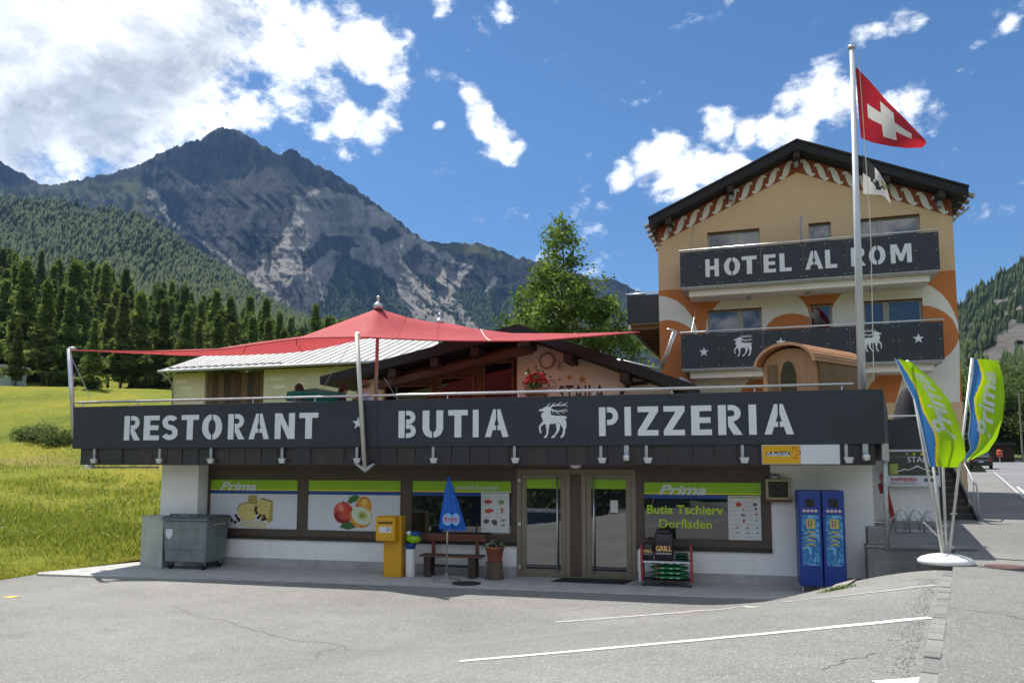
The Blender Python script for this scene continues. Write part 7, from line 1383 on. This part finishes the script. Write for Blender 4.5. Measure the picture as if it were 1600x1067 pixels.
# shrubs on the meadow bank and along the forest edge
for i, (px, py, d, s, lab) in enumerate([(70, 672, 58, 1.0, 'dark shrub patch on the meadow bank beside the parapet'), (95, 676, 57, .8, 'low dark shrub on the meadow bank closest to the parapet end'), (45, 678, 59, .6, 'smallest dark shrub on the open meadow bank')]):
    P = at(px, py, d); P[2] = float(z_mead(P[0], P[1])); leaf_tree('shrub', P, 1.0*s+.2, lambda h, s=s: 1.35*s*math.sin(math.pi*min(.95, .3+.65*h)), 40, 40, .1, BUSH, lab, 50+i, .05, .3, h0=.05, limbs=8)
# ------------------------------------------------------------------ shed, bin, pole and car up the road
P = at(1563, 716, 104); e = empty('wooden_shed', P, -.5, 'dark brown wooden shed beside the far road', 'shed'); SD = M('shed_wood', (.03, .014, .01), .85, var=.3, vs=3)
box('wall', SD, e, -2, 1.6, 0, 2.5, -1, 1.8); MB().prism([(-2.3, 1.75), (1.9, 1.75), (1.7, 2.15), (-2.2, 2.25)], -.4, 2.9, 'y').build('roof', ROOFB, e); box('post', WOODD, e, .2, .35, -.1, -.01, -.8, 1.75); box('door', WOODD, e, -1.5, -.6, -.04, -.002, -.8, 1.3)
P = at(1562, 713, 101); e = empty('orange_bin', (P[0], P[1], P[2]-.5), 0, 'small orange red bin on a post in front of the shed', 'bin'); OB = M('bin_orange', (.5, .09, .03), .5); MB().lathe([(.26, .45), (.33, .5), (.35, 1.05), (.3, 1.1)], n=14).build('body', OB, e, True); MB().lathe([(.37, 1.11), (.3, 1.3), (.06, 1.4)], n=14).build('lid', OB, e, True); MB().tube([(0, 0, -.6), (0, 0, .46)], .06, 8).build('post', GALV, e)
P = at(1598, 716, 103); e = empty('wood_pole', P, 0, 'thin grey utility pole at the right edge of the picture', 'pole'); MB().tube([(0, 0, -1), (0, 0, 9)], [.13, .09], 8).build('shaft', M('pole_wood', (.2, .18, .16), .9), e); MB().tube([(-.5, 0, 8.5), (.5, 0, 8.5)], .03, 6).build('crossarm', GALV, e)
def car(name, P, rz, body, label, style='estate', cat='car', z=None):
    e = empty(name, P, rz, label, cat); van = style == 'van'; L_ = 4.6; H = 1.95 if van else 1.48; bl = .95 if not van else 1.05; WID = .88
    lower = [(-L_/2, .42), (-L_/2+.04, .3), (L_/2-.1, .28), (L_/2, .42), (L_/2-.02, .68), (L_/2-.2, .8), (1.25 if not van else 1.55, bl), (-L_/2+.08, bl), (-L_/2, .7)]
    cab = [(-L_/2+.1, bl+.002), (1.25 if not van else 1.6, bl+.002), (.45 if not van else .95, H-.06), (.2 if not van else .7, H), (-L_/2+.75 if not van else -L_/2+.35, H), (-L_/2+.45 if not van else -L_/2+.2, H-.08)]
    PAINT = M('car_' + body[0], body[1], .25, .5 if body[2] else 0, var=.03, coat=.6); GL = M('car_glass', (.01, .011, .012), .05, spec=.9); TY = M('tyre', (.015, .015, .015), .85); RM = M('rim', (.4, .4, .41), .3, .9); PL = M('car_plastic', (.02, .02, .02), .7)
    MB().prism([(x, z) for x, z in lower], -WID, WID, 'y').build('body', PAINT, e, bevel=.07, segs=3)
    n = len(cab); cb = MB(); 
    vs = [(x, -WID+.03+(.2*(z-bl)/(H-bl)), z) for x, z in cab] + [(x, WID-.03-(.2*(z-bl)/(H-bl)), z) for x, z in cab]; cb.add(vs, [tuple(range(n)), tuple(range(n, 2*n))[::-1]] + [(i, n+i, n+(i+1) % n, (i+1) % n) for i in range(n)]); cb.build('cabin', PAINT, e, bevel=.05)
    x0, x1 = cab[0][0]+.3, cab[1][0]-.25; tp = H-.14; tx0, tx1 = cab[4][0]+.1, cab[2][0]-.05; xm = (x0+x1)/2+.1
    for sd in (-1, 1):
        y0 = WID-.03+.008; y1 = WID-.03-(.2*(tp-bl)/(H-bl))+.008
        for (a, b, c, d) in [(x0, xm-.05, xm-.05, tx0), (xm+.05, x1, tx1, xm+.05)]: MB().add([(a, sd*y0, bl+.06), (b, sd*y0, bl+.06), (c, sd*y1, tp), (d, sd*y1, tp)], [(0, 1, 2, 3)]).build('side_window', GL, e)
    MB().add([(cab[1][0]-.02, -.72, bl+.05), (cab[1][0]-.02, .72, bl+.05), (cab[2][0]+.06, .58, H-.12), (cab[2][0]+.06, -.58, H-.12)], [(0, 1, 2, 3)]).build('windscreen', GL, e, loc=(.03, 0, .02)); xr0, xr1 = cab[0][0], cab[5][0]
    MB().add([(xr0-.01, -.7, bl+.08), (xr0-.01, .7, bl+.08), (xr1-.02, .6, H-.14), (xr1-.02, -.6, H-.14)], [(0, 3, 2, 1)]).build('rear_window', GL, e, loc=(-.015, 0, 0))
    for x in (-1.35, 1.4):
        for sd in (-1, 1):
            t_ = MB(); t_.tube([(x, sd*(WID-.2), .33), (x, sd*(WID+.015), .33)], .33, 24); w = t_.build('wheel', TY, e, True); MB().tube([(x, sd*(WID-.05), .33), (x, sd*(WID+.022), .33)], .21, 18).build('rim', RM, w)
            MB().tube([(x+.38*math.cos(k*.393), sd*(WID+.005), .34+.38*math.sin(k*.393)) for k in range(9)], .035, 6).build('wheel_arch', PL, e)
    for sd in (-1, 1):
        box('headlight', M('lamp_clear', (.6, .6, .6), .15, .3), e, L_/2-.14, L_/2-.0, sd*.66-.14, sd*.66+.14, .6, .72, .03); box('tail_light', M('lamp_red', (.35, .01, .01), .2), e, -L_/2-.01, -L_/2+.1, sd*.7-.1, sd*.7+.1, .68, .93, .02); box('mirror', PAINT, e, cab[1][0]-.35, cab[1][0]-.22, sd*(WID+.06)-.07, sd*(WID+.06)+.07, bl+.03, bl+.17, .03)
    box('bumper', PL, e, -L_/2-.04, -L_/2+.1, -.75, .75, .36, .54, .03); box('number_plate', POST, e, -L_/2-.046, -L_/2-.041, -.2, .2, .6, .7)
    return e
def lotz(x, y): return float(z_lot(x, y))
for nm, x, y, rz, body, st_, lab in [('parked_van', -9.6, -1.2, R(151), ('silver', (.42, .43, .44), 1), 'van', 'silver van reflected in the left glass door'), ('parked_car', -7.7, -3.6, R(70), ('dark_grey', (.05, .052, .055), 1), 'estate', 'dark grey car reflected beside the van in the left glass door'), ('parked_car', -5.7, -4.6, R(68), ('silver_grey', (.3, .31, .32), 1), 'estate', 'silver grey car reflected at the handle side of the right glass door'), ('parked_car', -3.6, -5.2, R(72), ('black', (.012, .012, .014), 0), 'van', 'tall black car reflected in the right glass door'), ('parked_car', -14.2, .6, R(150), ('black', (.012, .012, .014), 0), 'estate', 'black car reflected in the middle shop window'), ('parked_car', -1.2, -6.2, R(75), ('night', (.01, .011, .013), 0), 'estate', 'dark car reflected behind the lime lettering of the right window')]:
    car(nm, (x, y, lotz(x, y)), rz, body, lab, st_)
hA, hB = np.array([-24., -4.]), np.array([7., -15.]); n_ = 14000; g = np.random.default_rng(8); t = g.random(n_); q = hA+(hB-hA)*t[:, None]; nn = np.array([hB[1]-hA[1], -(hB[0]-hA[0])]); nn = nn/np.linalg.norm(nn); hh = g.random(n_); q = q + nn*(g.normal(0, .55, (n_, 1))); z0_ = np.array([lotz(a_[0], a_[1]) for a_ in q]); hmax = 5.5 + 2.5*(vf(t*14, t*0, 3)-.5)*2
Pq = np.column_stack([q, z0_ + hh*hmax]); d = g.normal(0, 1, (n_, 3)); d /= np.linalg.norm(d, axis=1)[:, None]; e_ = np.cross(d, g.normal(0, 1, (n_, 3))); e_ /= np.linalg.norm(e_, axis=1)[:, None]; V = np.stack([Pq-d*.22, Pq+e_*.13, Pq+d*.22, Pq-e_*.13], 1).reshape(-1, 3); tt_ = np.repeat(g.random(n_)*.6, 4)
he = empty('hedge', (*hA, 0), 0, 'tall dark hedge reflected above the cars in the shop glass', 'hedge'); link('foliage', np_mesh('foliage', V-[*hA, 0], np.arange(len(V)).reshape(-1, 4), BUSH, attrs={'tint': np.stack([tt_]*3, 1)}), he)
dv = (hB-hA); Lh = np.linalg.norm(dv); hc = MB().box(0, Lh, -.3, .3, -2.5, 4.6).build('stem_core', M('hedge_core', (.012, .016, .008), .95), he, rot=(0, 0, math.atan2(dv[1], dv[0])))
P = rp(1513, 727); a_ = kco(P[0], P[1])[1]; xy = kw(-1.35, 84); car('dark_car', (xy[0], xy[1], float(z_road(84))-.07), math.atan2(KD[1], KD[0]), ('night', (.01, .011, .013), 0), 'dark car at the edge of the far road, half hidden behind the stairs')
# ------------------------------------------------------------------ guests on the terrace
def skin_mesh(name, pts, edges, rad, mat, parent, root=0, sub=2):
    me = bpy.data.meshes.new(name); me.from_pydata([tuple(p) for p in pts], edges, []); o = link(name, me, parent); me.materials.append(mat)
    m = o.modifiers.new('skin', 'SKIN'); m.use_smooth_shade = True
    for i, r in enumerate(rad): d = me.skin_vertices[0].data[i]; d.radius = (r, r) if not isinstance(r, tuple) else r; d.use_root = (i == root)
    s = o.modifiers.new('sub', 'SUBSURF'); s.levels = sub; s.render_levels = sub; return o
def guest(P, rz, shirt, hair, label, long_hair=True, trousers=(.04, .05, .09)):
    e = empty('person', P, rz, label, 'person'); SKN = M('skin', (.46, .27, .19), .6, var=.06)
    # seated, facing +y; seat at .45
    J = [(0, 0, .55), (0, -.02, .72), (0, -.03, .92), (0, -.02, 1.06), (0, 0, 1.13), (0, .03, 1.22), (0, .03, 1.33),
         (-.09, .05, .53), (-.11, .45, .52), (-.11, .47, .1), (-.11, .58, .05), (.09, .05, .53), (.11, .45, .52), (.11, .47, .1), (.11, .58, .05),
         (-.17, -.02, 1.0), (-.22, .05, .76), (-.16, .3, .78), (-.12, .38, .79), (.17, -.02, 1.0), (.22, .05, .76), (.16, .3, .78), (.12, .38, .79)]
    E = [(0, 1), (1, 2), (2, 3), (3, 4), (4, 5), (5, 6), (0, 7), (7, 8), (8, 9), (9, 10), (0, 11), (11, 12), (12, 13), (13, 14), (3, 15), (15, 16), (16, 17), (17, 18), (3, 19), (19, 20), (20, 21), (21, 22)]
    r = [(.15, .12), (.13, .1), (.15, .1), (.1, .08), .055, (.078, .095), (.07, .085), .085, .065, .045, .04, .085, .065, .045, .04, .06, .042, .033, .03, .06, .042, .033, .03]
    skin_mesh('body', J, E, r, SKN, e)
    sh = M('shirt_%d' % int(sum(shirt)*1000), shirt, .85, var=.15, vs=12); skin_mesh('shirt', [J[i] for i in (0, 1, 2, 3, 15, 16, 19, 20)], [(0, 1), (1, 2), (2, 3), (3, 4), (4, 5), (3, 6), (6, 7)], [(.165, .135), (.145, .115), (.165, .115), (.115, .095), .075, .056, .075, .056], sh, e)
    tr = M('trousers', trousers, .9, var=.15, vs=10); skin_mesh('trousers', [J[i] for i in (0, 7, 8, 9, 11, 12, 13)], [(0, 1), (1, 2), (2, 3), (0, 4), (4, 5), (5, 6)], [(.16, .13), .097, .075, .058, .097, .075, .058], tr, e)
    for k in range(5):
        for sd in (-1, 1): x = sd*(.12-.022*(k-2)*.8); ln = (.05, .075, .085, .078, .06)[k]; MB().tube([(x, .39, .79), (x+sd*.0, .39+ln*.6, .788), (x, .39+ln, .775)], [.009, .008, .006], 6).build('finger', SKN, e, True)
    HM = M('hair_%d' % int(sum(hair)*1000), hair, .5, var=.3, vs=30, stretch=(1, 1, .2)); blob('hair', HM, e, (.1, .115, .12), (0, .0, 1.295), .06, 4); 
    if long_hair: blob('hair_fall', HM, e, (.095, .06, .2), (0, -.075, 1.15), .1, 3)
    blob('nose', SKN, e, (.012, .02, .022), (0, .125, 1.25), 0); 
    for sd in (-1, 1): blob('eye', STX, e, (.012, .008, .008), (sd*.033, .113, 1.285), 0, nu=8, nv=6); blob('ear', SKN, e, (.012, .02, .03), (sd*.083, .02, 1.265), 0, nu=8, nv=6)
    blob('mouth', M('lips', (.3, .1, .09), .5), e, (.022, .008, .007), (0, .112, 1.2), 0, nu=8, nv=6)
    return e
def terrace_chair(P, rz, label):
    e = empty('terrace_chair', P, rz, label, 'chair', 'terrace chairs'); w_ = M('chair_brown', (.16, .07, .03), .6, var=.2); box('seat', w_, e, -.22, .22, -.2, .22, .42, .45, .01); MB().prism([(-.22, .46), (.22, .46), (.22, .85), (.15, .95), (-.15, .95), (-.22, .85)], -.26, -.23, 'y').build('backrest', w_, e, bevel=.008)
    for x in (-.2, .2):
        for y in (-.22, .2): MB().tube([(x, y, 0), (x, y, .42)], .016, 6).build('leg', GALV, e)
for i, (px, d, top, rz, sh_, ha, lab) in enumerate([(537, 19.6, 592, R(-80), (.03, .03, .035), (.015, .01, .008), 'person with long black hair in dark clothes sitting on the terrace'), (571, 18.6, 596, R(-50), (.38, .47, .62), (.12, .07, .04), 'person in a light blue shirt sitting behind the front mast'), (467, 19.5, 614, R(70), (.35, .3, .42), (.02, .015, .012), 'dark haired person sitting low under the teal parasol')]):
    P = at(px, top, d); zf = P[2]-1.42
    zf = max(zf, 2.8) if i < 2 else P[2]-1.42
    guest((P[0], P[1], DK), rz, sh_, ha, lab, i != 1); terrace_chair((P[0], P[1], DK), rz, ['terrace chair under the black haired person', 'brown terrace chair under the person in light blue', 'terrace chair under the person by the teal parasol'][i])
# ------------------------------------------------------------------ air
hz = MB().box(-3900, 3900, -1300, 4300, -4.2, 1750).build('haze', None); hz.data.materials.clear()
m = bpy.data.materials.new('haze_air'); nt = NT(m); out = nt.nodes.new('ShaderNodeOutputMaterial'); pv_ = nt.nodes.new('ShaderNodeVolumePrincipled'); pv_.inputs['Color'].default_value = (.27, .53, 1, 1); pv_.inputs['Density'].default_value = .00005; pv_.inputs['Anisotropy'].default_value = .2; nt.links.new(pv_.outputs[0], out.inputs['Volume']); hz.data.materials.append(m)
tag(hz, 'thin blue mountain haze filling the valley air', 'haze', kind='stuff')
